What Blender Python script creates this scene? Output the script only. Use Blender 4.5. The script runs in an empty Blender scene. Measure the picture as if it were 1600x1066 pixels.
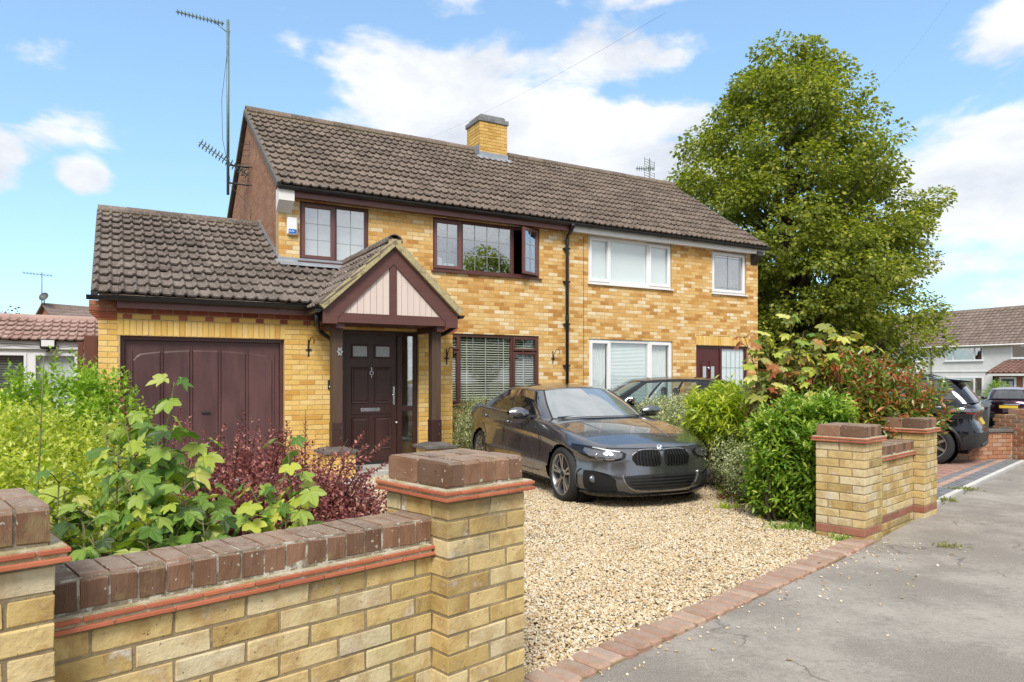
import bpy, bmesh, math, random
import numpy as np
from mathutils import Vector, Matrix
random.seed(7); np.random.seed(7)
R = math.radians
scene = bpy.context.scene
C = scene.collection

# ------------------------------------------------------------------ camera
cam_d = bpy.data.cameras.new('camera'); cam = bpy.data.objects.new('camera', cam_d); C.objects.link(cam)
cam.location = (0, 0, 1.46); cam.rotation_euler = (R(90), 0, 0)
cam_d.sensor_width = 36; cam_d.lens = 1100/1600*36; cam_d.shift_y = 57/1600
cam_d.clip_start = 0.05; cam_d.clip_end = 2000
scene.camera = cam

# ------------------------------------------------------------------ sky, sun, exposure
SUN_AZ = R(184)      # clockwise from +Y (north): behind the photographer
SUN_EL = R(46)
scene.view_settings.view_transform = 'Standard'; scene.view_settings.look = 'None'
scene.view_settings.gamma = 1; scene.view_settings.use_curve_mapping = False
scene.view_settings.exposure = 1.17
sun_d = bpy.data.lights.new('sun', 'SUN'); sun_d.energy = 1.75; sun_d.angle = R(20); sun_d.color = (1, .95, .87)
sun = bpy.data.objects.new('sun', sun_d); C.objects.link(sun)
to_sun = Vector((math.sin(SUN_AZ)*math.cos(SUN_EL), math.cos(SUN_AZ)*math.cos(SUN_EL), math.sin(SUN_EL)))
sun.rotation_euler = (-to_sun).to_track_quat('-Z', 'Y').to_euler(); sun.location = (0, -20, 30)

world = bpy.data.worlds.new('World'); scene.world = world; world.use_nodes = True
nt = world.node_tree; N = nt.nodes; Lk = nt.links
for n in list(N): N.remove(n)
out = N.new('ShaderNodeOutputWorld'); bg = N.new('ShaderNodeBackground'); bg.inputs['Strength'].default_value = 0.15
Lk.new(bg.outputs[0], out.inputs[0])
sky = N.new('ShaderNodeTexSky'); sky.sky_type = 'NISHITA'; sky.sun_disc = False
sky.sun_elevation = SUN_EL; sky.sun_rotation = SUN_AZ; sky.air_density = 1.0; sky.dust_density = .4; sky.ozone_density = 1.6
tc = N.new('ShaderNodeTexCoord')
def wmath(op, a, b=None, c=None, clamp=False):
    m = N.new('ShaderNodeMath'); m.operation = op; m.use_clamp = clamp
    for i, v in enumerate((a, b, c)):
        if v is None: continue
        if isinstance(v, (int, float)): m.inputs[i].default_value = v
        else: Lk.new(v, m.inputs[i])
    return m.outputs[0]
def wnoise(scale, detail, rough, stretch=(1, 1, 2.2), off=(0, 0, 0)):
    mp = N.new('ShaderNodeMapping'); mp.inputs['Scale'].default_value = stretch; mp.inputs['Location'].default_value = off
    Lk.new(tc.outputs['Generated'], mp.inputs[0])
    t = N.new('ShaderNodeTexNoise'); t.inputs['Scale'].default_value = scale; t.inputs['Detail'].default_value = detail; t.inputs['Roughness'].default_value = rough
    t.inputs['Distortion'].default_value = .25
    Lk.new(mp.outputs[0], t.inputs['Vector']); return t.outputs['Fac']
def sky_dir(px, py):
    return Vector(((px-800)/1100, 1, (590-py)/1100)).normalized()
# cumulus banks: direction, half-size in direction units (horizontal, vertical), strength
banks = [((790, 190), (.33, .13), .75), ((930, 130), (.17, .10), .6), ((1040, 250), (.2, .14), .6), ((700, 270), (.25, .08), .45),
         ((1540, 270), (.2, .12), .68), ((1450, 390), (.15, .06), .45), ((1590, 60), (.12, .10), .5),
         ((125, 275), (.055, .04), .72), ((440, 70), (.07, .05), .35), ((590, 60), (.12, .06), .32), ((700, 10), (.14, .04), .42), ((400, 5), (.12, .03), .35), ((940, 5), (.25, .03), .3),
         ((70, 440), (.22, .06), .26), ((1250, 90), (.13, .04), .1), ((-300, 200), (.35, .15), .6), ((2300, 250), (.4, .2), .6)]
acc = None
for (p, sz, st) in banks:
    d = sky_dir(*p)
    s = N.new('ShaderNodeVectorMath'); s.operation = 'SUBTRACT'; Lk.new(tc.outputs['Generated'], s.inputs[0]); s.inputs[1].default_value = d
    m = N.new('ShaderNodeVectorMath'); m.operation = 'MULTIPLY'; Lk.new(s.outputs[0], m.inputs[0]); m.inputs[1].default_value = (1/sz[0], 1/sz[0], 1/sz[1])
    l = N.new('ShaderNodeVectorMath'); l.operation = 'LENGTH'; Lk.new(m.outputs[0], l.inputs[0])
    v = wmath('MULTIPLY', wmath('SUBTRACT', 1.25, l.outputs['Value'], clamp=True), st)
    acc = v if acc is None else wmath('MAXIMUM', acc, v)
nz = wnoise(4.2, 9, .56)
nz2 = wnoise(2.1, 4, .5, off=(3.1, 1.7, .4))
# extra cloud added above, beside and behind the view, whitening reflections and ambient light
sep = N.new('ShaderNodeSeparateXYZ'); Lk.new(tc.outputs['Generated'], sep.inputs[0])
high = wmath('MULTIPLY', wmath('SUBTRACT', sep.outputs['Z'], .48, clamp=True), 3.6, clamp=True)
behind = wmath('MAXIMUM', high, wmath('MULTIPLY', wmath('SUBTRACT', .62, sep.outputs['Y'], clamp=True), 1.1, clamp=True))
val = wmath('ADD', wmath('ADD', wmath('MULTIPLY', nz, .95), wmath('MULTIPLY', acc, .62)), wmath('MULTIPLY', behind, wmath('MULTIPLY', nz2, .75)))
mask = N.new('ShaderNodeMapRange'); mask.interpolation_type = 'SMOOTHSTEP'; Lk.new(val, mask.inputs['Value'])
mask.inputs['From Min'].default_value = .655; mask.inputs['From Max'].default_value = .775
shade = N.new('ShaderNodeMapRange'); Lk.new(wnoise(5.0, 7, .6, off=(.3, .1, .14)), shade.inputs['Value'])
shade.inputs['From Min'].default_value = .34; shade.inputs['From Max'].default_value = .62
cmix = N.new('ShaderNodeMix'); cmix.data_type = 'RGBA'; Lk.new(shade.outputs[0], cmix.inputs['Factor'])
cmix.inputs['A'].default_value = (2.15, 2.28, 2.52, 1); cmix.inputs['B'].default_value = (3.3, 3.33, 3.4, 1)
skyg = N.new('ShaderNodeGamma'); skyg.inputs['Gamma'].default_value = .6; Lk.new(sky.outputs[0], skyg.inputs['Color'])
skyc = N.new('ShaderNodeMix'); skyc.data_type = 'RGBA'; skyc.blend_type = 'MULTIPLY'; skyc.inputs['Factor'].default_value = 1
Lk.new(skyg.outputs[0], skyc.inputs['A']); skyc.inputs['B'].default_value = (.88, 1.14, 1.33, 1)
smix = N.new('ShaderNodeMix'); smix.data_type = 'RGBA'
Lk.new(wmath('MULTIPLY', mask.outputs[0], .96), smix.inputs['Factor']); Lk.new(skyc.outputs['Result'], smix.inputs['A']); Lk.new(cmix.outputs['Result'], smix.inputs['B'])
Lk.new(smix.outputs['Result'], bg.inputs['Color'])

# ------------------------------------------------------------------ frames of the place
TH = R(29.4); HO = Vector((-3.866, 11.68, 0))      # house frame: x along the facade, y into the house
TW = R(43.5); WO = Vector((-.25, 2.75, 0))         # boundary-wall frame: x along the wall, y towards the house
HM = Matrix.Translation(HO) @ Matrix.Rotation(TH, 4, 'Z')
WM = Matrix.Translation(WO) @ Matrix.Rotation(TW, 4, 'Z')
def hw(u, n, z=0): return HM @ Vector((u, n, z))
def ww(u, n, z=0): return WM @ Vector((u, n, z))
WMI = WM.inverted()
def gz(x, y):
    u = (WMI @ Vector((x, y, 0))).x
    d = max(0.0, u-6.0)
    return -0.0165*d*d/(d+3.0)

# ------------------------------------------------------------------ node helpers
MATS = {}
class NB:
    def __init__(s, name):
        s.m = bpy.data.materials.new(name); s.m.use_nodes = True; s.t = s.m.node_tree; s.n = s.t.nodes; s.l = s.t.links
        s.b = s.n['Principled BSDF']; s.out = s.n['Material Output']
        MATS[name] = s.m
    def new(s, t): return s.n.new(t)
    def put(s, sock, v):
        if isinstance(v, (int, float)): sock.default_value = v
        elif isinstance(v, tuple):
            sock.default_value = v if len(v) == len(sock.default_value) else (*v, 1)
        else: s.l.new(v, sock)
    def math(s, op, a, b=None, clamp=False):
        m = s.new('ShaderNodeMath'); m.operation = op; m.use_clamp = clamp
        s.put(m.inputs[0], a)
        if b is not None: s.put(m.inputs[1], b)
        return m.outputs[0]
    def coord(s, kind='Object'):
        return s.new('ShaderNodeTexCoord').outputs[kind]
    def pos(s): return s.new('ShaderNodeNewGeometry').outputs['Position']
    def rnd(s):
        a = s.new('ShaderNodeNewGeometry').outputs['Random Per Island']; b = s.new('ShaderNodeObjectInfo').outputs['Random']
        return s.math('FRACT', s.math('ADD', a, b))
    def noise(s, vec, scale, detail=4, rough=.55, dist=0, w=None):
        t = s.new('ShaderNodeTexNoise'); s.put(t.inputs['Scale'], scale); t.inputs['Detail'].default_value = detail
        t.inputs['Roughness'].default_value = rough; t.inputs['Distortion'].default_value = dist
        if w is not None: t.noise_dimensions = '4D'; s.put(t.inputs['W'], w)
        if vec is not None: s.l.new(vec, t.inputs['Vector'])
        return t.outputs['Fac']
    def scale(s, vec, v):
        m = s.new('ShaderNodeMapping'); s.l.new(vec, m.inputs[0]); m.inputs['Scale'].default_value = v; return m.outputs[0]
    def rng(s, v, a, b, c=0, d=1, smooth=True):
        m = s.new('ShaderNodeMapRange'); s.put(m.inputs['Value'], v)
        if smooth: m.interpolation_type = 'SMOOTHSTEP'
        for i, x in zip((1, 2, 3, 4), (a, b, c, d)): m.inputs[i].default_value = x
        return m.outputs[0]
    def ramp(s, v, stops, const=False):
        r = s.new('ShaderNodeValToRGB'); e = r.color_ramp.elements
        if const: r.color_ramp.interpolation = 'CONSTANT'
        while len(e) < len(stops): e.new(.5)
        for i, (p, c) in enumerate(stops): e[i].position = p; e[i].color = (*c, 1)
        s.put(r.inputs[0], v); return r.outputs[0]
    def mix(s, f, a, b, mode='MIX'):
        m = s.new('ShaderNodeMix'); m.data_type = 'RGBA'; m.blend_type = mode
        s.put(m.inputs['Factor'], f); s.put(m.inputs['A'], a); s.put(m.inputs['B'], b); return m.outputs['Result']
    def bump(s, h, strength=.5, dist=.01):
        b = s.new('ShaderNodeBump'); b.inputs['Strength'].default_value = strength; b.inputs['Distance'].default_value = dist
        s.put(b.inputs['Height'], h); s.l.new(b.outputs[0], s.b.inputs['Normal']); return b.outputs[0]
    def base(s, col, rough=.6, **kw):
        s.put(s.b.inputs['Base Color'], col); s.put(s.b.inputs['Roughness'], rough)
        for k, v in kw.items(): s.put(s.b.inputs[k.replace('_', ' ')], v)
        return s.m

def plain(name, col, rough=.5, metal=0, var=.12, nscale=14, bump=0, coat=0, streak=None):
    """painted or moulded surface: base colour with slight uneven dirt and gloss"""
    b = NB(name); o = b.coord()
    if streak: o = b.scale(o, streak)
    n = b.noise(o, nscale, 5, .6)
    n2 = b.noise(o, nscale*.17, 3, .5)
    f = b.math('ADD', b.math('MULTIPLY', n, .6), b.math('MULTIPLY', n2, .4))
    lo = tuple(c*(1-var*1.6) for c in col); hi = tuple(min(1, c*(1+var)) for c in col)
    c = b.ramp(f, [(.3, lo), (.68, hi)])
    b.base(c, b.rng(f, .3, .7, max(0, rough-.06), min(1, rough+.1)), Metallic=metal)
    if coat: b.b.inputs['Coat Weight'].default_value = coat
    if bump: b.bump(n, bump, .004)
    return b.m

def brickmat(name, stops, blotch=.35, speck=(.05, .035, .02), lichen=0, algae=0, white=0, rough=.88, bstr=.35, worldz=False):
    b = NB(name); o = b.coord(); r = b.rnd()
    W_ = b.math('MULTIPLY', r, 47.0)
    base = b.ramp(r, stops)
    n1 = b.noise(o, 11, 3, .55, w=W_); n2 = b.noise(o, 60, 4, .65, w=W_)
    c = b.mix(b.rng(n1, .42, .64, 0, blotch), base, b.mix(1.0, base, (.72, .62, .5), 'MULTIPLY'))
    c = b.mix(b.rng(n2, .38, .62, 0, .35), c, b.mix(1.0, c, (1.22, 1.2, 1.15), 'MULTIPLY'))
    if speck:
        sp = b.noise(o, 75, 3, .55, w=W_); c = b.mix(b.rng(sp, .66, .71, 0, .85), c, speck)
    if white:
        w1 = b.noise(o, 5.5, 5, .65, w=W_); c = b.mix(b.rng(w1, .57, .72, 0, white), c, (.72, .7, .66))
    P = b.pos()
    if algae:
        zz = b.new('ShaderNodeSeparateXYZ'); b.l.new(P, zz.inputs[0])
        a1 = b.noise(P, 3.0, 5, .65); low = b.rng(zz.outputs['Z'], .02, .75, 1, .25)
        c = b.mix(b.math('MULTIPLY', b.rng(a1, .52, .72, 0, algae), low), c, (.30, .27, .05))
        d1 = b.noise(P, 2.6, 7, .72); c = b.mix(b.rng(d1, .55, .72, 0, .55), c, (.12, .10, .065))
    if lichen:
        nz_ = b.new('ShaderNodeSeparateXYZ'); b.l.new(b.new('ShaderNodeNewGeometry').outputs['Normal'], nz_.inputs[0])
        tp = b.noise(P, 16, 6, .75); c = b.mix(b.math('MULTIPLY', b.rng(nz_.outputs['Z'], .6, .95), b.rng(tp, .3, .6, .1, .65)), c, (.34, .28, .22))
        l1 = b.noise(P, 60, 2, .4); c = b.mix(b.rng(l1, .70, .735, 0, lichen), c, (.62, .6, .54))
        l2 = b.noise(P, 9, 5, .7); c = b.mix(b.rng(l2, .57, .7, 0, .55), c, (.25, .2, .09))
    b.base(c, rough)
    b.bump(b.math('ADD', b.math('MULTIPLY', n1, .5), n2), bstr, .006)
    return b.m

def leafmat(name, stops, trans=.32, rough=.38, spec=.5, edge=None, clumpy=None):
    b = NB(name); r = b.rnd(); o = b.pos()
    c = b.ramp(r, stops)
    n = b.noise(o, 1.6, 3, .5); c = b.mix(b.rng(n, .35, .7, 0, .45), c, b.mix(1.0, c, (.6, .72, .6), 'MULTIPLY'))
    n2 = b.noise(o, 55, 3, .6); c = b.mix(b.rng(n2, .35, .7, 0, .3), c, b.mix(1.0, c, (1.25, 1.2, .9), 'MULTIPLY'))
    if clumpy:
        n4 = b.noise(o, .9, 4, .6); c = b.mix(b.rng(n4, .52, .68, 0, .4), c, clumpy)
    if edge:
        n3 = b.noise(o, edge[1], 2, .5); c = b.mix(b.rng(n3, .46, .54, 0, 1), c, edge[0])
    b.base(c, rough); b.b.inputs['Specular IOR Level'].default_value = spec
    t = b.new('ShaderNodeBsdfTranslucent'); b.l.new(b.mix(1.0, c, (1.15, 1.2, .55), 'MULTIPLY'), t.inputs['Color'])
    mx = b.new('ShaderNodeMixShader'); mx.inputs[0].default_value = trans
    b.l.new(b.b.outputs[0], mx.inputs[1]); b.l.new(t.outputs[0], mx.inputs[2]); b.l.new(mx.outputs[0], b.out.inputs[0])
    return b.m

def woodmat(name, c1, c2, axis='Z', rough=.55, sc=60):
    b = NB(name); o = b.coord()
    v = {'Z': (1, 1, .04), 'X': (.04, 1, 1)}[axis]
    o2 = b.scale(o, v)
    n = b.noise(o2, sc, 5, .65, .6); w = b.noise(b.scale(o, tuple(x*1.0 for x in v)), 9, 4, .6, 1.2)
    c = b.ramp(b.math('ADD', b.math('MULTIPLY', n, .55), b.math('MULTIPLY', w, .45)), [(.32, c1), (.66, c2)])
    b.base(c, rough); b.bump(n, .45, .004); return b.m

def glassmat(name, tint=(.9, .95, .95), rough=.0, refl=.5):
    """window pane: mirror reflection by Fresnel over a clear pane"""
    b = NB(name)
    g = b.new('ShaderNodeBsdfGlossy'); g.inputs['Roughness'].default_value = rough; g.inputs['Color'].default_value = (1, 1, 1, 1)
    t = b.new('ShaderNodeBsdfTransparent'); t.inputs['Color'].default_value = (*tint, 1)
    fr = b.new('ShaderNodeLayerWeight'); fr.inputs['Blend'].default_value = .5
    o = b.coord(); nz_ = b.noise(o, 1.7, 2, .5)
    bp = b.new('ShaderNodeBump'); bp.inputs['Strength'].default_value = .06; bp.inputs['Distance'].default_value = .02; b.l.new(nz_, bp.inputs['Height'])
    b.l.new(bp.outputs[0], g.inputs['Normal'])
    f = b.math('ADD', b.math('MULTIPLY', b.math('POWER', fr.outputs['Facing'], 4.0), .9), .05+refl*.2, clamp=True)
    mx = b.new('ShaderNodeMixShader'); b.l.new(f, mx.inputs[0]); b.l.new(t.outputs[0], mx.inputs[1]); b.l.new(g.outputs[0], mx.inputs[2])
    b.l.new(mx.outputs[0], b.out.inputs[0]); b.n.remove(b.b); return b.m
# ------------------------------------------------------------------ object helpers
def link(o, parent=None):
    C.objects.link(o)
    if parent is not None: o.parent = parent
    return o
def tag(o, label=None, cat=None, group=None, kind=None):
    if label: o['label'] = label
    if cat: o['category'] = cat
    if group: o['group'] = group
    if kind: o['kind'] = kind
    return o
def thing(name, label, cat, loc=(0, 0, 0), rz=0, group=None):
    o = bpy.data.objects.new(name, None); o.empty_display_size = .2; link(o)
    o.location = loc; o.rotation_euler = (0, 0, rz)
    return tag(o, label, cat, group)
def hthing(name, label, cat, u=0, n=0, z=0, group=None):
    return thing(name, label, cat, hw(u, n, z), TH, group)
def wthing(name, label, cat, u=0, n=0, z=0, group=None):
    return thing(name, label, cat, ww(u, n, z), TW, group)
def mat(m): return MATS[m] if isinstance(m, str) else m
def objm(name, me, m, parent=None, loc=None, rot=None, scale=None):
    o = bpy.data.objects.new(name, me); link(o, parent)
    if m is not None and not me.materials: me.materials.append(mat(m))
    if loc is not None: o.location = loc
    if rot is not None: o.rotation_euler = rot
    if scale is not None: o.scale = scale
    return o
def np_mesh(name, V, F, smooth=False):
    """V (n,3) floats, F (m,k) ints with one k"""
    me = bpy.data.meshes.new(name); V = np.asarray(V, dtype=np.float32); F = np.asarray(F, dtype=np.int32)
    me.vertices.add(len(V)); me.vertices.foreach_set('co', V.ravel())
    k = F.shape[1]; me.loops.add(F.size); me.loops.foreach_set('vertex_index', F.ravel())
    me.polygons.add(len(F)); me.polygons.foreach_set('loop_start', np.arange(0, F.size, k, dtype=np.int32))
    me.polygons.foreach_set('use_smooth', np.full(len(F), bool(smooth), dtype=bool))
    me.update(calc_edges=True); return me

class MB:
    """collects boxes, prisms, tubes and lathes into one mesh"""
    def __init__(s): s.v = []; s.f = []; s.sm = []
    def add(s, vs, fs, M=None, smooth=False):
        k = len(s.v)
        for p in vs:
            p = Vector(p); s.v.append(tuple(M @ p) if M is not None else tuple(p))
        for f in fs: s.f.append(tuple(i+k for i in f)); s.sm.append(smooth)
        return s
    def box(s, x0, x1, y0, y1, z0, z1, M=None, ch=0):
        if ch <= 0:
            vs = [(x0, y0, z0), (x1, y0, z0), (x1, y1, z0), (x0, y1, z0), (x0, y0, z1), (x1, y0, z1), (x1, y1, z1), (x0, y1, z1)]
            return s.add(vs, [(0, 3, 2, 1), (4, 5, 6, 7), (0, 1, 5, 4), (1, 2, 6, 5), (2, 3, 7, 6), (3, 0, 4, 7)], M)
        c = min(ch, (x1-x0)*.45, (y1-y0)*.45, (z1-z0)*.45)
        vs = []
        for (X, sx) in ((x0, 1), (x1, -1)):
            for (Y, sy) in ((y0, 1), (y1, -1)):
                for (Z, sz) in ((z0, 1), (z1, -1)):
                    vs += [(X, Y+sy*c, Z+sz*c), (X+sx*c, Y, Z+sz*c), (X+sx*c, Y+sy*c, Z)]
        def ix(a, b, d, k): return (a*4+b*2+d)*3+k
        fs = []
        for a in (0, 1):
            q = [ix(a, 0, 0, 0), ix(a, 1, 0, 0), ix(a, 1, 1, 0), ix(a, 0, 1, 0)]; fs.append(q if a else q[::-1])
            q = [ix(0, a, 0, 1), ix(1, a, 0, 1), ix(1, a, 1, 1), ix(0, a, 1, 1)]; fs.append(q[::-1] if a else q)
            q = [ix(0, 0, a, 2), ix(1, 0, a, 2), ix(1, 1, a, 2), ix(0, 1, a, 2)]; fs.append(q if a else q[::-1])
        for b in (0, 1):
            for d in (0, 1):
                q = [ix(0, b, d, 1), ix(1, b, d, 1), ix(1, b, d, 2), ix(0, b, d, 2)]; fs.append(q if (b == d) == (b == 0) else q[::-1])
                q = [ix(b, 0, d, 0), ix(b, 1, d, 0), ix(b, 1, d, 2), ix(b, 0, d, 2)]; fs.append(q if (b == d) else q[::-1])
                q = [ix(b, d, 0, 0), ix(b, d, 1, 0), ix(b, d, 1, 1), ix(b, d, 0, 1)]; fs.append(q if (b == d) else q[::-1])
        for a in (0, 1):
            for b in (0, 1):
                for d in (0, 1):
                    q = [ix(a, b, d, 0), ix(a, b, d, 1), ix(a, b, d, 2)]; fs.append(q if (a+b+d) % 2 else q[::-1])
        return s.add(vs, fs, M)
    def prism(s, poly, y0, y1, M=None):
        """polygon in x,z extruded along y"""
        n = len(poly); vs = [(p[0], y0, p[1]) for p in poly]+[(p[0], y1, p[1]) for p in poly]
        fs = [tuple(range(n)), tuple(range(2*n-1, n-1, -1))]+[(i, i+n, (i+1) % n+n, (i+1) % n) for i in range(n)]
        return s.add(vs, fs, M)
    def tube(s, pts, r, seg=8, M=None, caps=True):
        pts = [Vector(p) for p in pts]; n = len(pts); rs = r if isinstance(r, (list, tuple)) else [r]*n
        vs = []; ref = None
        for i, p in enumerate(pts):
            t = (pts[min(i+1, n-1)]-pts[max(i-1, 0)]).normalized()
            if ref is None: ref = Vector((0, 0, 1)) if abs(t.z) < .9 else Vector((1, 0, 0))
            a = t.cross(ref).normalized(); b = t.cross(a).normalized(); ref = -b if False else ref
            for k in range(seg):
                an = 2*math.pi*k/seg; vs.append(p+(a*math.cos(an)+b*math.sin(an))*rs[i])
        fs = [(i*seg+k, i*seg+(k+1) % seg, (i+1)*seg+(k+1) % seg, (i+1)*seg+k) for i in range(n-1) for k in range(seg)]
        if caps: fs += [tuple(range(seg-1, -1, -1)), tuple((n-1)*seg+k for k in range(seg))]
        return s.add(vs, fs, M, True)
    def lathe(s, prof, seg=32, M=None, axis='Z', closed=False):
        """profile of (r,h) turned about the axis"""
        n = len(prof); vs = []
        for (r, h) in prof:
            for k in range(seg):
                a = 2*math.pi*k/seg; x, y = r*math.cos(a), r*math.sin(a)
                vs.append({'Z': (x, y, h), 'Y': (x, h, y), 'X': (h, x, y)}[axis])
        m = n if closed else n-1
        fs = [(i*seg+k, i*seg+(k+1) % seg, ((i+1) % n)*seg+(k+1) % seg, ((i+1) % n)*seg+k) for i in range(m) for k in range(seg)]
        return s.add(vs, fs, M, True)
    def grid(s, G, M=None, smooth=True, flip=False):
        """rows of points"""
        nr, nc = len(G), len(G[0]); vs = [p for row in G for p in row]
        fs = [(i*nc+j, i*nc+j+1, (i+1)*nc+j+1, (i+1)*nc+j) for i in range(nr-1) for j in range(nc-1)]
        if flip: fs = [f[::-1] for f in fs]
        return s.add(vs, fs, M, smooth)
    def mesh(s, name):
        me = bpy.data.meshes.new(name); me.from_pydata(s.v, [], s.f)
        me.polygons.foreach_set('use_smooth', s.sm); me.update(); return me
    def build(s, name, m, parent=None, loc=None, rot=None):
        return objm(name, s.mesh(name), m, parent, loc, rot)

def boxes_mesh(name, boxes):
    """many boxes (x0,x1,y0,y1,z0,z1) without their back (+y) face, as one numpy mesh"""
    Bx = np.array(boxes, dtype=np.float32); n = len(Bx)
    sel = [(0, 2, 4), (1, 2, 4), (1, 3, 4), (0, 3, 4), (0, 2, 5), (1, 2, 5), (1, 3, 5), (0, 3, 5)]
    V = np.stack([Bx[:, list(s)] for s in sel], 1).reshape(-1, 3)
    q = np.array([(0, 1, 5, 4), (1, 2, 6, 5), (3, 0, 4, 7), (4, 5, 6, 7), (0, 3, 2, 1)], dtype=np.int32)
    F = (q[None]+(np.arange(n)*8)[:, None, None]).reshape(-1, 4)
    return np_mesh(name, V, F)

_unit_bricks = {}
def unit_brick(ch, var, m):
    """brick .215 x .1025 x .065 centred on its own middle, arrises chamfered, a little uneven"""
    k = (ch, var, m)
    if k not in _unit_bricks:
        b = MB().box(-.1075, .1075, -.05125, .05125, -.0325, .0325, ch=ch)
        rr = random.Random(var*31+5)
        b.v = [(x+rr.uniform(-.0022, .0022), y+rr.uniform(-.0015, .0015), z+rr.uniform(-.0018, .0018)) for x, y, z in b.v]
        me = b.mesh('brick'); me.materials.append(mat(m)); _unit_bricks[k] = me
    return _unit_bricks[k]
def put_brick(parent, c, size, m, rz=0, ch=.006, name='brick', var=None):
    """size = (length along x, depth along y, height)"""
    me = unit_brick(ch, random.randrange(4) if var is None else var, m)
    o = bpy.data.objects.new(name, me); C.objects.link(o); o.parent = parent; o.location = c
    o.scale = (size[0]/.215, size[1]/.1025, size[2]/.065)
    o.rotation_euler = (0, 0, rz)
    return o

def subtract(rect, holes):
    out_ = [rect]
    for (a, b, c, d) in holes:
        nx = []
        for (x0, x1, z0, z1) in out_:
            if x1 <= a or x0 >= b or z1 <= c or z0 >= d: nx.append((x0, x1, z0, z1)); continue
            if x0 < a: nx.append((x0, a-.003, z0, z1))
            if x1 > b: nx.append((b+.003, x1, z0, z1))
            xa, xb = max(x0, a), min(x1, b)
            if z0 < c: nx.append((xa, xb, z0, c))
            if z1 > d: nx.append((xa, xb, d, z1))
        out_ = nx
    return [r for r in out_ if r[1]-r[0] > .02 and r[3]-r[2] > .012]
def bond(x0, x1, z0, z1, holes=(), off=0, joint=.01, course=.075, length=.225):
    """stretcher bond: rectangles of brick faces between x0..x1, z0..z1 with openings left out"""
    res = []; k = 0; z = z0
    while z < z1-.02:
        zt = min(z+course-joint, z1)
        x = x0-((k+off) % 2)*length/2
        while x < x1-.005:
            a, b = max(x, x0), min(x+length-joint, x1)
            if b-a > .03: res += subtract((a, b, z, zt), holes)
            x += length
        z += course; k += 1
    return res

# leaves ------------------------------------------------------------
def leaf_mesh(name, P, D, U, Ln, Wd, fold=.25, six=False, droop=.0):
    """P base points, D directions, U rough up vectors (n,3); lengths and widths (n,)"""
    D = D/np.linalg.norm(D, axis=1, keepdims=True)
    S = np.cross(D, U); S /= (np.linalg.norm(S, axis=1, keepdims=True)+1e-9); Nn = np.cross(S, D)
    L = Ln[:, None]; W = Wd[:, None]*.5; n = len(P)
    if not six:
        V = np.stack([P, P+D*L*.45+S*W+Nn*W*fold, P+D*L-Nn*L*droop, P+D*L*.45-S*W+Nn*W*fold], 1)
        F = np.array([(0, 1, 2), (0, 2, 3)], dtype=np.int32); k = 4
    else:
        V = np.stack([P, P+D*L*.28+S*W*.85+Nn*W*fold, P+D*L*.65+S*W*.8+Nn*(W*fold-L*droop*.3), P+D*L-Nn*L*droop,
                      P+D*L*.65-S*W*.8+Nn*(W*fold-L*droop*.3), P+D*L*.28-S*W*.85+Nn*W*fold], 1)
        F = np.array([(0, 1, 2, 3), (0, 3, 4, 5)], dtype=np.int32); k = 6
    F = (F[None]+(np.arange(n)*k)[:, None, None]).reshape(-1, F.shape[1])
    return np_mesh(name, V.reshape(-1, 3), F)
def rvec(rs, n):
    v = rs.normal(size=(n, 3)); return v/np.linalg.norm(v, axis=1, keepdims=True)
def shoots(rs, blobs, n, up=.6, rmin=.72, rmax=1.02, rnd_=.5):
    """bases and directions of leafy shoots on the skin of overlapping ellipsoids"""
    w = np.array([b[3]*b[4]+b[4]*b[5]+b[3]*b[5] for b in blobs]); w = w/w.sum()
    ch = rs.choice(len(blobs), n, p=w); B = np.array(blobs)[ch]
    d = rvec(rs, n); r = rs.uniform(rmin, rmax, n)[:, None]
    P = B[:, :3]+d*B[:, 3:6]*r
    nrm = d/B[:, 3:6]; nrm /= np.linalg.norm(nrm, axis=1, keepdims=True)
    D = nrm*.7+np.array([0, 0, up])+rvec(rs, n)*rnd_
    D /= np.linalg.norm(D, axis=1, keepdims=True)
    keep = P[:, 2] > .03
    return P[keep], D[keep]
def leafy(rs, P, D, slen, per, ll, lw, spread=.9, jit=.3, pairs=True, tip=.6):
    """leaves set along shoots; returns arrays for leaf_mesh"""
    n = len(P); k = np.tile(np.arange(per), n); i = np.repeat(np.arange(n), per)
    t = (k+.5)/per; sl = slen*rs.uniform(.6, 1.25, n)[i]
    Di = D[i]; a = np.cross(Di, np.array([.13, .21, 1.0])); a /= np.linalg.norm(a, axis=1, keepdims=True); b = np.cross(Di, a)
    ph = (k//2)*1.57+(k % 2)*math.pi+rs.uniform(0, 6.28, n)[i] if pairs else k*2.4+rs.uniform(0, 6.28, n)[i]
    rad = a*np.cos(ph)[:, None]+b*np.sin(ph)[:, None]
    LP = P[i]+Di*(t*sl)[:, None]
    LD = Di*(.45+.5*t)[:, None]+rad*spread+rvec(rs, len(i))*jit
    s = (1-(1-tip)*t)*rs.uniform(.7, 1.2, len(i))
    return LP, LD, np.tile(np.array([0, 0, 1.0]), (len(i), 1))*.7+rvec(rs, len(i))*.35, ll*s, lw*s

def foliage(root, name, m, arrs, six=False, fold=.25, droop=.05):
    P, D, U, L, W = arrs; base = np.array(root.matrix_world.translation if False else root.location)
    me = leaf_mesh(name, P-base[None], D, U, L, W, fold, six, droop)
    o = objm(name, me, m, root); o['kind'] = 'stuff'; return o
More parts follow.
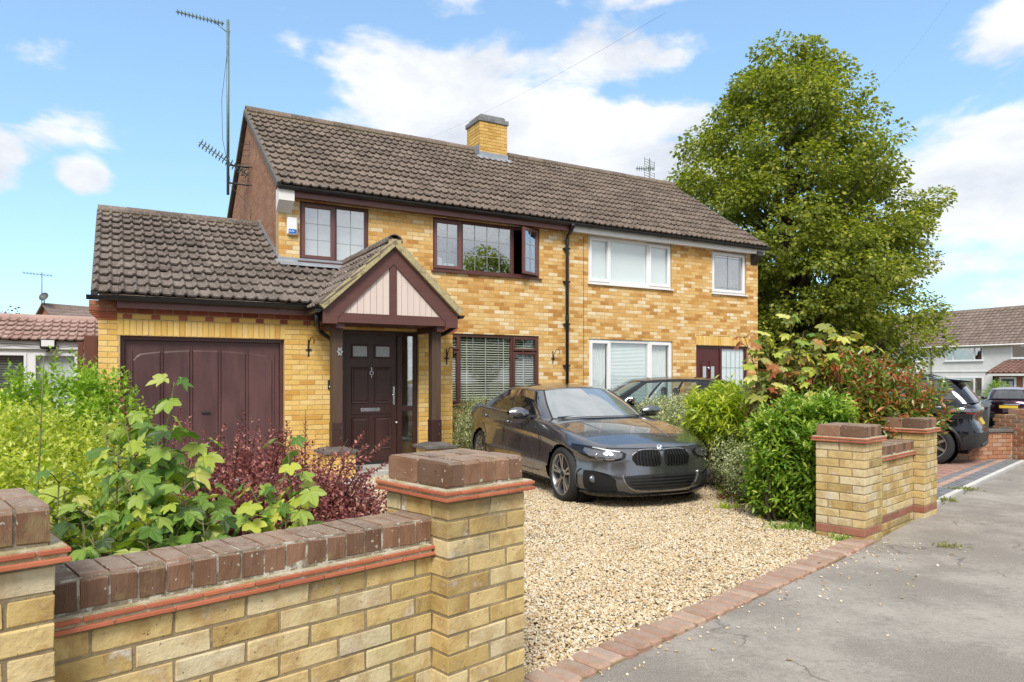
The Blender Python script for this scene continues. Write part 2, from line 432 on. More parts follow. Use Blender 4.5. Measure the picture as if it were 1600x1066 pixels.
# ------------------------------------------------------------------ materials
brickmat('facade_brick', [(0, (.43, .20, .045)), (.15, (.53, .275, .065)), (.3, (.61, .36, .115)), (.5, (.65, .41, .145)), (.72, (.67, .46, .19)), (.88, (.71, .55, .30)), (1, (.75, .63, .44))], .4, speck=(.25, .13, .04))
brickmat('garage_brick', [(0, (.56, .30, .06)), (.2, (.66, .42, .11)), (.6, (.70, .47, .14)), (1, (.74, .54, .22))], .3, speck=(.4, .22, .06))
brickmat('red_brick', [(0, (.22, .06, .035)), (.5, (.30, .085, .05)), (1, (.36, .12, .075))], .4)
brickmat('chimney_brick', [(0, (.50, .30, .07)), (.5, (.60, .38, .11)), (1, (.66, .44, .15))], .4)
brickmat('stock_brick', [(0, (.36, .27, .12)), (.2, (.46, .33, .125)), (.45, (.55, .41, .175)), (.7, (.58, .45, .22)), (.88, (.60, .50, .30)), (1, (.55, .48, .33))], .85, algae=.6, white=.75, bstr=.8)
brickmat('stock_brick_red', [(0, (.25, .10, .07)), (1, (.33, .14, .09))], .6, algae=.3)
brickmat('coping_brick', [(0, (.12, .068, .042)), (.5, (.19, .105, .066)), (1, (.27, .145, .088))], .7, speck=(.05, .035, .03), lichen=.6, bstr=.8)
brickmat('kerb_brick', [(0, (.30, .17, .125)), (.5, (.39, .245, .185)), (1, (.46, .32, .25))], .6, lichen=.15, bstr=.7)
brickmat('orange_brick', [(0, (.30, .13, .07)), (.5, (.42, .21, .12)), (.8, (.40, .25, .17)), (1, (.30, .22, .17))], .4, white=.25)
brickmat('terracotta', [(0, (.36, .10, .05)), (1, (.46, .15, .075))], .35, speck=None, bstr=.2, rough=.75)
brickmat('corbel_brick', [(0, (.30, .10, .06)), (1, (.42, .19, .11))], .4)
b = NB('mortar'); P = b.pos(); n = b.noise(P, 70, 5, .7); n2 = b.noise(P, 3.2, 4, .6)
c = b.mix(b.rng(n2, .4, .7, 0, .6), b.ramp(n, [(.3, (.24, .18, .10)), (.7, (.37, .29, .17))]), (.15, .115, .07)); b.base(c, .95); b.bump(n, .8, .008)
b = NB('facade_mortar'); P = b.pos(); n = b.noise(P, 50, 4, .7); b.base(b.ramp(n, [(.3, (.40, .27, .13)), (.7, (.52, .37, .20))]), .95)
b = NB('lichen_mortar'); P = b.pos(); n = b.noise(P, 60, 5, .7); n2 = b.noise(P, 9, 4, .7)
b.base(b.mix(b.rng(n2, .45, .62), b.ramp(n, [(.35, (.50, .44, .30)), (.65, (.66, .6, .46))]), (.42, .36, .19)), .95); b.bump(n, 1, .012)
b = NB('coping_mortar'); P = b.pos(); n = b.noise(P, 48, 5, .7); n2 = b.noise(P, 22, 4, .7)
b.base(b.mix(b.rng(n2, .5, .6), b.ramp(n, [(.35, (.20, .16, .12)), (.65, (.30, .25, .18))]), (.55, .52, .44)), .95); b.bump(n, 1, .012)
b = NB('verge_mortar'); P = b.pos(); n = b.noise(P, 42, 5, .7); n2 = b.noise(P, 7, 4, .7)
b.base(b.mix(b.rng(n2, .5, .66, 0, .7), b.ramp(n, [(.35, (.36, .30, .15)), (.65, (.52, .45, .26))]), (.14, .12, .08)), .95); b.bump(n, 1, .015)
def tilemat(name, stops, lich=.5, yellow=.25):
    b = NB(name); o = b.coord(); r = b.rnd(); P = b.pos(); W_ = b.math('MULTIPLY', r, 31.0)
    c = b.ramp(r, stops); n = b.noise(o, 26, 5, .65, w=W_); n2 = b.noise(P, 1.3, 4, .6)
    c = b.mix(b.rng(n, .45, .68, 0, lich), c, (.40, .36, .31))
    c = b.mix(b.rng(b.noise(o, 9, 5, .7, w=W_), .56, .74, 0, .75), c, (.045, .038, .03))
    c = b.mix(b.rng(n2, .42, .7, 0, .5), c, b.mix(1.0, c, (.62, .58, .55), 'MULTIPLY'))
    if yellow: c = b.mix(b.rng(b.noise(P, 5.5, 5, .75), .68, .76, 0, yellow), c, (.42, .24, .05))
    b.base(c, .93); b.bump(b.noise(o, 55, 4, .7, w=W_), .6, .006); return b.m
tilemat('main_tile', [(0, (.105, .078, .06)), (.5, (.145, .108, .083)), (1, (.185, .14, .11))], .42)
tilemat('garage_tile', [(0, (.09, .07, .058)), (.5, (.13, .10, .084)), (1, (.18, .145, .122))], .5, .4)
tilemat('pink_tile', [(0, (.33, .20, .165)), (1, (.43, .29, .25))], .35, 0)
tilemat('far_tile', [(0, (.15, .105, .085)), (1, (.22, .165, .135))], .35, 0)
tilemat('far_red_tile', [(0, (.17, .08, .06)), (1, (.23, .12, .09))], .35, 0)
plain('brown_upvc', (.095, .034, .028), .32, var=.14, nscale=5)
plain('brown_upvc_light', (.15, .062, .055), .35, var=.14, nscale=5)
woodmat('barge_wood', (.085, .030, .026), (.125, .050, .042), 'X', .55, 40)
plain('garage_door_paint', (.085, .038, .038), .45, var=.34, nscale=5, streak=(1, 1, .25))
woodmat('door_wood', (.030, .012, .010), (.058, .024, .020), 'Z', .38, 70)
woodmat('post_wood', (.045, .024, .014), (.105, .06, .038), 'Z', .6, 45)
woodmat('fence_post_wood', (.10, .032, .02), (.16, .055, .034), 'Z', .6, 45)
plain('cream_board', (.66, .55, .50), .5, var=.06, nscale=6, streak=(1, 1, .1))
plain('board_shadow_gap', (.25, .19, .17), .7)
plain('white_upvc', (.78, .79, .80), .3, var=.03, nscale=4)
plain('white_paint', (.72, .71, .69), .5, var=.06, nscale=4)
plain('white_render', (.70, .70, .69), .85, var=.07, nscale=2, bump=.2)
plain('white_render_plinth', (.60, .59, .57), .85, var=.1, nscale=2)
plain('black_plastic', (.016, .016, .018), .38, var=.3, nscale=6)
plain('black_iron', (.018, .016, .015), .5, var=.2)
plain('chrome', (.62, .62, .62), .16, 1, var=.05)
plain('steel', (.5, .5, .5), .3, 1, var=.08)
plain('lead', (.33, .36, .40), .5, .35, var=.15, nscale=7)
plain('aerial_metal', (.16, .22, .20), .5, .5, var=.2)
plain('dark_metal', (.09, .08, .075), .5, .6, var=.2)
plain('blind_slat', (.62, .62, .52), .5, var=.05)
plain('white_blind', (.80, .84, .84), .6, var=.03)
plain('curtain', (.74, .76, .76), .9, var=.06)
plain('room_dark', (.028, .027, .026), .9, var=.1)
plain('room_grey', (.22, .24, .24), .9, var=.1)
plain('ornament_white', (.8, .8, .78), .6)
plain('lead_strip', (.34, .35, .37), .4, .4)
plain('stone_cap', (.13, .12, .11), .9, var=.35, nscale=30, bump=.8)
plain('grey_cap', (.21, .215, .22), .9, var=.3, nscale=12, bump=.6)
plain('blue_label', (.02, .13, .48), .4, var=.05)
plain('dark_red_door', (.075, .013, .012), .3, var=.1, streak=(1, 1, .2))
plain('grey_plastic', (.075, .085, .09), .5, var=.12)
plain('concrete', (.42, .40, .37), .9, var=.15, nscale=20, bump=.3)
plain('pale_kerb', (.6, .58, .54), .9, var=.12, nscale=15)
plain('wire', (.06, .06, .065), .5)
plain('frosted', (.42, .46, .48), .25, var=.08, nscale=20)
glassmat('pane', (.9, .93, .93), refl=1.3)
glassmat('pane_bright', (.95, .97, .97), refl=.2)
plain('bark', (.075, .058, .042), .95, var=.35, nscale=20, bump=.8, streak=(1, 1, .2))
plain('stem_green', (.14, .13, .05), .7, var=.2)
plain('stem_red', (.10, .045, .035), .75, var=.25)
plain('stem_brown', (.09, .065, .04), .85, var=.25)
# ground
b = NB('soil'); P = b.pos(); n = b.noise(P, 18, 6, .7); b.base(b.ramp(n, [(.3, (.03, .022, .015)), (.7, (.085, .062, .042))]), .97); b.bump(n, 1, .03)
b = NB('grass_ground'); P = b.pos(); n = b.noise(P, 3, 5, .6); n2 = b.noise(P, 45, 4, .7)
b.base(b.mix(b.rng(n2, .3, .7, 0, .6), b.ramp(n, [(.3, (.09, .095, .03)), (.7, (.19, .17, .06))]), (.06, .07, .02)), .97); b.bump(n2, 1, .03)
b = NB('asphalt'); P = b.pos(); n = b.noise(P, 120, 4, .75); n2 = b.noise(P, 1.1, 6, .62); n3 = b.noise(P, 9, 6, .75)
v = b.new('ShaderNodeTexVoronoi'); v.inputs['Scale'].default_value = 90; b.l.new(P, v.inputs['Vector'])
c = b.ramp(n, [(.34, (.15, .131, .11)), (.66, (.345, .31, .27))])
c = b.mix(b.rng(b.math('ADD', b.math('MULTIPLY', n2, .7), b.math('MULTIPLY', b.noise(P, 28, 4, .7), .3)), .42, .62, 0, .7), c, (.44, .40, .35))
c = b.mix(b.rng(n3, .55, .72, 0, .45), c, (.13, .118, .105))
c = b.mix(b.rng(v.outputs['Distance'], .0, .28, .5, 0), c, (.42, .40, .36))
# hairline cracks
vc = b.new('ShaderNodeTexVoronoi'); vc.feature = 'DISTANCE_TO_EDGE'; vc.inputs['Scale'].default_value = .42
wob = b.new('ShaderNodeVectorMath'); wob.operation = 'ADD'; b.l.new(P, wob.inputs[0])
wn_ = b.new('ShaderNodeTexNoise'); wn_.inputs['Scale'].default_value = 2.5; wn_.inputs['Detail'].default_value = 5; b.l.new(P, wn_.inputs['Vector']); b.l.new(wn_.outputs['Color'], wob.inputs[1]); b.l.new(wob.outputs[0], vc.inputs['Vector'])
crack = b.math('MULTIPLY', b.rng(vc.outputs['Distance'], .0, .010, 1, 0), b.rng(b.noise(P, .8, 3, .5), .47, .55))
c = b.mix(b.math('MULTIPLY', crack, .45), c, (.03, .027, .022))
b.base(c, .93); b.bump(b.math('SUBTRACT', b.math('ADD', n, b.math('MULTIPLY', v.outputs['Distance'], .8)), crack), .7, .006)
b = NB('gravel_bed'); P = b.pos(); v = b.new('ShaderNodeTexVoronoi'); v.inputs['Scale'].default_value = 55; b.l.new(P, v.inputs['Vector'])
sepc = b.new('ShaderNodeSeparateColor'); b.l.new(v.outputs['Color'], sepc.inputs[0])
c = b.ramp(sepc.outputs[0], [(0, (.30, .20, .10)), (.5, (.48, .37, .22)), (1, (.6, .52, .38))]); c = b.mix(b.rng(v.outputs['Distance'], .2, .55), c, (.16, .11, .06))
b.base(c, .95); b.bump(b.math('SUBTRACT', 1.0, v.outputs['Distance']), 1, .02)
b = NB('pebble'); r = b.new('ShaderNodeObjectInfo').outputs['Random']; P = b.pos()
c = b.ramp(r, [(0, (.36, .24, .12)), (.15, (.47, .34, .18)), (.4, (.56, .44, .27)), (.65, (.63, .52, .35)), (.85, (.69, .61, .47)), (.94, (.67, .64, .58)), (1, (.36, .31, .26))])
n = b.noise(P, 2.4, 4, .6); c = b.mix(b.rng(n, .5, .7, 0, .4), c, b.mix(1.0, c, (.68, .6, .48), 'MULTIPLY')); b.base(c, .8)
def paver(name, lo, hi):
    b = NB(name); r = b.rnd(); P = b.pos(); c = b.ramp(r, [(0, lo), (1, hi)]); n = b.noise(P, 40, 4, .7)
    b.base(b.mix(b.rng(n, .35, .7, 0, .4), c, b.mix(1.0, c, (.7, .68, .66), 'MULTIPLY')), .9); b.bump(n, .4, .004)
paver('paver_red', (.30, .155, .115), (.42, .26, .205)); paver('paver_grey', (.15, .155, .165), (.23, .235, .245)); paver('paver_pink', (.42, .27, .21), (.5, .34, .27))

# ------------------------------------------------------------------ ground
def sheet(name, pts, m, z=0, kind='structure', sub=0, frame=None, parent=None):
    """flat polygon following the lie of the land"""
    bm = bmesh.new()
    vs = [bm.verts.new((p[0], p[1], 0)) for p in pts]; bm.faces.new(vs)
    if sub:
        bmesh.ops.subdivide_edges(bm, edges=bm.edges, cuts=sub, use_grid_fill=True)
    for v_ in bm.verts: v_.co.z = gz(v_.co.x, v_.co.y)+z
    me = bpy.data.meshes.new(name); bm.to_mesh(me); bm.free()
    o = objm(name, me, m)
    if kind: o['kind'] = kind
    return o
def Wp(*l): return [ww(u, n)[:2] for (u, n) in l]
def Hp(*l): return [hw(u, n)[:2] for (u, n) in l]
bm = bmesh.new(); bmesh.ops.create_grid(bm, x_segments=90, y_segments=90, size=300)
for v_ in bm.verts: v_.co.y += 120; v_.co.z = gz(v_.co.x, v_.co.y)-.12
me = bpy.data.meshes.new('ground'); bm.to_mesh(me); bm.free(); o = objm('ground', me, 'grass_ground'); tag(o, 'rough ground and lawns spreading to the horizon', 'ground', kind='structure')
mb = MB(); us_ = [-12+i*1.0 for i in range(75)]
mb.grid([[ (lambda w_: (w_.x, w_.y, gz(w_.x, w_.y)))(ww(u, n_)) for u in us_] for n_ in [-14, -10, -6, -3, -1] + [None]] if False else [[(lambda w_: (w_.x, w_.y, gz(w_.x, w_.y)))(ww(u, n0 if n0 is not None else (.1 if u < 4 else .1+.058*(u-4)*(1 if u < 15 else 11/(u-4)))) ) for u in us_] for n0 in (-14, -10, -6, -3, -1, None)], smooth=False)
o = mb.build('pavement', 'asphalt'); o['kind'] = 'structure'
tag(o, 'worn grey asphalt pavement running along the front walls', 'pavement')
o = sheet('driveway', Wp((.2, .2), (4.95, .28), (5.4, .95), (6.75, 2.75), (8.2, 6.5), (9.6, 10.5), (2.2, 12.2), (1.5, 8.6), (.2, 3.4)), 'gravel_bed', .008)
tag(o, 'gravel front drive between the brick gate pillars', 'driveway')
o = sheet('planting_bed', Wp((-9, .2), (.3, .2), (.3, 3.4), (1.6, 8.6), (-1, 12), (-12, 8)), 'soil', .006)
tag(o, 'dark soil of the front planting bed behind the low wall', 'soil')
o = sheet('hedge_bed', Wp((4.9, .3), (6.8, .4), (8.2, 3), (10.4, 10), (9.3, 10), (8.1, 6.5), (6.65, 2.75), (5.35, .95)), 'soil', .012)
tag(o, 'dark soil under the hedge beside the gravel drive', 'soil')
o = sheet('neighbour_drive', Hp((6.6, -6.6), (12.4, -4.8), (13.2, -.2), (6.2, -.2)), 'concrete', .004)
tag(o, 'neighbouring house front drive in pale concrete', 'driveway')
o = sheet('garage_apron', Hp((-2.7, -3.2), (.7, -3.2), (.7, -1.3), (-2.7, -1.3)), 'concrete', .02)
tag(o, 'concrete apron before the brown garage door', 'driveway')

# gravel stones: one mass of pebbles, dense close to the photographer
rs = np.random.RandomState(3)
def inpoly(P, poly):
    x, y = P[:, 0], P[:, 1]; c = np.zeros(len(P), bool); n = len(poly)
    for i in range(n):
        x0, y0 = poly[i]; x1, y1 = poly[(i+1) % n]
        k = ((y0 > y) != (y1 > y)) & (x < (x1-x0)*(y-y0)/(y1-y0+1e-12)+x0); c ^= k
    return c
drive_poly = [tuple(p) for p in Wp((.22, .22), (4.85, .29), (5.4, .98), (6.7, 2.8), (7.8, 5.6), (4.2, 7.2), (2.2, 6.0), (.6, 3.6))]
xs = [p[0] for p in drive_poly]; ys = [p[1] for p in drive_poly]
cand = np.stack([rs.uniform(min(xs), max(xs), 360000), rs.uniform(min(ys), max(ys), 360000)], 1)
cand = cand[inpoly(cand, drive_poly)]
pr_ = np.clip(1.25-.10*(cand[:, 1]-3.0), .35, 1.0); cand = cand[rs.uniform(size=len(cand)) < pr_]
Zg = .008+rs.uniform(0, .016, len(cand))+.012*np.sin(cand[:, 0]*2.3+1)*np.sin(cand[:, 1]*1.7)
sp = np.stack([rs.uniform(.0, 5.2, 170), -rs.exponential(.22, 170)+.05], 1)        # strays over the kerb on the asphalt
spw = np.array([ww(a, n_+.012*a)[:] for a, n_ in sp]); spw[:, 2] = .006
pts = np.concatenate([np.concatenate([cand, Zg[:, None]], 1), spw])
me = bpy.data.meshes.new('gravel'); me.vertices.add(len(pts)); me.vertices.foreach_set('co', pts.astype(np.float32).ravel()); me.update()
gravel = objm('gravel', me, None); tag(gravel, 'loose pale yellow gravel covering the drive', 'gravel', kind='stuff')
ng = bpy.data.node_groups.new('pebbles', 'GeometryNodeTree')
ng.interface.new_socket('Geometry', in_out='INPUT', socket_type='NodeSocketGeometry'); ng.interface.new_socket('Geometry', in_out='OUTPUT', socket_type='NodeSocketGeometry')
gi = ng.nodes.new('NodeGroupInput'); go = ng.nodes.new('NodeGroupOutput')
ico = ng.nodes.new('GeometryNodeMeshIcoSphere'); ico.inputs['Radius'].default_value = 1; ico.inputs['Subdivisions'].default_value = 2
sm = ng.nodes.new('GeometryNodeSetMaterial'); sm.inputs['Material'].default_value = MATS['pebble']; ng.links.new(ico.outputs[0], sm.inputs['Geometry'])
iop = ng.nodes.new('GeometryNodeInstanceOnPoints'); ng.links.new(gi.outputs[0], iop.inputs['Points']); ng.links.new(sm.outputs[0], iop.inputs['Instance'])
rv = ng.nodes.new('FunctionNodeRandomValue'); rv.data_type = 'FLOAT_VECTOR'; rv.inputs['Min'].default_value = (-.6, -.6, 0); rv.inputs['Max'].default_value = (.6, .6, 6.28)
ng.links.new(rv.outputs[0], iop.inputs['Rotation'])
rv2 = ng.nodes.new('FunctionNodeRandomValue'); rv2.data_type = 'FLOAT_VECTOR'; rv2.inputs['Min'].default_value = (.0045, .004, .0035); rv2.inputs['Max'].default_value = (.0135, .0105, .0075); rv2.inputs['Seed'].default_value = 5
ng.links.new(rv2.outputs[0], iop.inputs['Scale']); ng.links.new(iop.outputs[0], go.inputs[0])
gm = gravel.modifiers.new('pebbles', 'NODES'); gm.node_group = ng

# brick kerb edging along the mouth of the drive
kerb = bpy.data.objects.new('kerb', None); link(kerb); kerb.location = ww(.3, .04); kerb.rotation_euler = (0, 0, TW+R(1.0))
tag(kerb, 'row of worn red bricks edging the gravel drive', 'kerb', kind='structure')
MB().box(-.1, 4.75, .01, .215, -.05, .012).build('bedding', 'mortar', kerb)
for i in range(41):
    put_brick(kerb, (-.05+i*.1145, .108+random.uniform(-.008, .008), .003+random.uniform(-.006, .007)), (.205, .1035, .052), 'kerb_brick', R(90)+random.uniform(-.05, .05), .016).rotation_euler.x += random.uniform(-.05, .05)

# ------------------------------------------------------------------ front boundary walls
def gate_wall(root, pillars, panels, pcourses, wcourses, redfoot=False):
    """root frame = wall frame; pillars: x0 list; panels (x0,x1); pillar 0.42 x 0.43"""
    pw, pd, wf = .42, .43, .107
    for px in pillars:
        H_ = pcourses*.075
        MB().box(px+.0035, px+pw-.0035, .0035, pd-.0035, -.1, H_).build('mortar_core', 'mortar', root)
        for k in range(-1, pcourses):
            z = k*.075+.0325
            if k % 2 == 0:   # front: stretcher + bat, filler bricks up the sides
                rows = [((px, px+.215), 'f'), ((px+.225, px+.42), 'f')]; side = [(.1125, pd-.1125)]
            else:            # the sides run through, the front is filled between their ends
                rows = [((px+.1125, px+.3075), 'f')]; side = [(0, .215), (.225, pd)]
            m_ = 'stock_brick_red' if (redfoot and k in (1,)) else 'stock_brick'
            for (xa, xb), _ in rows:
                put_brick(root, ((xa+xb)/2, .05125+random.uniform(-.002, .002), z), (xb-xa, .1025, .065), m_, ch=.003)
                put_brick(root, ((xa+xb)/2, pd-.05125, z), (xb-xa, .1025, .065), m_, ch=.003)
            for (ya, yb) in side:
                for xs_ in (px+.05125, px+pw-.05125): put_brick(root, (xs_, (ya+yb)/2, z), (yb-ya, .1025, .065), m_, R(90), .003)
        creasing(root, px-.035, px+pw+.035, -.035, pd+.035, H_, True)
        zc = H_+.045; k = 0
        MB().box(px+.013, px+pw-.013, .010, pd-.010, zc, zc+.099).build('mortar_core', 'coping_mortar', root)
        nn = 5
        for row in range(2):
            for i in range(nn):
                w_ = (pw-.01)/nn
                put_brick(root, (px+.005+(i+.5)*w_, pd/2+(row-.5)*.2125, zc+.052), (w_-.004, .209, .1035), 'coping_brick', 0, .007, 'coping_brick')
    for (x0, x1) in panels:
        H_ = wcourses*.075
        MB().box(x0, x1, wf+.0035, wf+.20, -.1, H_).build('mortar_core', 'mortar', root)
        for (a, b_, z0, z1) in bond(x0, x1, -.075, H_, off=1):
            k = round((z0)/.075)
            m_ = 'stock_brick_red' if (redfoot and k == 1) else 'stock_brick'
            put_brick(root, ((a+b_)/2, wf+.05125+random.uniform(-.002, .002), (z0+z1)/2), (b_-a, .1025, z1-z0), m_, ch=.003)
        creasing(root, x0, x1, wf-.03, wf+.245, H_, False)
        zc = H_+.045
        MB().box(x0, x1, wf+.004, wf+.211, zc, zc+.100).build('mortar_core', 'coping_mortar', root)
        n_ = round((x1-x0)/.0765); w_ = (x1-x0)/n_
        for i in range(n_):
            put_brick(root, (x0+(i+.5)*w_, wf+.107+random.uniform(-.003, .003), zc+.052+random.uniform(-.002, .002)), (w_-.0045, .215, .1035), 'coping_brick', 0, .008, 'coping_brick')
def creasing(root, x0, x1, y0, y1, z, returns):
    """two courses of terracotta creasing tile bedded in mortar"""
    MB().box(x0+.012, x1-.012, y0+.012, y1-.012, z, z+.045).build('tile_bed', 'lichen_mortar', root)
    for k in range(2):
        zz = z+.003+k*.024; o_ = .082*k
        x = x0-o_
        while x < x1-.01:
            a, b_ = max(x, x0), min(x+.163, x1)
            if b_-a > .01:
                MB().box(a, b_-.003, y0+k*.003, (y0+y1)/2-.002, zz, zz+.013, ch=.002).build('creasing_tile', 'terracotta', root)
                if returns: MB().box(a, b_-.003, (y0+y1)/2+.002, y1, zz, zz+.013, ch=.002).build('creasing_tile', 'terracotta', root)
            x += .165
fw = wthing('garden_wall', 'low yellow brick front wall with dark coping in the left foreground, a pillar at each end', 'wall')
gate_wall(fw, [-1.73, 0], [(-1.31, 0)], 13, 10)
rw = wthing('garden_wall', 'short yellow brick front wall with two pillars on the right of the gravel drive', 'wall', 4.79, .184)
rw.location.z = -.02
gate_wall(rw, [0, 1.63], [(.42, 1.63)], 12, 9, True)
# ------------------------------------------------------------------ house building blocks
def tile_mesh(name, m, w=.3, length=.40, rise=.031, thick=.028, nroll=2, seed=0):
    rr = random.Random(seed); xs = []; p = w/nroll
    prof = [(0, 0), (.10, 0), (.17, .35), (.25, .8), (.33, 1), (.41, .8), (.49, .35), (.56, 0), (.8, 0)]
    for r in range(nroll):
        for (t, h) in prof: xs.append(((r+t)*p, h*rise))
    xs.append((w+.004, 0))
    mb = MB(); n = len(xs); tilt = .042/.345
    vs = []
    for (y, dz) in ((0, 0), (length, -tilt*length)):
        for (x, h) in xs: vs.append((x, y+rr.uniform(-.002, .002), h+dz+.048+rr.uniform(-.001, .001)))
    for (x, h) in xs: vs.append((x, .004, h*.75+.048-thick))
    fs = [(i, i+1, n+i+1, n+i) for i in range(n-1)]+[(2*n+i, 2*n+i+1, i+1, i) for i in range(n-1)]
    fs += [(0, n, 2*n), (n-1, 3*n-1, 2*n-1)]
    mb.add(vs, fs); me = mb.mesh(name); me.materials.append(mat(m)); return me
def roof_frame(origin, xdir, updir):
    x = Vector(xdir).normalized(); y = Vector(updir).normalized(); z = x.cross(y)
    M = Matrix((x, y, z)).transposed().to_4x4(); M.translation = Vector(origin); return M
def lay_tiles(parent, M, cols, rows, meshes, w=.3, gauge=.325, keep=None, name='roof_tile', x0=0):
    for r in range(rows):
        for c in range(cols):
            if keep and not keep(x0+(c+.5)*w, (r+.5)*gauge): continue
            o = bpy.data.objects.new(name, random.choice(meshes)); C.objects.link(o); o.parent = parent
            o.matrix_basis = M @ Matrix.Translation((x0+c*w+random.uniform(-.005, .005), r*gauge+random.uniform(-.013, .013), random.uniform(-.003, .007))) @ Matrix.Rotation(random.uniform(-.016, .016), 4, 'Z')
def ridge_run(parent, p0, p1, m, r=.12, seg=.45, name='ridge_tile', mort=True):
    p0, p1 = Vector(p0), Vector(p1); L = (p1-p0).length; n = max(1, round(L/seg)); d = (p1-p0).normalized()
    M0 = roof_frame(p0, d, Vector((0, 0, 1)).cross(d))
    for i in range(n):
        mb = MB(); a, b_ = i*L/n+.004, (i+1)*L/n+.012; rr = r*(1+random.uniform(-.03, .03))
        arc = [(math.cos(t), math.sin(t)) for t in [math.pi*k/10 for k in range(11)]]
        G = [[(x, rr*s*c_, rr*s*s_-.035) for (c_, s_) in arc] for (x, s) in ((a, 1), (b_, .985))]
        Gi = [[(x, rr*.88*c_, rr*.88*s_-.035) for (c_, s_) in arc] for x in (a, b_)]
        mb.grid(G, M0); mb.grid([G[0], Gi[0]], M0, False); mb.grid([G[1], Gi[1]], M0, False)
        mb.build(name, m, parent)
    if mort: MB().box(0, L, -r*.8, r*.8, -.09, .01, M0).build('ridge_mortar', 'verge_mortar', parent)
def gutter(parent, p0, p1, r=.055, m='black_plastic', br=.95):
    p0, p1 = Vector(p0), Vector(p1); d = (p1-p0).normalized(); L = (p1-p0).length; M0 = roof_frame(p0, d, Vector((0, 0, 1)).cross(d))
    mb = MB(); arc = [(math.cos(t), math.sin(t)) for t in [math.pi+math.pi*k/10 for k in range(11)]]
    mb.grid([[(x, r*a, r*b_) for a, b_ in arc] for x in (0, L)], M0); mb.grid([[(x, r*.88*a, r*.88*b_) for a, b_ in arc] for x in (0, L)], M0)
    for x in (0, L): mb.add([(x, r*a, r*b_) for a, b_ in arc], [tuple(range(11))], M0)
    g = mb.build('gutter', m, parent)
    k = br/2
    while k < L:
        mb = MB(); mb.grid([[(k+dx, r*1.12*a, r*1.12*b_) for a, b_ in arc] for dx in (-.02, .02)], M0)
        mb.build('gutter_bracket', m, g); k += br
    return g
def frame_rect(mb, x0, x1, z0, z1, y0, y1, w, ch=.006):
    mb.box(x0, x0+w, y0, y1, z0, z1, ch=ch); mb.box(x1-w, x1, y0, y1, z0, z1, ch=ch)
    mb.box(x0+w-.004, x1-w+.004, y0+.001, y1-.001, z1-w, z1-.001, ch=ch); mb.box(x0+w-.004, x1-w+.004, y0+.001, y1-.001, z0+.001, z0+w, ch=ch)
def sash(win, x0, x1, z0, z1, y, m, pm, fw=.055, bars=None, glass_y=.02, proud=.02):
    """an opening light: its own frame, a pane and lead strips"""
    mb = MB(); frame_rect(mb, x0, x1, z0, z1, y-proud, y+.035, fw); s = mb.build('sash', m, win)
    glaze(win, x0+fw-.004, x1-fw+.004, z0+fw-.004, z1-fw+.004, y+glass_y, pm, bars)
def glaze(win, x0, x1, z0, z1, y, pm, bars=None):
    g = MB().box(x0, x1, y, y+.006, z0, z1).build('pane', pm, win)
    if bars:
        mb = MB(); nx, nz_ = bars
        for i in range(1, nx): x = x0+(x1-x0)*i/nx; mb.box(x-.0055, x+.0055, y-.004, y-.0005, z0, z1)
        for k in range(1, nz_): z = z0+(z1-z0)*k/nz_; mb.box(x0, x1, y-.0045, y-.001, z-.0055, z+.0055)
        mb.build('lead_strip', 'lead_strip', win)
def interior(win, x0, x1, z0, z1, m, depth=.9):
    mb = MB(); y0 = .07; mb.add([(x0-.2, depth, z0-.3), (x1+.2, depth, z0-.3), (x1+.2, depth, z1+.1), (x0-.2, depth, z1+.1), (x0-.2, y0, z0-.3), (x1+.2, y0, z0-.3), (x1+.2, y0, z1+.1), (x0-.2, y0, z1+.1)],
        [(0, 1, 2, 3), (0, 4, 5, 1), (3, 2, 6, 7), (0, 3, 7, 4), (1, 5, 6, 2)]); mb.build('interior', m, win)
def outer(root, x0, x1, z0, z1, m, fw=.06, sillw=.0, mulls=(), y0=.03, name='window'):
    mb = MB(); frame_rect(mb, x0, x1, z0, z1, y0, y0+.07, fw)
    for mx in mulls: mb.box(mx-.03, mx+.03, y0+.002, y0+.068, z0+fw-.004, z1-fw+.004, ch=.005)
    w = mb.build(name, m, root)
    return w
def sill(win, x0, x1, z, m, proud=.05, h=.035):
    MB().add([(x0, -proud, z-h), (x1, -proud, z-h), (x1, .06, z-h), (x0, .06, z-h), (x0, -proud, z-.012), (x1, -proud, z-.012), (x1, .06, z), (x0, .06, z)],
        [(0, 3, 2, 1), (4, 5, 6, 7), (0, 1, 5, 4), (1, 2, 6, 5), (2, 3, 7, 6), (3, 0, 4, 7)]).build('sill', m, win)
def face_bricks(root, rects, y, m, limit=300, visible=None, cam_local=None, depth=.045, jit=.0012):
    """bricks facing -y at plane y; the nearest visible ones as single bricks, the rest as one part"""
    vis = [r for r in rects if (visible is None or visible((r[0]+r[1])/2, (r[2]+r[3])/2))]
    key = lambda r: ((r[0]+r[1])/2-cam_local[0])**2+((r[2]+r[3])/2-cam_local[2])**2
    vis.sort(key=lambda r: key(r)-(3 if r[1]-r[0] > .15 else 0))
    single = set(vis[:limit])
    for (a, b_, c, d) in single:
        put_brick(root, ((a+b_)/2, y+depth/2+random.uniform(-jit, jit), (c+d)/2), (b_-a, depth, d-c), m, 0, .004)
    rest = [(a, b_, y+random.uniform(-jit, jit), y+depth, c, d) for (a, b_, c, d) in rects if (a, b_, c, d) not in single]
    if rest:
        o = objm('brickwork', boxes_mesh('brickwork', rest), m, root); o['kind'] = 'stuff'
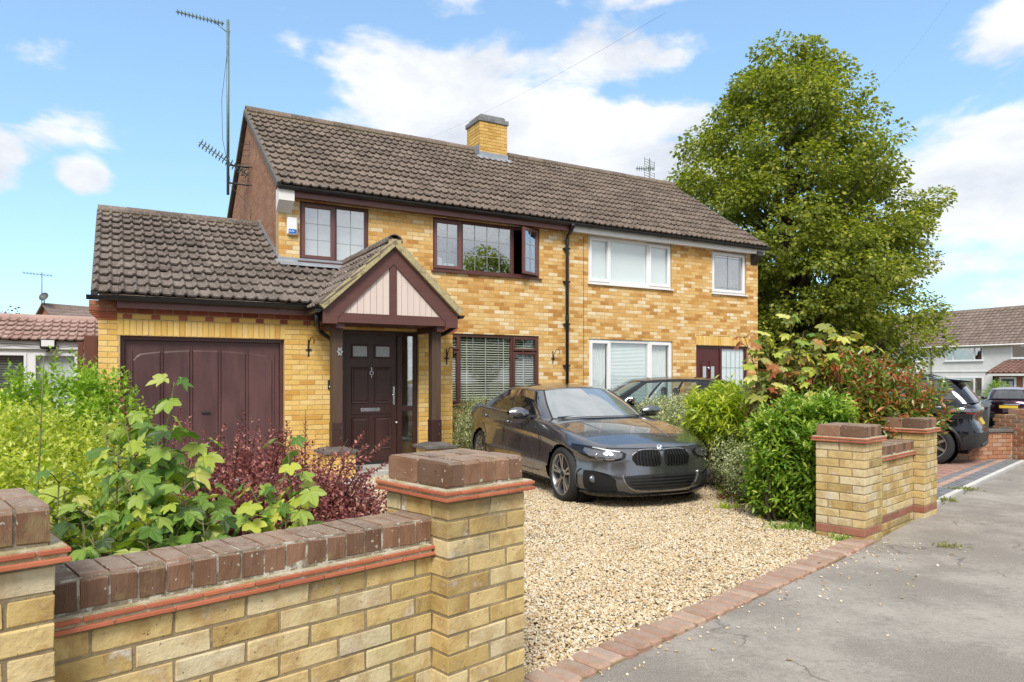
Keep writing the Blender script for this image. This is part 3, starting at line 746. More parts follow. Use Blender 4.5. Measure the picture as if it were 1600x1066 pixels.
def backing(root, x0, x1, z0, z1, holes, y0, y1, m, name='wall'):
    xs = sorted({x0, x1, *[h[0] for h in holes], *[h[1] for h in holes]}); mb = MB()
    for a, b_ in zip(xs[:-1], xs[1:]):
        zs = [(z0, z1)]
        for h in holes:
            if h[0] < b_-1e-6 and h[1] > a+1e-6:
                nz_ = []
                for (p, q) in zs:
                    if h[2] > p: nz_.append((p, min(q, h[2])))
                    if h[3] < q: nz_.append((max(p, h[3]), q))
                zs = [t for t in nz_ if t[1]-t[0] > 1e-4]
        for (p, q) in zs: mb.box(a, b_, y0, y1, p, q)
    return mb.build(name, m, root)
camH = HM.inverted() @ Vector((0, 0, 1.46))

# ------------------------------------------------------------------ the pair of houses
PARTY = 5.69; RIGHT = 11.35; DEPTH = 6.2; RIDGE = (3.1, 6.88); EAVE = (-.27, 4.60)
pitch = math.atan2(RIDGE[1]-EAVE[1], RIDGE[0]-EAVE[0])
mt = [tile_mesh('roof_tile', 'main_tile', seed=i) for i in range(3)]
def half_house(name, label, x0, x1, holes, fm, verge_left, visible):
    root = hthing(name, label, 'house', x0, 0)
    ho = [(a-x0, b_-x0, c, d) for a, b_, c, d in holes]; W_ = x1-x0
    backing(root, 0, W_, -.2, 4.62, ho, .0030, .26, 'facade_mortar')
    rects = bond(0 if verge_left else .003, W_, 0, 4.575, ho, 0)
    cl = camH-Vector((x0, 0, 0))
    face_bricks(root, rects, 0, 'facade_brick', 300, lambda u, z: visible(u+x0, z), cl)
    # back and side walls
    side = 0 if verge_left else W_
    MB().box(0, W_, DEPTH-.25, DEPTH, -.2, 4.6).build('rear_wall', 'facade_mortar', root)
    p = [(.262, -.2), (DEPTH, -.2), (DEPTH, 4.6), (RIDGE[0], RIDGE[1]-.06), (.262, 4.92), (.262, 4.6)]
    xa, xb = (side, side+.25) if verge_left else (side-.25, side)
    mb = MB(); n = len(p)
    mb.add([(xa, a, b_) for a, b_ in p]+[(xb, a, b_) for a, b_ in p], [tuple(range(n)), tuple(range(2*n-1, n-1, -1))]+[(i, i+n, (i+1) % n+n, (i+1) % n) for i in range(n)])
    mb.build('gable_wall', 'gable_brick', root)
    # roof deck under the tiles
    ov = .06
    a0, a1 = (-ov, W_) if verge_left else (0, W_+ov)
    mb = MB(); ry, rz_ = RIDGE; ey, ez = EAVE
    mb.add([(a0, ey+.02, ez), (a1, ey+.02, ez), (a1, ry, rz_), (a0, ry, rz_), (a0, 2*ry-ey, ez), (a1, 2*ry-ey, ez)], [(0, 1, 2, 3), (3, 2, 5, 4)])
    roof = mb.build('roof', 'far_tile', root)
    M0 = roof_frame((a0, ey, ez), (1, 0, 0), (0, ry-ey, rz_-ez))
    L = math.hypot(ry-ey, rz_-ez); rows = round(L/.325); g = (L-.03)/rows; cols = round((a1-a0)/.3); tw = (a1-a0)/cols
    for r in range(rows):
        for c in range(cols):
            o = bpy.data.objects.new('roof_tile', random.choice(mt)); C.objects.link(o); o.parent = roof
            o.matrix_basis = M0 @ Matrix.Translation((c*tw+random.uniform(-.004, .004), r*g+random.uniform(-.011, .011), random.uniform(-.003, .006))) @ Matrix.Rotation(random.uniform(-.012, .012), 4, 'Z') @ Matrix.Diagonal((tw/.3, 1, 1, 1))
    ridge_run(roof, (a0, ry, rz_+.03), (a1, ry, rz_+.03), 'main_tile', .125)
    # verge: undercloak and mortar on the open end
    e = a0+.01 if verge_left else a1-.01
    for s_ in (1, -1):
        q0 = Vector((e, ry, rz_+.005)); q1 = Vector((e, ey if s_ > 0 else 2*ry-ey, ez+.005)); d = (q1-q0)
        Mv = roof_frame(q0, d, Vector((1, 0, 0)) if s_ > 0 else Vector((-1, 0, 0)))
        MB().box(0, d.length, -.035, .035, -.06, .03, Mv).build('verge', 'stone_cap', roof)
    # fascia, soffit, gutter
    MB().box(a0+.03, a1-.03, EAVE[0]+.075, EAVE[0]+.10, 4.44, 4.60).build('fascia', fm, root)
    MB().box(a0+.05, a1-.05, EAVE[0]+.10, -.002, 4.455, 4.475).build('soffit', fm, root)
    gutter(root, (a0-.01, EAVE[0]+.012, 4.585), (a1+.01, EAVE[0]+.012, 4.585))
    return root
b = NB('gable_brick'); o_ = b.pos(); mp = b.new('ShaderNodeMapping'); mp.inputs['Rotation'].default_value = (0, 0, -TH); b.l.new(o_, mp.inputs[0])
sx = b.new('ShaderNodeSeparateXYZ'); b.l.new(mp.outputs[0], sx.inputs[0]); cb = b.new('ShaderNodeCombineXYZ')
b.l.new(sx.outputs['Y'], cb.inputs[0]); b.l.new(sx.outputs['Z'], cb.inputs[1])
bt = b.new('ShaderNodeTexBrick'); b.l.new(cb.outputs[0], bt.inputs['Vector']); bt.inputs['Scale'].default_value = 1
bt.inputs['Brick Width'].default_value = .225; bt.inputs['Row Height'].default_value = .075; bt.inputs['Mortar Size'].default_value = .006; bt.inputs['Bias'].default_value = -.2
bt.inputs['Color1'].default_value = (.32, .15, .085, 1); bt.inputs['Color2'].default_value = (.46, .23, .135, 1); bt.inputs['Mortar'].default_value = (.26, .17, .11, 1)
n = b.noise(o_, 26, 5, .7); n2 = b.noise(o_, 2, 4, .6)
c = b.mix(b.rng(n, .35, .7, 0, .6), bt.outputs['Color'], b.mix(1.0, bt.outputs['Color'], (.5, .45, .4), 'MULTIPLY'))
b.base(b.mix(b.rng(n2, .5, .7, 0, .35), c, (.40, .27, .17)), .95); b.bump(b.math('SUBTRACT', n, bt.outputs['Fac']), 1, .02)

WL1 = (.34, 1.53, 3.43, 4.44); WL2 = (2.76, 5.07, 3.45, 4.44); WL3 = (2.70, 5.06, .95, 2.29)
WR1 = (6.28, 8.57, 3.45, 4.45); WR2 = (9.82, 10.94, 3.45, 4.44); WR3 = (6.30, 8.60, .45, 2.275); DR = (9.32, 11.03, 0, 2.435)
hl = half_house('semi_detached_house', 'yellow brick semi-detached house with brown windows, left half of the pair behind the grey car', 0, PARTY, [WL1, WL2, WL3], 'brown_upvc_light', True,
    lambda u, z: (z > 3.4 and u < 2.3) or (u > 2.6 and z > .9 and not (u < 3.3 and z > 2.3 and z < 2.9)))
hr = half_house('semi_detached_house', 'yellow brick semi-detached house with white windows, right half of the pair beside the tree', PARTY, RIGHT, [WR1, WR2, WR3, DR], 'white_paint', False,
    lambda u, z: z > 1.2)
# left house: windows
def rel(r, x0): return (r[0]-x0, r[1]-x0, r[2], r[3])
def win_two():
    x0, x1, z0, z1 = WL1; w = outer(hl, x0, x1, z0, z1, 'brown_upvc', mulls=[.945])
    sash(w, x0+.03, .935, z0+.045, z1-.03, .03, 'brown_upvc_light', 'pane', .062, (2, 3))
    glaze(w, .972, x1-.055, z0+.055, z1-.055, .06, 'pane', (2, 3)); interior(w, x0, x1, z0, z1, 'room_grey')
    sill(w, x0-.04, x1+.04, z0+.005, 'brown_upvc')
    MB().box(.975, 1.5, .14, .15, z0+.06, z1-.1).build('net_curtain', 'curtain', w); MB().box(x0+.06, .93, .14, .15, z0+.05, z1-.08).build('net_curtain', 'curtain', w)
win_two()
x0, x1, z0, z1 = WL2; w2 = outer(hl, x0, x1, z0, z1, 'brown_upvc', mulls=[3.36, 4.47])
sash(w2, x0+.03, 3.35, z0+.045, z1-.03, .03, 'brown_upvc_light', 'pane', .06, (2, 3))
glaze(w2, 3.385, 4.445, z0+.055, z1-.055, .06, 'pane', (4, 3)); interior(w2, x0, x1, z0, z1, 'room_dark', 1.4)
sill(w2, x0-.04, x1+.04, z0+.005, 'brown_upvc')
# the right-hand light stands open, hinged at its right edge
sw = bpy.data.objects.new('opening_sash', None)
Wd = .50; mb = MB(); frame_rect(mb, -Wd, 0, z0+.045, z1-.03, -.02, .035, .055); sw = mb.build('sash', 'brown_upvc_light', w2, (5.03, .0, 0), (0, 0, R(24)))
MB().box(-Wd+.05, -.05, .005, .011, z0+.098, z1-.083).build('pane', 'pane', sw)
mb = MB(); mb.box(-Wd/2-.006, -Wd/2+.006, .001, .004, z0+.1, z1-.085)
for k in (1, 2): zz = z0+.1+(z1-z0-.185)*k/3; mb.box(-Wd+.05, -.05, .0005, .0035, zz-.006, zz+.006)
mb.build('lead_strip', 'lead_strip', sw); sw.parent = w2
x0, x1, z0, z1 = WL3; w3 = outer(hl, x0, x1, z0, z1, 'dark_brown_frame' if 'dark_brown_frame' in MATS else 'brown_red_frame' if 'brown_red_frame' in MATS else 'brown_upvc', mulls=[3.31, 4.46])
for (a, b_) in ((x0+.03, 3.30), (4.47, x1-.03)):
    sash(w3, a, b_, 1.985, z1-.03, .03, 'brown_upvc', 'pane_bright', .05); sash(w3, a, b_, z0+.03, 1.965, .03, 'brown_upvc', 'pane_bright', .05, (2, 1))
glaze(w3, 3.335, 4.435, z0+.05, z1-.05, .06, 'pane_bright', (4, 1)); interior(w3, x0, x1, z0, z1, 'room_dark', 1.2); sill(w3, x0-.04, x1+.04, z0, 'brown_upvc')
vb = hthing('venetian_blind', 'cream slatted blind behind the brown ground floor window', 'blind', 0, 0)
sl = MB().add([(2.76, -.022, -.010), (5.0, -.022, -.010), (5.0, .022, .012), (2.76, .022, .012), (2.76, -.022, -.007), (5.0, -.022, -.007), (5.0, .022, .015), (2.76, .022, .015)], [(0, 3, 2, 1), (4, 5, 6, 7), (0, 1, 5, 4), (1, 2, 6, 5), (2, 3, 7, 6), (3, 0, 4, 7)]).mesh('slat'); sl.materials.append(mat('blind_slat'))
for k in range(27): objm('slat', sl, None, vb, (0, .125, .99+k*.046))
mb = MB()
for x in (3.0, 3.5, 3.9, 4.3, 4.75): mb.box(x-.008, x+.008, .098, .101, .97, 2.24)
mb.build('ladder_tape', 'blind_slat', vb)
# ornaments on the bedroom sill
t = hthing('ornament_letters', 'white ornament blocks standing on the sill inside the left bedroom window', 'ornament', 2.9, .13, 3.50)
MB().box(0, .10, 0, .05, 0, .22, ch=.01).build('block', 'ornament_white', t); MB().box(.13, .35, 0, .05, 0, .12, ch=.01).build('block', 'ornament_white', t)
t = hthing('ornament_pots', 'white pots standing on the sill inside the upper left window', 'ornament', 1.28, .13, 3.46)
for x in (0, .09, .17): MB().lathe([(.0, 0), (.03, 0), (.035, .16+x*.4), (.025, .2), (0, .2)], 12).build('pot', 'ornament_white', t, (x, 0, 0))
# right house: windows and door
def white3(rect, m1, m2, low):
    x0, x1, z0, z1 = rel(rect, PARTY); w = outer(hr, x0, x1, z0, z1, 'white_upvc', .07, mulls=[m1-PARTY, m2-PARTY])
    for (a, b_) in ((x0+.035, m1-PARTY-.01), (m2-PARTY+.01, x1-.035)): sash(w, a, b_, z0+.04, z1-.035, .03, 'white_upvc', 'pane_bright' if low else 'pane_bright', .06)
    glaze(w, m1-PARTY+.028, m2-PARTY-.028, z0+.065, z1-.065, .06, 'pane_bright'); interior(w, x0, x1, z0, z1, 'room_grey', .7 if low else .5)
    sill(w, x0-.03, x1+.03, z0+.003, 'white_upvc'); return w
wr1 = white3(WR1, 6.86, 7.92, False); wr3 = white3(WR3, 6.86, 7.94, True)
x0, x1, z0, z1 = rel(WR2, PARTY); wr2 = outer(hr, x0, x1, z0, z1, 'white_upvc', .06); sash(wr2, x0+.03, x1-.03, z0+.035, z1-.03, .03, 'white_upvc', 'pane', .06)
g = MB()
for x in (x0+.13, (x0+x1)/2, x1-.17): g.box(x-.006, x+.006, .044, .048, z0+.09, z1-.09)
for z in (z0+.15, z1-.14): g.box(x0+.09, x1-.09, .043, .047, z-.005, z+.005)
g.build('lead_strip', 'lead_strip', wr2); interior(wr2, x0, x1, z0, z1, 'room_dark', .6); sill(wr2, x0-.03, x1+.03, z0+.003, 'white_upvc')
t = hthing('roller_blind', 'pale closed blind behind the upper white bedroom window', 'blind', 6.3, .105); MB().box(.04, 2.2, 0, .01, 3.5, 4.42).build('cloth', 'white_blind', t); MB().tube([(.04, .0, 4.42), (2.2, .0, 4.42)], .025).build('roller', 'white_blind', t)
t = hthing('venetian_blind', 'pale grey slatted blind behind the white ground floor window', 'blind', 6.3, .12)
sl2 = MB().box(.60, 1.62, -.012, .012, -.009, .009).mesh('slat'); sl2.materials.append(mat('white_blind'))
for k in range(58): objm('slat', sl2, None, t, (0, 0, .5+k*.030), (R(52), 0, 0))
for (nm, xa, xb) in (('left', .08, .50), ('right', 1.72, 2.2)):
    t = hthing('curtain', 'pale curtain hanging at the %s end of the white ground floor window' % nm, 'curtain', 6.3, .13)
    mb = MB(); xs_ = np.linspace(xa, xb, 40); mb.grid([[(x, .02*math.sin(i*.95), z) for i, x in enumerate(xs_)] for z in (.5, 2.24)]); mb.build('cloth', 'curtain', t)
# front door with leaded sidelight
dx = DR[0]-PARTY; lin = hr
for i in range(22):
    w_ = (DR[1]-DR[0])/22; put_brick(hr, (dx+(i+.5)*w_, .03, 2.32), (w_-.009, .06, .215), 'garage_brick', 0, .004, 'lintel_brick')
MB().box(dx, DR[1]-PARTY, .012, .24, 2.205, 2.43).build('lintel_bed', 'facade_mortar', hr)
mb = MB(); frame_rect(mb, dx+.01, DR[1]-PARTY-.01, 0, 2.2, .05, .12, .06); mb.box(dx+.80, dx+.87, .051, .119, .06, 2.14); dd = mb.build('door_frame', 'dark_red_door', hr)
MB().box(dx+.07, dx+.80, .07, .11, .06, 2.14).build('door_leaf', 'dark_red_door', dd)
for s_ in (-1, 1):
    xm = dx+.435+s_*.13; mb = MB()
    mb.prism([(xm-.09, 1.0), (xm+.09, 1.0), (xm+.09, 1.78+(.07 if s_ < 0 else 0)), (xm, 1.86), (xm-.09, 1.78+(.07 if s_ > 0 else 0))], .052, .069); mb.build('door_panel', 'dark_red_door', dd)
    MB().box(xm-.05, xm+.05, .044, .051, 1.1, 1.72).build('door_glass', 'frosted', dd)
MB().lathe([(0, 0), (.035, 0), (.04, .012), (.02, .02), (0, .02)], 16, Matrix.Translation((dx+.435, .05, 1.68)) @ Matrix.Rotation(R(90), 4, 'X')).build('door_knocker', 'chrome', dd)
MB().box(dx+.87, DR[1]-PARTY-.07, .085, .091, .06, 2.14).build('pane', 'pane_bright', dd); MB().box(dx+.87, DR[1]-PARTY-.07, .10, .105, .06, 2.14).build('net_curtain', 'white_blind', dd)
mb = MB()
for x in (dx+1.05, dx+1.2, dx+1.35, dx+1.5): mb.box(x-.004, x+.004, .079, .083, .1, 2.1)
mb.box(dx+.88, DR[1]-PARTY-.08, .0785, .0825, 1.70, 1.708); mb.build('lead_strip', 'lead_strip', dd)
# movement joint and downpipe on the party line
MB().box(6.150-PARTY, 6.158-PARTY, -.004, .0, .2, 4.4).build('movement_joint', 'black_plastic', hr)
dp = MB(); dp.tube([(5.70, -.26, 4.54), (5.70, -.24, 4.46), (5.70, -.08, 4.36), (5.70, -.065, 4.28), (5.70, -.065, .1)], .034, 12); dpo = dp.build('downpipe', 'black_plastic', hl)
MB().lathe([(.0, 0), (.05, 0), (.055, .09), (.0, .09)], 14, Matrix.Translation((5.70, -.26, 4.49))).build('hopper', 'black_plastic', dpo)
for z in (4.1, 3.42, 2.55, 1.7, .9): MB().box(5.63, 5.77, -.075, -.002, z-.018, z+.018).build('pipe_clip', 'black_plastic', dpo)
for z in (2.68, 4.24): MB().lathe([(.041, -.05), (.041, .05)], 14, Matrix.Translation((5.70, -.065, z))).build('pipe_socket', 'black_plastic', dpo)
# boxed eaves end at the left gable
mb = MB(); mb.prism([(-.31, 4.28), (-.20, 4.12), (.02, 4.12), (.02, 4.58), (-.31, 4.58)], -.06, .30, Matrix.Rotation(R(90), 4, 'Z') @ Matrix.Scale(-1, 4, (0, 1, 0)) if False else None)
bx = MB(); bx.add([(-.05, -.24, 4.36), (.20, -.24, 4.36), (.20, -.005, 4.20), (-.05, -.005, 4.20), (-.05, -.24, 4.56), (.20, -.24, 4.56), (.20, -.005, 4.56), (-.05, -.005, 4.56)], [(0, 3, 2, 1), (4, 5, 6, 7), (0, 1, 5, 4), (1, 2, 6, 5), (2, 3, 7, 6), (3, 0, 4, 7)]); bx.build('boxed_eave', 'white_paint', hl)
bx = MB(); bx.add([(11.1-PARTY, -.22, 4.40), (11.30-PARTY, -.22, 4.40), (11.30-PARTY, -.005, 4.2), (11.1-PARTY, -.005, 4.2), (11.1-PARTY, -.22, 4.5), (11.30-PARTY, -.22, 4.5), (11.30-PARTY, -.005, 4.5), (11.1-PARTY, -.005, 4.5)], [(0, 3, 2, 1), (4, 5, 6, 7), (0, 1, 5, 4), (1, 2, 6, 5), (2, 3, 7, 6), (3, 0, 4, 7)]); bx.build('boxed_eave', 'dark_metal', hr)
# chimney
chx0, chx1, chy0, chy1 = 5.10, 5.84, 2.72, 3.42; ct = 7.50
ch = MB().box(chx0+.008, chx1-.008, chy0+.008, chy1-.008, 6.3, ct).build('chimney', 'facade_mortar', hl)
k = 0; z = 6.53
while z < ct-.02:
    x = chx0-(k % 2)*.1125
    while x < chx1-.02:
        a, b_ = max(x, chx0), min(x+.215, chx1)
        if b_-a > .04: put_brick(ch, ((a+b_)/2, chy0+.03, z+.0325), (b_-a, .06, .065), 'chimney_brick', 0, .004); 
        x += .225
    y = chy0+.07+(k % 2)*.03
    while y < chy1-.02:
        b_ = min(y+.215, chy1); put_brick(ch, (chx0+.03, (y+b_)/2, z+.0325), (b_-y, .06, .065), 'chimney_brick', R(90), .004); y += .225
    z += .075; k += 1
mb = MB(); mb.box(chx0-.03, chx1+.03, chy0-.03, chy1+.03, ct, ct+.11, ch=.012); mb.box(chx0+.03, chx1-.03, chy0+.03, chy1-.03, ct+.10, ct+.20, ch=.03); mb.build('chimney_cap', 'grey_cap', ch)
for (xx, yy) in ((chx0+.26, chy0+.4), (chx1-.25, chy0+.4)): MB().lathe([(.17, 0), (.15, .06), (.10, .09), (0, .10)], 16, Matrix.Translation((xx, yy, ct+.19))).build('flaunching', 'grey_cap', ch)
mb = MB(); rz0 = EAVE[1]+(chy0-EAVE[0])*math.tan(pitch)
mb.box(chx0-.015, chx1+.015, chy0-.015, chy0+.0, rz0-.02, rz0+.16); mb.box(chx0-.015, chx0-.0, chy0, chy1, rz0, rz0+.33)
mb.add([(chx0-.1, chy0-.18, rz0-.055), (chx1+.1, chy0-.18, rz0-.055), (chx1+.1, chy0, rz0+.075), (chx0-.1, chy0, rz0+.075)], [(0, 1, 2, 3)]); mb.build('flashing', 'lead', ch)

# ------------------------------------------------------------------ garage with lean-to roof
gn = -1.37
ga = hthing('garage', 'single-storey yellow brick garage with brown panelled door, joined to the left house', 'garage', 0, gn)
GD = (-2.31, -.19, -.1, 2.02); ED = (.68, 1.93, .0, 2.2)
holes = [GD, ED, (-2.35, -.17, 2.02, 2.24)]
backing(ga, -2.56, 2.53, -.2, 2.40, [GD, ED], .0055, .22, 'facade_mortar')
rects = bond(-2.56, 2.53, 0, 2.245, [(-2.35, -.17, -.1, 2.3), (.68, 1.93, 0, 2.2)], 0)+bond(-2.345, -2.31, 0, 2.02)
clg = camH-Vector((0, gn, 0))
for (a, b_, c, d) in bond(-2.56, -2.325, 0, 2.22)+[r for r in bond(-.185, .68, 0, 2.245)]+[r for r in bond(1.93, 2.53, 0, 2.245, (), 1)]+bond(.68, 1.93, 2.21, 2.245):
    put_brick(ga, ((a+b_)/2, .025+random.uniform(-.002, .002), (c+d)/2), (b_-a, .05, d-c), 'garage_brick', 0, .004)
n_ = 29; w_ = (2.345-.176)/n_
for i in range(n_): put_brick(ga, (-2.345+(i+.5)*w_, .025, 2.13), (w_-.009, .054, .207), 'garage_brick', 0, .004, 'lintel_brick')
x = -2.345; k = 0
while x < 2.5:
    L_ = .1025 if k % 2 else .215; 
    if k == 0: L_ = .06
    put_brick(ga, (x+L_/2, .025, 2.278), (min(L_, 2.53-x), .05, .062), 'red_brick' if k % 2 else 'garage_brick', 0, .004); x += L_+.01; k += 1
x = -2.345
while x < 2.5: put_brick(ga, (x+.1075, .025, 2.351), (min(.215, 2.53-x), .05, .065), 'red_brick', 0, .004); x += .225
MB().box(-2.5, 2.53, -.004, .2, 2.385, 2.50).build('wall_plate', 'facade_mortar', ga)
# corbelled kneeler at the left end
for i in range(5):
    e = -2.555-.02*(i+1); MB().box(e, -2.35, -.012-.004*i, .2, 2.222+i*.021, 2.222+i*.021+.017, ch=.003).build('corbel_tile', 'terracotta', ga)
for (zc, parts_) in ((2.362, ((-2.665, -2.47), (-2.46, -2.35))), (2.438, ((-2.665, -2.58), (-2.57, -2.35)))):
    for (a, b_) in parts_: put_brick(ga, ((a+b_)/2, .065, zc), (b_-a, .19, .066), 'corbel_brick', 0, .005, 'corbel_brick')
MB().box(-2.655, -2.36, -.02, .2, 2.33, 2.47).build('corbel_bed', 'lichen_mortar', ga)
MB().box(-2.35, .35, -.17, -.145, 2.372, 2.50, ch=.004).build('fascia', 'brown_upvc_light', ga)
MB().box(-2.35, .35, -.145, -.002, 2.385, 2.40).build('soffit', 'brown_upvc', ga)
gutter(ga, (-2.69, -.225, 2.515), (.20, -.225, 2.515), .058)
# side and rear walls
MB().box(-2.56, -2.34, .22, 4.7, -.2, 2.38).build('side_wall', 'gable_brick', ga); MB().box(-2.34, -.02, 4.5, 4.7, -.2, 2.6).build('rear_wall', 'gable_brick', ga)
mb = MB(); mb.add([(-2.56, .0, 2.4), (-2.56, 6.3, 2.4), (-2.56, 3.27, 4.2), (-2.36, .0, 2.4), (-2.36, 6.3, 2.4), (-2.36, 3.27, 4.2)], [(0, 1, 2), (3, 5, 4), (0, 3, 4, 1), (1, 4, 5, 2), (2, 5, 3, 0)]); mb.build('gable_wall', 'gable_brick', ga)
# garage door
gd = hthing('garage_door', 'dark brown panelled garage door with five arched panels', 'garage door', -2.31, gn+.10)
GW = 2.12; mb = MB(); mb.box(0, .05, -.02, .06, 0, 2.02); mb.box(GW-.05, GW, -.02, .06, 0, 2.02); mb.box(.05, GW-.05, -.019, .06, 1.97, 2.019); mb.build('frame', 'brown_upvc', gd)
MB().box(.055, GW-.055, .02, .05, .02, 1.965).build('door_skin', 'garage_door_paint', gd)
pw_ = (GW-.11-.16)/5
for i in range(5):
    xa = .055+.08+i*pw_+.018; xb = xa+pw_-.036; rise = [-.045, -.012, .0, -.012, -.045]
    zt = 1.80; tops = []
    for k in range(9):
        t_ = k/8; X = xa+(xb-xa)*t_; u_ = ((i+t_)/5-.5)*2; Z = 1.845-.075*u_*u_
        if i == 0 and t_ < .2: Z -= .07*(1-t_/.2)
        if i == 4 and t_ > .8: Z -= .07*((t_-.8)/.2)
        tops.append((X, Z))
    poly = [(xa, .1)]+tops+[(xb, .1)]; poly = [(xa, .1), (xb, .1)]+tops[::-1]
    mb = MB(); ins = [((x-(xa+xb)/2)*.93+(xa+xb)/2, (z-1.0)*.975+1.0) for x, z in poly]; n_ = len(poly)
    mb.add([(x, .019, z) for x, z in poly]+[(x, .008, z) for x, z in ins]+[(x, .008, z) for x, z in ins], [(j, (j+1) % n_, n_+(j+1) % n_, n_+j) for j in range(n_)]+[tuple(range(n_, 2*n_))])
    mb.build('panel', 'garage_door_paint', gd)
for i in range(6):
    xx = .055+.08+i*pw_; MB().box(xx-.012, xx+.012, .004, .021, .06, 1.90-.06*((i-2.5)/2.5)**2, ch=.004).build('muntin', 'garage_door_paint', gd)
MB().box(GW/2-.06, GW/2+.06, -.02, .008, .95, .975, ch=.006).build('handle', 'black_iron', gd)
# garage roof
gt = [tile_mesh('roof_tile', 'garage_tile', seed=10+i, rise=.034) for i in range(3)]
GE = (-1.62-gn, 2.53); GR = (1.90-gn, 4.31); gp = math.atan2(GR[1]-GE[1], GR[0]-GE[0]); Lg = math.hypot(GR[1]-GE[1], GR[0]-GE[0])
mb = MB(); zn0 = GE[1]+(0-gn-GE[0])*math.tan(gp)
mb.add([(-2.62, GE[0], GE[1]), (2.2, GE[0], GE[1]), (2.2, -gn, zn0), (0, -gn, zn0), (0, GR[0], GR[1]), (-2.62, GR[0], GR[1]), (-2.62, 2*GR[0]-GE[0], GE[1]), (0, 2*GR[0]-GE[0], GE[1])], [(0, 1, 2, 3), (0, 3, 4, 5), (5, 4, 7, 6)])
groof = mb.build('roof', 'far_tile', ga)
Mg = roof_frame((-2.63, GE[0], GE[1]), (1, 0, 0), (0, math.cos(gp), math.sin(gp)))
ymax = (0-gn-GE[0])/math.cos(gp)
rows = 12; gg = (Lg-.02)/rows
# porch valley: where the lean-to plane meets the porch slope (porch ridge at x=1.18, z=3.40, slope 1:1)
PRX, PRZ, PSL = 1.18, 3.43, .93
def keep_tile(x, y):
    X = x-2.63; Z = GE[1]+y*math.sin(gp)
    if X > 0 and y > ymax-.06: return False
    if X > PRX: return False
    return Z > PRZ-(PRX-X)*PSL-.16
lay_tiles(groof, Mg, 14, rows, gt, gauge=gg, keep=keep_tile)
ridge_run(groof, (-2.63, GR[0], GR[1]+.03), (0, GR[0], GR[1]+.03), 'garage_tile', .12)
q0 = Vector((-2.60, GE[0], GE[1])); q1 = Vector((-2.60, GR[0], GR[1])); Mv = roof_frame(q0, q1-q0, Vector((-1, 0, 0)))
MB().box(0, (q1-q0).length, -.04, .04, -.04, .03, Mv).build('verge', 'stone_cap', groof)
# lead: stepped up the gable wall and an apron under the bedroom window
mb = MB()
for i in range(13):
    y0_ = -gn+i*.15; zr_ = GE[1]+(y0_-GE[0])*math.tan(gp); mb.box(-.012, .0, y0_, y0_+.15, zr_+.02, zr_+.17)
mb.build('stepped_flashing', 'lead', groof)
mb = MB(); mb.box(-.02, 1.75, -gn-.008, -gn+.0, zn0+.02, zn0+.12); mb.add([(-.06, -gn-.17, zn0-.03), (1.7, -gn-.17, zn0-.03), (1.7, -gn-.004, zn0+.075), (-.06, -gn-.004, zn0+.075)], [(0, 1, 2, 3)]); mb.build('apron_flashing', 'lead', groof)

# entrance door and sidelight in the garage wall
ed = hthing('front_door', 'dark brown panelled front door with glazed sidelight and white knocker', 'door', .68, gn+.06, .12)
DW = 1.25; DH = 2.07
mb = MB(); frame_rect(mb, 0, DW, 0, DH, 0, .08, .06); mb.box(.905, .985, .001, .079, .06, DH-.06); mb.box(.985, DW-.06, .002, .078, .80, .88); mb.build('frame', 'door_wood', ed)
leaf = MB().box(.065, .90, .03, .07, .03, DH-.065).build('door_leaf', 'door_wood', ed)
def raised(x0, x1, z0, z1, y=.03):
    mb = MB(); c = .03
    mb.add([(x0, y-.001, z0), (x1, y-.001, z0), (x1, y-.001, z1), (x0, y-.001, z1), (x0+.008, y-.012, z0+.008), (x1-.008, y-.012, z0+.008), (x1-.008, y-.012, z1-.008), (x0+.008, y-.012, z1-.008),
            (x0+c, y-.004, z0+c), (x1-c, y-.004, z0+c), (x1-c, y-.004, z1-c), (x0+c, y-.004, z1-c), (x0+c+.02, y-.011, z0+c+.02), (x1-c-.02, y-.011, z0+c+.02), (x1-c-.02, y-.011, z1-c-.02), (x0+c+.02, y-.011, z1-c-.02)],
        [(4*r+i, 4*r+(i+1) % 4, 4*(r+1)+(i+1) % 4, 4*(r+1)+i) for r in range(3) for i in range(4)]+[(12, 13, 14, 15)])
    return mb
for (a, b_) in ((.155, .44), (.525, .81)):
    raised(a, b_, .20, .72).build('door_panel', 'door_wood', leaf); raised(a, b_, .93, 1.50).build('door_panel', 'door_wood', leaf)
    mb = MB(); frame_rect(mb, a, b_, 1.64, 1.86, .012, .035, .03); mb.build('glazing_frame', 'door_wood', leaf); MB().box(a+.028, b_-.028, .022, .028, 1.668, 1.832).build('door_glass', 'frosted', leaf)
MB().box(.155, .81, .018, .029, .76, .90, ch=.004).build('mid_rail', 'door_wood', leaf)
MB().box(.30, .62, .008, .019, .80, .865, ch=.006).build('letter_plate', 'chrome', leaf); MB().box(.32, .60, .003, .009, .812, .84, ch=.003).build('letter_flap', 'steel', leaf)
MB().lathe([(.028, -.006), (.036, 0), (.028, .006), (.02, 0)], 20, Matrix.Translation((.482, .018, 1.41)) @ Matrix.Rotation(R(90), 4, 'X'), closed=True).build('knocker', 'white_paint', leaf)
MB().box(.474, .490, .012, .028, 1.45, 1.50, ch=.003).box(.476, .488, .012, .028, 1.335, 1.37, ch=.003).build('knocker_mount', 'white_paint', leaf)
MB().box(.838, .872, .016, .03, .90, 1.20, ch=.01).build('handle_plate', 'chrome', leaf)
MB().tube([(.855, .02, 1.07), (.855, -.03, 1.07), (.80, -.035, 1.065)], .011, 8).build('lever', 'chrome', leaf); MB().lathe([(0, 0), (.016, 0), (.016, .012), (0, .014)], 14, Matrix.Translation((.887, .0, .62)) @ Matrix.Rotation(R(90), 4, 'X')).build('lock_cap', 'white_paint', leaf)
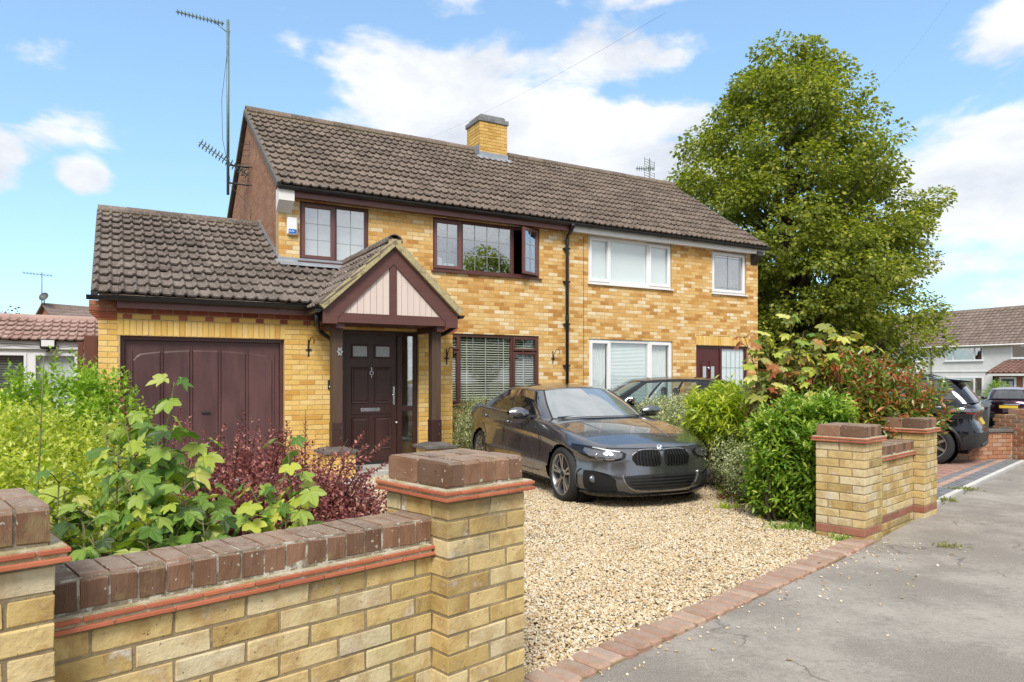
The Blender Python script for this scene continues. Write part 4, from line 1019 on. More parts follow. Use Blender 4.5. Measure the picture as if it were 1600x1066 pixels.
MB().box(.985, DW-.06, .04, .046, .88, DH-.06).build('pane', 'pane', ed); MB().box(.985, DW-.06, .04, .046, .06, .80).build('pane', 'pane', ed)
MB().box(.98, DW-.05, .25, .26, .0, DH).build('hall_blind', 'room_grey', ed)
MB().box(-.02, DW+.02, -.08, .08, -.03, .012).build('threshold', 'black_plastic', ed)
o = hthing('door_step', 'concrete step below the brown front door', 'step', .5, gn-.9); MB().box(0, 1.75, .1, .9, 0, .10, ch=.01).build('slab', 'concrete', o)

# ------------------------------------------------------------------ porch canopy on posts
po = hthing('porch', 'gabled porch canopy with brown barge boards on two wooden posts over the front door', 'porch', 0, 0)
for (xc, lab) in ((.412, 0), (1.947, 1)):
    pl = MB().box(xc-.21, xc+.21, -2.19, -1.77, 0, .375).build('plinth', 'facade_mortar', po)
    for k in range(5):
        z = .0325+k*.075; o_ = k % 2
        for (a, b_) in (((-.22, -.005), (.005, .22)) if o_ else ((-.22, -.1175), (-.1075, .1075), (.1175, .22))): put_brick(pl, (xc+(a+b_)/2, -2.175, z), (b_-a, .05, .065), 'garage_brick', 0, .004)
        for s_ in (-1, 1):
            for (a, b_) in (((-2.15, -1.99), (-1.98, -1.76)) if o_ else ((-2.15, -1.935), (-1.925, -1.76))): put_brick(pl, (xc+s_*.195, (a+b_)/2, z), (b_-a, .05, .065), 'garage_brick', R(90), .004)
    cap = MB(); e = .262
    cap.add([(xc-e, -1.98-e, .378), (xc+e, -1.98-e, .378), (xc+e, -1.98+e, .378), (xc-e, -1.98+e, .378), (xc-e, -1.98-e, .415), (xc+e, -1.98-e, .415), (xc+e, -1.98+e, .415), (xc-e, -1.98+e, .415), (xc-.08, -2.06, .47), (xc+.08, -2.06, .47), (xc+.08, -1.90, .47), (xc-.08, -1.90, .47)],
        [(0, 3, 2, 1), (0, 1, 5, 4), (1, 2, 6, 5), (2, 3, 7, 6), (3, 0, 4, 7), (4, 5, 9, 8), (5, 6, 10, 9), (6, 7, 11, 10), (7, 4, 8, 11), (8, 9, 10, 11)]); cap.build('plinth_cap', 'stone_cap', pl)
    pt = MB().box(xc-.075, xc+.075, -2.055, -1.905, .46, 2.20, ch=.008).build('post', 'post_wood', po)
    MB().box(xc-.082, xc+.082, -2.063, -1.897, .455, .81, ch=.004).build('post_boot', 'door_wood', pt)
    for z in (.60, .74): MB().lathe([(0, -.012), (.014, -.010), (.018, 0)], 12, Matrix.Translation((xc+.03, -2.064, z)) @ Matrix.Rotation(R(-90), 4, 'X') @ Matrix.Rotation(R(180), 4, 'X')).build('bolt', 'white_paint', pt)
PF = -2.26
def bargepoly(side):
    s_ = side
    ax, az = PRX, PRZ-.035; fx, fz = PRX+s_*.985, PRZ-.035-.985*PSL; d = .235
    return [(ax, az), (fx, fz), (fx+s_*.045, fz-.06), (fx+s_*.045, fz-.26), (fx-s_*.16, fz-.26), (fx-s_*.16, fz-.18), (ax, az-d*1.18)]
for s_ in (-1, 1):
    p = bargepoly(s_); MB().prism(p if s_ < 0 else p[::-1], PF-.02*(0), PF+.045).build('barge_board', 'barge_wood', po)
MB().box(PRX-.82, PRX+.82, PF+.008, PF+.05, 2.235, 2.375, ch=.004).build('tie_beam', 'barge_wood', po)
MB().box(PRX-.055, PRX+.055, PF+.012, PF+.052, 2.37, 3.15, ch=.004).build('king_post', 'barge_wood', po)
x = PRX-.82
while x < PRX+.80:
    xm = x+.047; top = PRZ-.035-abs(xm-PRX)*PSL-.19
    ta = PRZ-.035-abs(x+.004-PRX)*PSL-.17; tb = PRZ-.035-abs(x+.09-PRX)*PSL-.17
    if max(ta, tb) > 2.39: MB().prism([(x+.002, 2.372), (x+.092, 2.372), (x+.092, max(2.373, tb)), (x+.002, max(2.373, ta))], PF+.030, PF+.048).build('board', 'cream_board', po)
    x += .0955
MB().box(PRX-.80, PRX+.80, PF+.046, PF+.056, 2.37, 2.55).prism([(PRX-.75, 2.37), (PRX+.75, 2.37), (PRX, 3.15)], PF+.050, PF+.056).build('gable_lining', 'board_shadow_gap', po)
MB().box(PRX-.95, PRX+.95, PF+.06, gn-.002, 2.24, 2.27).build('ceiling', 'brown_upvc', po)
for s_ in (-1, 1): MB().box(PRX+s_*.77-.06, PRX+s_*.77+.06, PF+.06, gn-.004, 2.16, 2.235).build('side_beam', 'barge_wood', po)
pt_ = [tile_mesh('roof_tile', 'garage_tile', seed=20+i, rise=.034) for i in range(2)]
mb = MB(); ex = 1.06
mb.add([(PRX, PF-.05, PRZ), (PRX, .0, PRZ), (PRX-ex, PF-.05, PRZ-ex*PSL), (PRX-ex, .0, PRZ-ex*PSL), (PRX+ex, PF-.05, PRZ-ex*PSL), (PRX+ex, .0, PRZ-ex*PSL)], [(0, 1, 3, 2), (0, 4, 5, 1)]); proof = mb.build('roof', 'far_tile', po)
Lp = ex*math.hypot(1, PSL)
def keep_porch(x, y):
    n_ = PF-.06+x; X = PRX-(Lp-y)/math.hypot(1, PSL); Z = PRZ-(PRX-X)*PSL
    return Z > 2.53+(n_+1.62)*math.tan(gp)-.10 or n_ < -1.62
Ml = roof_frame((PRX-ex, .0, PRZ-ex*PSL), (0, -1, 0), (1, 0, PSL))
Mr = roof_frame((PRX+ex, PF-.06, PRZ-ex*PSL), (0, 1, 0), (-1, 0, PSL))
def keep_l(x, y):
    n_ = -x; X = PRX-(Lp-y)/math.hypot(1, PSL); Z = PRZ-(PRX-X)*PSL; return Z > 2.53+(n_+1.62)*math.tan(gp)-.05 or n_ < -1.7
lay_tiles(proof, Ml, 8, 5, pt_, w=.29, gauge=Lp/5, keep=keep_l); lay_tiles(proof, Mr, 8, 5, pt_, w=.29, gauge=Lp/5)
ridge_run(proof, (PRX, PF-.06, PRZ+.03), (PRX, -.01, PRZ+.03), 'garage_tile', .12)
for s_ in (-1, 1):
    a = Vector((PRX, PF-.04, PRZ-.0)); b_ = Vector((PRX+s_*ex, PF-.04, PRZ-ex*PSL)); d = b_-a
    Mv = roof_frame(a, d, Vector((0, 1, 0)) if s_ < 0 else Vector((0, 1, 0)))
    z0_, z1_ = (-.045, .04) if s_ > 0 else (-.04, .045)
    up = Mv.to_3x3() @ Vector((0, 0, 1)); sg = 1 if up.z > 0 else -1
    MB().box(-.02, d.length, -.03, .05, min(-.045*sg, .045*sg), max(-.045*sg, .045*sg), Mv).build('verge', 'verge_mortar', proof)
    gutter(po, (PRX+s_*(ex+.04), PF+.0, PRZ-ex*PSL-.03), (PRX+s_*(ex+.04), gn-.25 if s_ < 0 else -.02, PRZ-ex*PSL-.03), .05)
MB().tube([(.10, -2.12, 2.36), (.10, -2.12, 2.25), (.22, -1.75, 2.14), (.42, -1.44, 2.08), (.55, -1.425, 2.0), (.55, -1.425, .05)], .033, 12).build('downpipe', 'black_plastic', po)
MB().tube([(2.24, -2.1, 2.36), (2.24, -2.1, 2.25), (2.2, -1.8, 2.16), (2.1, -1.45, 2.10)], .033, 12).build('downpipe', 'black_plastic', po)
for i in range(5):
    e = 2.53+.02*(i+1); MB().box(2.32, e, -.012-.004*i, .2, 2.19+i*.021, 2.19+i*.021+.017, ch=.003).build('corbel_tile', 'terracotta', ga)
# ------------------------------------------------------------------ cars
def carpaint(name, col, flake=.25, rough=.24):
    b = NB(name); o = b.coord(); n = b.noise(o, 900, 2, .5); d = b.noise(o, 5, 5, .6)
    c = b.mix(b.rng(n, .4, .7, 0, flake), col, tuple(min(1, x*2.2+.02) for x in col))
    b.base(c, b.rng(d, .3, .7, rough-.04, rough+.05), Metallic=.85)
    b.b.inputs['Coat Weight'].default_value = 1; b.b.inputs['Coat Roughness'].default_value = .03
    return b.m
carpaint('paint_grey', (.16, .165, .182)); carpaint('paint_black', (.006, .006, .008), .1); carpaint('paint_navy', (.010, .012, .018), .15); carpaint('paint_purple', (.035, .010, .022), .2)
plain('tyre', (.018, .018, .018), .75, var=.3, nscale=30, bump=.3)
plain('alloy', (.42, .42, .43), .28, .9, var=.08); plain('alloy_dark', (.05, .05, .055), .35, .7)
plain('gloss_black', (.008, .008, .009), .12, var=.2); plain('satin_black', (.02, .02, .021), .45, var=.2); plain('wheel_well', (.006, .006, .006), .95)
plain('lamp_clear', (.20, .205, .22), .08, .75, var=.1, nscale=30); plain('lamp_red', (.22, .012, .012), .15); plain('lamp_white', (.75, .77, .8), .1); plain('plate_yellow', (.62, .42, .03), .4); plain('roundel_blue', (.02, .12, .45), .3)
b = NB('car_glass'); b.base((.012, .014, .015), .02); b.b.inputs['Specular IOR Level'].default_value = .9; b.b.inputs['Coat Weight'].default_value = 1; b.b.inputs['Coat Roughness'].default_value = .01; b.b.inputs['Coat IOR'].default_value = 1.9
b = NB('windscreen_glass'); b.base((.19, .215, .22), .02); b.b.inputs['Specular IOR Level'].default_value = 1; b.b.inputs['Coat Weight'].default_value = 1; b.b.inputs['Coat Roughness'].default_value = .01; b.b.inputs['Coat IOR'].default_value = 2.6  # base colour lifted to paint in the bright cloud the windscreen reflects
glassmat('clear_car_glass', (.62, .70, .68), refl=.1)

def crom(P, n):
    """Catmull-Rom through the rows of P (k,d) at n even parameters"""
    P = np.asarray(P, float); k = len(P); t = np.linspace(0, k-1, n); i = np.clip(t.astype(int), 0, k-2); f = (t-i)[:, None]
    a = P[np.clip(i-1, 0, k-1)]; b_ = P[i]; c = P[i+1]; d = P[np.clip(i+2, 0, k-1)]
    a = np.where((i == 0)[:, None], 2*b_-c, a); d = np.where((i == k-2)[:, None], 2*c-b_, d)
    return .5*((2*b_)+(-a+c)*f+(2*a-5*b_+4*c-d)*f**2+(-a+3*b_-3*c+d)*f**3)
class Shell:
    """half surface S[s][t] with x = distance behind the nose, y outwards, z up; mirrored when built"""
    def __init__(s, S): s.S = S; s.ns, s.nt = S.shape[:2]
    def at(s, u, v):
        u = min(max(u, 0), 1)*(s.ns-1); v = min(max(v, 0), 1)*(s.nt-1); i = min(int(u), s.ns-2); j = min(int(v), s.nt-2); f = u-i; g = v-j; S = s.S
        return (S[i, j]*(1-f)*(1-g)+S[i+1, j]*f*(1-g)+S[i, j+1]*(1-f)*g+S[i+1, j+1]*f*g)
    def nrm(s, u, v):
        e = .006; a = s.at(min(u+e, 1), v)-s.at(max(u-e, 0), v); b_ = s.at(u, min(v+e, 1))-s.at(u, max(v-e, 0)); n = np.cross(a, b_); l = np.linalg.norm(n)
        n = n/l if l > 1e-12 else np.array([0, 1, 0.])
        return n if (n[1] > 0 or abs(n[1]) < .02) else -n
    def outn(s, u, v, c=(2.3, 0, .55)):
        n = s.nrm(u, v); p = s.at(u, v)
        return n if np.dot(n, p-np.array(c)) >= 0 else -n
    def s_y(s, y, v=.5):      # front: parameter where the half width is y
        best = 0
        for k in range(0, 400):
            u = k/400*.45
            if s.at(u, v)[1] >= y: return u
        return .45
    def s_yr(s, y, v=.5):
        for k in range(0, 400):
            u = 1-k/400*.45
            if s.at(u, v)[1] >= y: return u
        return .55
    def s_x(s, x, v=.5):
        lo, hi = .0, 1.
        for _ in range(30):
            m_ = (lo+hi)/2
            if s.at(m_, v)[0] < x: lo = m_
            else: hi = m_
        return (lo+hi)/2
    def t_z(s, u, z, tmax=1.):
        lo, hi = 0., tmax
        for _ in range(26):
            m_ = (lo+hi)/2
            if s.at(u, m_)[2] < z: lo = m_
            else: hi = m_
        return (lo+hi)/2
    def patch(s, us, lo, hi, off=.004, nt=6, back=.004):
        """raised strip: for each parameter in us the band between heights lo and hi"""
        G = []
        for u, a, b_ in zip(us, lo, hi):
            G.append([s.at(u, a+(b_-a)*k/nt)+s.outn(u, a+(b_-a)*k/nt)*off for k in range(nt+1)])
        rim = [[p-s_n*(off+back) for p, s_n in zip(row, [s.outn(u, a+(b_-a)*k/nt) for k in range(nt+1)])] for row, u, a, b_ in zip(G, us, lo, hi)]
        return G, rim
def mir(G, sgn): return [[(p[0], p[1]*sgn, p[2]) for p in row] for row in G]
def zband(sh, pts, n, mode):
    """pts: (key, zlo, zhi); key is y at the nose ('f'), y at the tail ('r') or x ('x')"""
    P = np.array(pts, float); ks = np.interp(np.linspace(0, 1, n), np.linspace(0, 1, len(P)), P[:, 0]); zl = np.interp(np.linspace(0, 1, n), np.linspace(0, 1, len(P)), P[:, 1]); zh = np.interp(np.linspace(0, 1, n), np.linspace(0, 1, len(P)), P[:, 2])
    us, lo, hi = [], [], []
    for k, a, b_ in zip(ks, zl, zh):
        u = {'f': sh.s_y, 'r': sh.s_yr, 'x': sh.s_x}[mode](k); us.append(u); lo.append(sh.t_z(u, a, sh.tsh)); hi.append(sh.t_z(u, b_, sh.tsh))
    return us, lo, hi
def make_car(root, sp):
    """root: thing with +x forward; sp: the shape table. Returns the shells and a builder for details"""
    L = sp['L']; Mx = Matrix.Translation((sp['x0'], 0, 0)) @ Matrix.Scale(-1, 4, (1, 0, 0))      # x behind nose -> forward axis
    ns = 150
    plan = crom(sp['plan'], ns)                                     # (a, y)
    a = plan[:, 0]; y = np.maximum(plan[:, 1], 0); y[0] = y[-1] = 0
    zsh = np.interp(a, *zip(*sp['shoulder'])); zc = np.interp(a, *zip(*sp['deck'])); zb = np.interp(a, *zip(*sp['bottom']))
    def sm(v):
        k = np.ones(9)/9; return np.convolve(np.pad(v, 4, 'edge'), k, 'valid')
    zsh, zc, zb = sm(zsh), sm(zc), sm(zb); zc = np.maximum(zc, zsh)
    rows = []
    endw = np.clip(np.minimum(a, L-a)/.5, 0, 1)
    for (f, ins, push) in sp['sect']:                               # height fraction, inset of the side, set-back of nose and tail
        yy = np.maximum(y-ins*np.clip(y/.5, 0, 1), 0); aa = a+push*(1-endw)*np.where(a < L/2, 1, -1)
        rows.append(np.stack([aa, yy, zb+(zsh-zb)*f], 1))
    side = np.stack(rows, 1)                                        # ns, k, 3
    nd = 7; last = rows[-1]; dk = []
    for j in range(1, nd+1):
        q = j/nd; dk.append(np.stack([last[:, 0], last[:, 1]*(1-q), last[:, 2]+(zc-last[:, 2])*math.sin(q*math.pi/2)**.8], 1))
    full = np.concatenate([side, np.stack(dk, 1)], 1); nt_ = 46
    S = np.stack([crom(full[i], nt_) for i in range(ns)], 0); S[:, :, 1] = np.maximum(S[:, :, 1], 0)
    # nose and tail fans: keep the centreline closed
    S[:, -1, 1] = 0; S[0, :, 1] = 0; S[-1, :, 1] = 0
    sh = Shell(S); sh.tsh = (len(sp['sect'])-1)/(full.shape[1]-1)
    # wheel arches
    drop = np.zeros(S.shape[:2], bool); V = S.copy()
    for (wx, r) in sp['arches']:
        wz = sp['wr']; d = np.hypot(S[:, :, 0]-wx, S[:, :, 2]-wz); near = (d < r) & (S[:, :, 1] > .35)
        ring = near & (d > r-.030)
        fx = np.where(ring, r/np.maximum(d, 1e-6), 1); V[:, :, 0] = np.where(ring, wx+(S[:, :, 0]-wx)*fx, V[:, :, 0]); V[:, :, 2] = np.where(ring, wz+(S[:, :, 2]-wz)*fx, V[:, :, 2])
        drop |= near & ~ring
    mb = MB()
    for sg in (1, -1):
        base = len(mb.v); nsv, ntv = V.shape[:2]
        vs = [(V[i, j, 0], V[i, j, 1]*sg, V[i, j, 2]) for i in range(nsv) for j in range(ntv)]
        fs = []
        for i in range(nsv-1):
            for j in range(ntv-1):
                if drop[i, j] or drop[i+1, j] or drop[i, j+1] or drop[i+1, j+1]: continue
                q = (i*ntv+j, (i+1)*ntv+j, (i+1)*ntv+j+1, i*ntv+j+1); fs.append(q if sg > 0 else q[::-1])
        mb.add(vs, fs, Mx, True)
    # greenhouse
    B0 = crom(sp['ghbase'], 90); R0 = crom(sp['ghroof'], 90); gr_ = []
    for k in range(9):
        q = k/8; P = B0*(1-q)+R0*q; bul = math.sin(q*math.pi)*sp.get('bulge', .022); P = P.copy(); P[:, 1] += bul*np.clip(P[:, 1]/.4, 0, 1); P[:, 2] += bul*.5; gr_.append(P)
    topc = sp['roofz']
    for j in range(1, 6):
        q = j/5; P = R0.copy(); P[:, 1] *= (1-q); zt = np.interp(R0[:, 0], *zip(*topc)); P[:, 2] = R0[:, 2]+(np.maximum(zt, R0[:, 2])-R0[:, 2])*math.sin(q*math.pi/2); gr_.append(P)
    GS = np.stack([crom(np.stack(gr_, 1)[i], 60) for i in range(90)], 0); GS[:, :, 1] = np.maximum(GS[:, :, 1], 0); GS[0, :, 1] = 0; GS[-1, :, 1] = 0; GS[:, -1, 1] = 0
    gh = Shell(GS); gh.tr = 8/13; gh.tsh = gh.tr
    cut = np.zeros((89, 59), bool)
    if sp.get('see_through'):
        for (u0, u1, v0, v1) in sp['glass'].values():
            cut[int(u0*89):int(u1*89), int(v0*gh.tr*59):int(v1*gh.tr*59)] = True
    for sg in (1, -1):
        vs = [(GS[i, j, 0], GS[i, j, 1]*sg, GS[i, j, 2]) for i in range(90) for j in range(60)]; fs = []
        for i in range(89):
            for j in range(59):
                if not cut[i, j]:
                    q = (i*60+j, (i+1)*60+j, (i+1)*60+j+1, i*60+j+1); fs.append(q if sg > 0 else q[::-1])
        mb.add(vs, fs, Mx, True)
    body = mb.build('body', sp['paint'], root)
    bmw = bmesh.new(); bmw.from_mesh(body.data); bmesh.ops.remove_doubles(bmw, verts=bmw.verts, dist=.0006); bmesh.ops.recalc_face_normals(bmw, faces=bmw.faces); bmw.to_mesh(body.data); bmw.free()
    # floor pan and wheel wells
    w_ = max(plan[:, 1])-.22; fl = MB(); fl.box(.25, L-.25, -w_+.05, w_-.05, .20, .46, Mx)
    fl.build('floor_pan', 'wheel_well', root)
    for (wx, r) in sp['arches']:
        for sg in (1, -1):
            MB().lathe([(r+.015, w_+.10), (r+.015, w_-.12), (0, w_-.12)] if sg > 0 else [(r+.015, -w_-.10), (r+.015, -w_+.12), (0, -w_+.12)], 28, Mx @ Matrix.Translation((wx, 0, sp['wr'])), 'Y').build('wheel_well', 'wheel_well', root)
    # glass
    for nm, (u0, u1, v0, v1) in sp['glass'].items():
        nu = max(6, int((u1-u0)*90)); off = .004
        for sg in ((1, -1) if not nm.startswith(('wind', 'rear_s')) else (0,)):
            mg = MB()
            for s2 in ((sg,) if sg else (1, -1)):
                G = []
                for i in range(nu+1):
                    u = u0+(u1-u0)*i/nu; G.append([gh.at(u, (v0+(v1-v0)*k/12)*gh.tr)+gh.outn(u, (v0+(v1-v0)*k/12)*gh.tr, (2.6, 0, .9))*off for k in range(13)])
                mg.grid(mir(G, s2), Mx, True, s2 < 0)
            o = mg.build('windscreen' if nm.startswith('wind') else 'window', sp.get('glassmat', 'car_glass') if not nm.startswith('windsc') else sp.get('wsmat', 'windscreen_glass'), root)
            bmw = bmesh.new(); bmw.from_mesh(o.data); bmesh.ops.remove_doubles(bmw, verts=bmw.verts, dist=.0006); bmesh.ops.recalc_face_normals(bmw, faces=bmw.faces); bmw.to_mesh(o.data); bmw.free()
    def band(name, m, mode, pts, n=24, off=.005, sides=(1, -1), parent=None, nt=5, shell=None, join=False):
        s_ = shell or sh; us, lo, hi = zband(s_, pts, n, mode); G, rim = s_.patch(us, lo, hi, off, nt); res = []
        mb_ = None
        for sg in sides:
            if mb_ is None or not join: mb_ = MB()
            mb_.grid(mir(G, sg), Mx); edge = [r[0] for r in G], [r[0] for r in rim]; mb_.grid(mir([edge[0], edge[1]], sg), Mx, False); mb_.grid(mir([[r[-1] for r in G], [r[-1] for r in rim]], sg), Mx, False)
            mb_.grid(mir([G[0], rim[0]], sg), Mx, False); mb_.grid(mir([G[-1], rim[-1]], sg), Mx, False)
            if not join: res.append(mb_.build(name, m, parent or root))
        if join: res.append(mb_.build(name, m, parent or root))
        return res
    def seam(name, pts, r=.004, m='wheel_well', shell=None, sides=(1, -1), off=.001):
        """pts in (x,z) on the side of the lower shell"""
        s_ = shell or sh; P = []
        for (x, z) in pts:
            u = s_.s_x(x); t = s_.t_z(u, z, s_.tsh); P.append(s_.at(u, t)+s_.outn(u, t)*off)
        for sg in sides: MB().tube([(p[0], p[1]*sg, p[2]) for p in P], r, 6, Mx).build(name, m, root)
    return sh, gh, Mx, band, seam
def wheel(root, loc, r, w, side, style='double', rim=.235, face='alloy', dark='alloy_dark'):
    """upright wheel, axle along y; side=+1 when its outer face looks to +y"""
    M0 = Matrix.Translation(loc) @ Matrix.Scale(side, 4, (0, 1, 0))
    t = MB(); h = w/2
    t.lathe([(rim-.005, -h+.01), (rim+.02, -h), (r-.03, -h+.005), (r-.006, -h+.03), (r, -h*.4), (r, h*.4), (r-.006, h-.03), (r-.03, h-.005), (rim+.02, h), (rim-.005, h-.01)], 48, M0, 'Y'); wo = t.build('wheel', 'tyre', root)
    q = MB(); q.lathe([(rim, h-.012), (rim-.014, h-.006), (rim-.022, h-.03), (rim-.03, -h+.03)], 48, M0, 'Y'); q.lathe([(0, h-.05), (.05, h-.03), (.06, h-.045), (.0, h-.10)], 24, M0, 'Y')
    def spoke(an, wa, wb, twist):
        A = []
        for (rr, ww_, yy) in ((.035, wa, h-.035), (.13, (wa+wb)/2*.9, h-.022), (rim-.015, wb, h-.016)):
            for sgn in (-1, 1):
                for dy in (0, -.03):
                    tan = twist*(rr/rim); x = rr*math.cos(an+tan)-sgn*ww_/2*math.sin(an+tan); z = rr*math.sin(an+tan)+sgn*ww_/2*math.cos(an+tan); A.append((x, yy+dy, z))
        f = []
        for k in (0, 4): f += [(k, k+2, k+6, k+4), (k+1, k+5, k+7, k+3), (k, k+4, k+5, k+1), (k+2, k+3, k+7, k+6)]
        return A, f
    if style == 'double':
        for i in range(5):
            for d in (-.16, .16):
                A, f = spoke(math.pi/2+i*2*math.pi/5+d*.55, .022, .030, d*.55); q.add(A, f, M0)
    else:
        for i in range(7): A, f = spoke(i*2*math.pi/7, .05, .045, 0); q.add(A, f, M0)
    q.build('rim', face, wo)
    d_ = MB(); d_.lathe([(0, h-.085), (rim-.03, h-.085)], 32, M0, 'Y'); d_.build('brake_disc', dark, wo); c_ = MB(); c_.lathe([(0, h-.022), (.03, h-.024), (.034, h-.035)], 20, M0, 'Y'); c_.build('hub_cap', 'gloss_black', wo)
    return wo
def mirror_pod(root, x, y, z, side, m, s=1.0):
    mo = MB(); G = []
    for i in range(9):
        a_ = i/8; sc = math.sin(math.pi*min(max(a_, .05), .95))**.5
        G.append([(x+.11*s*math.cos(t)*sc*(1 if math.cos(t) < 0 else .55), side*(y+a_*.24*s), z+.068*s*math.sin(t)*sc+.012*a_) for t in [2*math.pi*k/14 for k in range(15)]])
    mo.grid(G); o = mo.build('door_mirror', m, root)
    MB().box(x-.03, x+.05, min(side*(y-.10), side*(y+.03)), max(side*(y-.10), side*(y+.03)), z-.065, z-.03, ch=.01).build('mirror_arm', 'satin_black', o)
    MB().box(x-.075, x-.058, min(side*(y+.03), side*(y+.21)), max(side*(y+.03), side*(y+.21)), z-.045, z+.045, ch=.004).build('mirror_glass', 'chrome', o)
    MB().box(x-.0, x+.05, min(side*(y+.02), side*(y+.22)), max(side*(y+.02), side*(y+.22)), z-.068, z-.052, ch=.006).build('mirror_trim', 'gloss_black', o)

SECT = [(0, .10, .05), (.07, .045, .015), (.2, .006, 0), (.36, 0, .0), (.55, .018, .012), (.70, .022, .022), (.79, .006, .03), (.9, .036, .05), (1, .085, .085)]
# --- dark grey four-door coupe on the gravel
car_head = Vector((.375, -.927, 0)).normalized()
c1 = thing('parked_car', 'dark grey four-door saloon parked on the gravel drive facing the road', 'car', (1.385-.375*1.345, 8.52+.927*1.345, .012), math.atan2(car_head.y, car_head.x))
sp1 = dict(L=4.64, x0=2.14, paint='paint_grey', wr=.322,
  plan=[(0, 0), (.008, .18), (.03, .36), (.075, .53), (.16, .685), (.30, .79), (.52, .855), (.85, .893), (1.4, .893), (2.1, .898), (2.8, .902), (3.4, .912), (3.9, .895), (4.25, .83), (4.47, .70), (4.58, .48), (4.63, .22), (4.64, 0)],
  shoulder=[(0, .665), (.25, .70), (.55, .765), (.9, .83), (1.4, .90), (2.2, .945), (3.2, .985), (3.9, 1.01), (4.3, 1.02), (4.64, .98)],
  deck=[(0, .672), (.12, .715), (.3, .755), (.6, .815), (.9, .868), (1.25, .93), (1.6, .98), (3.9, 1.06), (4.3, 1.085), (4.5, 1.075), (4.64, .99)],
  bottom=[(0, .155), (.5, .15), (1.0, .175), (2.0, .19), (3.6, .19), (4.3, .24), (4.64, .32)],
  sect=SECT, arches=[(.80, .352), (3.61, .352)],
  ghbase=[(1.27, 0, .94), (1.30, .30, .935), (1.38, .55, .92), (1.53, .70, .915), (1.78, .775, .93), (2.3, .79, .95), (2.9, .785, .965), (3.45, .755, .985), (3.95, .66, 1.02), (4.22, .45, 1.065), (4.30, 0, 1.085)],
  ghroof=[(2.02, 0, 1.307), (2.035, .22, 1.302), (2.07, .40, 1.287), (2.15, .515, 1.272), (2.30, .555, 1.282), (2.6, .575, 1.307), (2.95, .57, 1.307), (3.25, .545, 1.287), (3.48, .48, 1.257), (3.60, .32, 1.257), (3.64, 0, 1.262)],
  roofz=[(2.0, 1.312), (2.2, 1.344), (2.6, 1.364), (3.0, 1.360), (3.4, 1.317), (3.64, 1.272)],
  glass={'windscreen': (0, .262, .04, .95), 'side_front': (.335, .528, .10, .90), 'side_rear': (.545, .70, .10, .88), 'quarter': (.705, .755, .12, .70), 'rear_screen': (.86, 1, .06, .92)})
sh, gh, Mx, band, seam = make_car(c1, sp1)
for (wx, sy) in ((.80, 1), (.80, -1), (3.61, 1), (3.61, -1)): wheel(c1, Mx @ Vector((wx, sy*.775, .322)), .322, .235, sy, rim=.246)
# nose
band('hood_seam', 'wheel_well', 'f', [(0.0, .655, .661), (.4, .66, .666), (.62, .668, .674)], 16, .0025, join=True)
for sg in (1, -1):
    band('grille', 'wheel_well', 'f', [(.022, .500, .612), (.05, .478, .634), (.12, .470, .640), (.2, .472, .64), (.27, .484, .634), (.31, .505, .618), (.33, .54, .59)], 16, .012, (sg,))
    for k in range(8):
        yk = .05+k*.034; band('grille_bar', 'gloss_black', 'f', [(yk, .485, .63), (yk+.011, .485, .63)], 2, .028, (sg,))
    band('grille_surround', 'steel', 'f', [(.018, .635, .642), (.12, .642, .650), (.2, .642, .650), (.27, .636, .644), (.33, .60, .61)], 14, .018, (sg,))
    band('headlight', 'gloss_black', 'f', [(.40, .565, .610), (.47, .540, .636), (.56, .530, .652), (.64, .535, .664), (.72, .560, .682), (.775, .60, .692), (.81, .665, .70)], 22, .009, (sg,))
    band('headlight_lens', 'lamp_clear', 'f', [(.435, .570, .610), (.50, .556, .628), (.58, .550, .632), (.66, .556, .640), (.72, .585, .652), (.76, .63, .668)], 18, .015, (sg,))
    for yk in (.56, .665):
        band('running_light', 'steel', 'f', [(yk-.045, .553, .561), (yk-.03, .548, .556), (yk+.03, .548, .556), (yk+.045, .556, .566)], 8, .022, (sg,))
        u = sh.s_y(yk); t = sh.t_z(u, .59, sh.tsh); p = sh.at(u, t)+sh.outn(u, t)*.004
        MB().lathe([(0, .003), (.018, .006), (.026, .010), (.030, 0)], 18, Mx @ Matrix.Translation((p[0], sg*p[1], p[2])) @ Matrix.Rotation(R(90), 4, 'Y') @ Matrix.Scale(-1, 4, (0, 0, 1))).build('headlight_projector', 'chrome', c1)
    band('brow_light', 'steel', 'f', [(.47, .622, .632), (.6, .638, .648), (.72, .664, .676)], 10, .017, (sg,))
    band('air_intake', 'wheel_well', 'f', [(.50, .215, .33), (.56, .21, .385), (.66, .20, .415), (.735, .20, .425), (.76, .22, .42)], 14, .004, (sg,))
    band('intake_blade', 'paint_grey', 'f', [(.455, .355, .372), (.56, .385, .405), (.68, .425, .446), (.77, .44, .46), (.785, .40, .445), (.79, .22, .445)], 14, .020, (sg,))
    u = sh.s_y(.70); t = sh.t_z(u, .335, sh.tsh); p = sh.at(u, t)
    MB().lathe([(0, .018), (.03, .016), (.040, .010), (.045, .0)], 20, Mx @ Matrix.Translation((p[0], sg*p[1], p[2])) @ Matrix.Rotation(R(-78)*1, 4, 'Y')).build('fog_lamp', 'lamp_clear', c1)
    band('splitter_wing', 'gloss_black', 'f', [(.40, .16, .185), (.55, .165, .21), (.7, .165, .20), (.8, .165, .195)], 12, .022, (sg,))
band('lower_grille', 'satin_black', 'f', [(0, .215, .385), (.2, .215, .383), (.34, .225, .378), (.40, .28, .372), (.425, .35, .365)], 20, .004, join=True)
for k in range(4): band('lower_grille_bar', 'gloss_black', 'f', [(0, .24+k*.035, .247+k*.035), (.33+.02*k, .24+k*.035, .247+k*.035)], 12, .012, join=True)
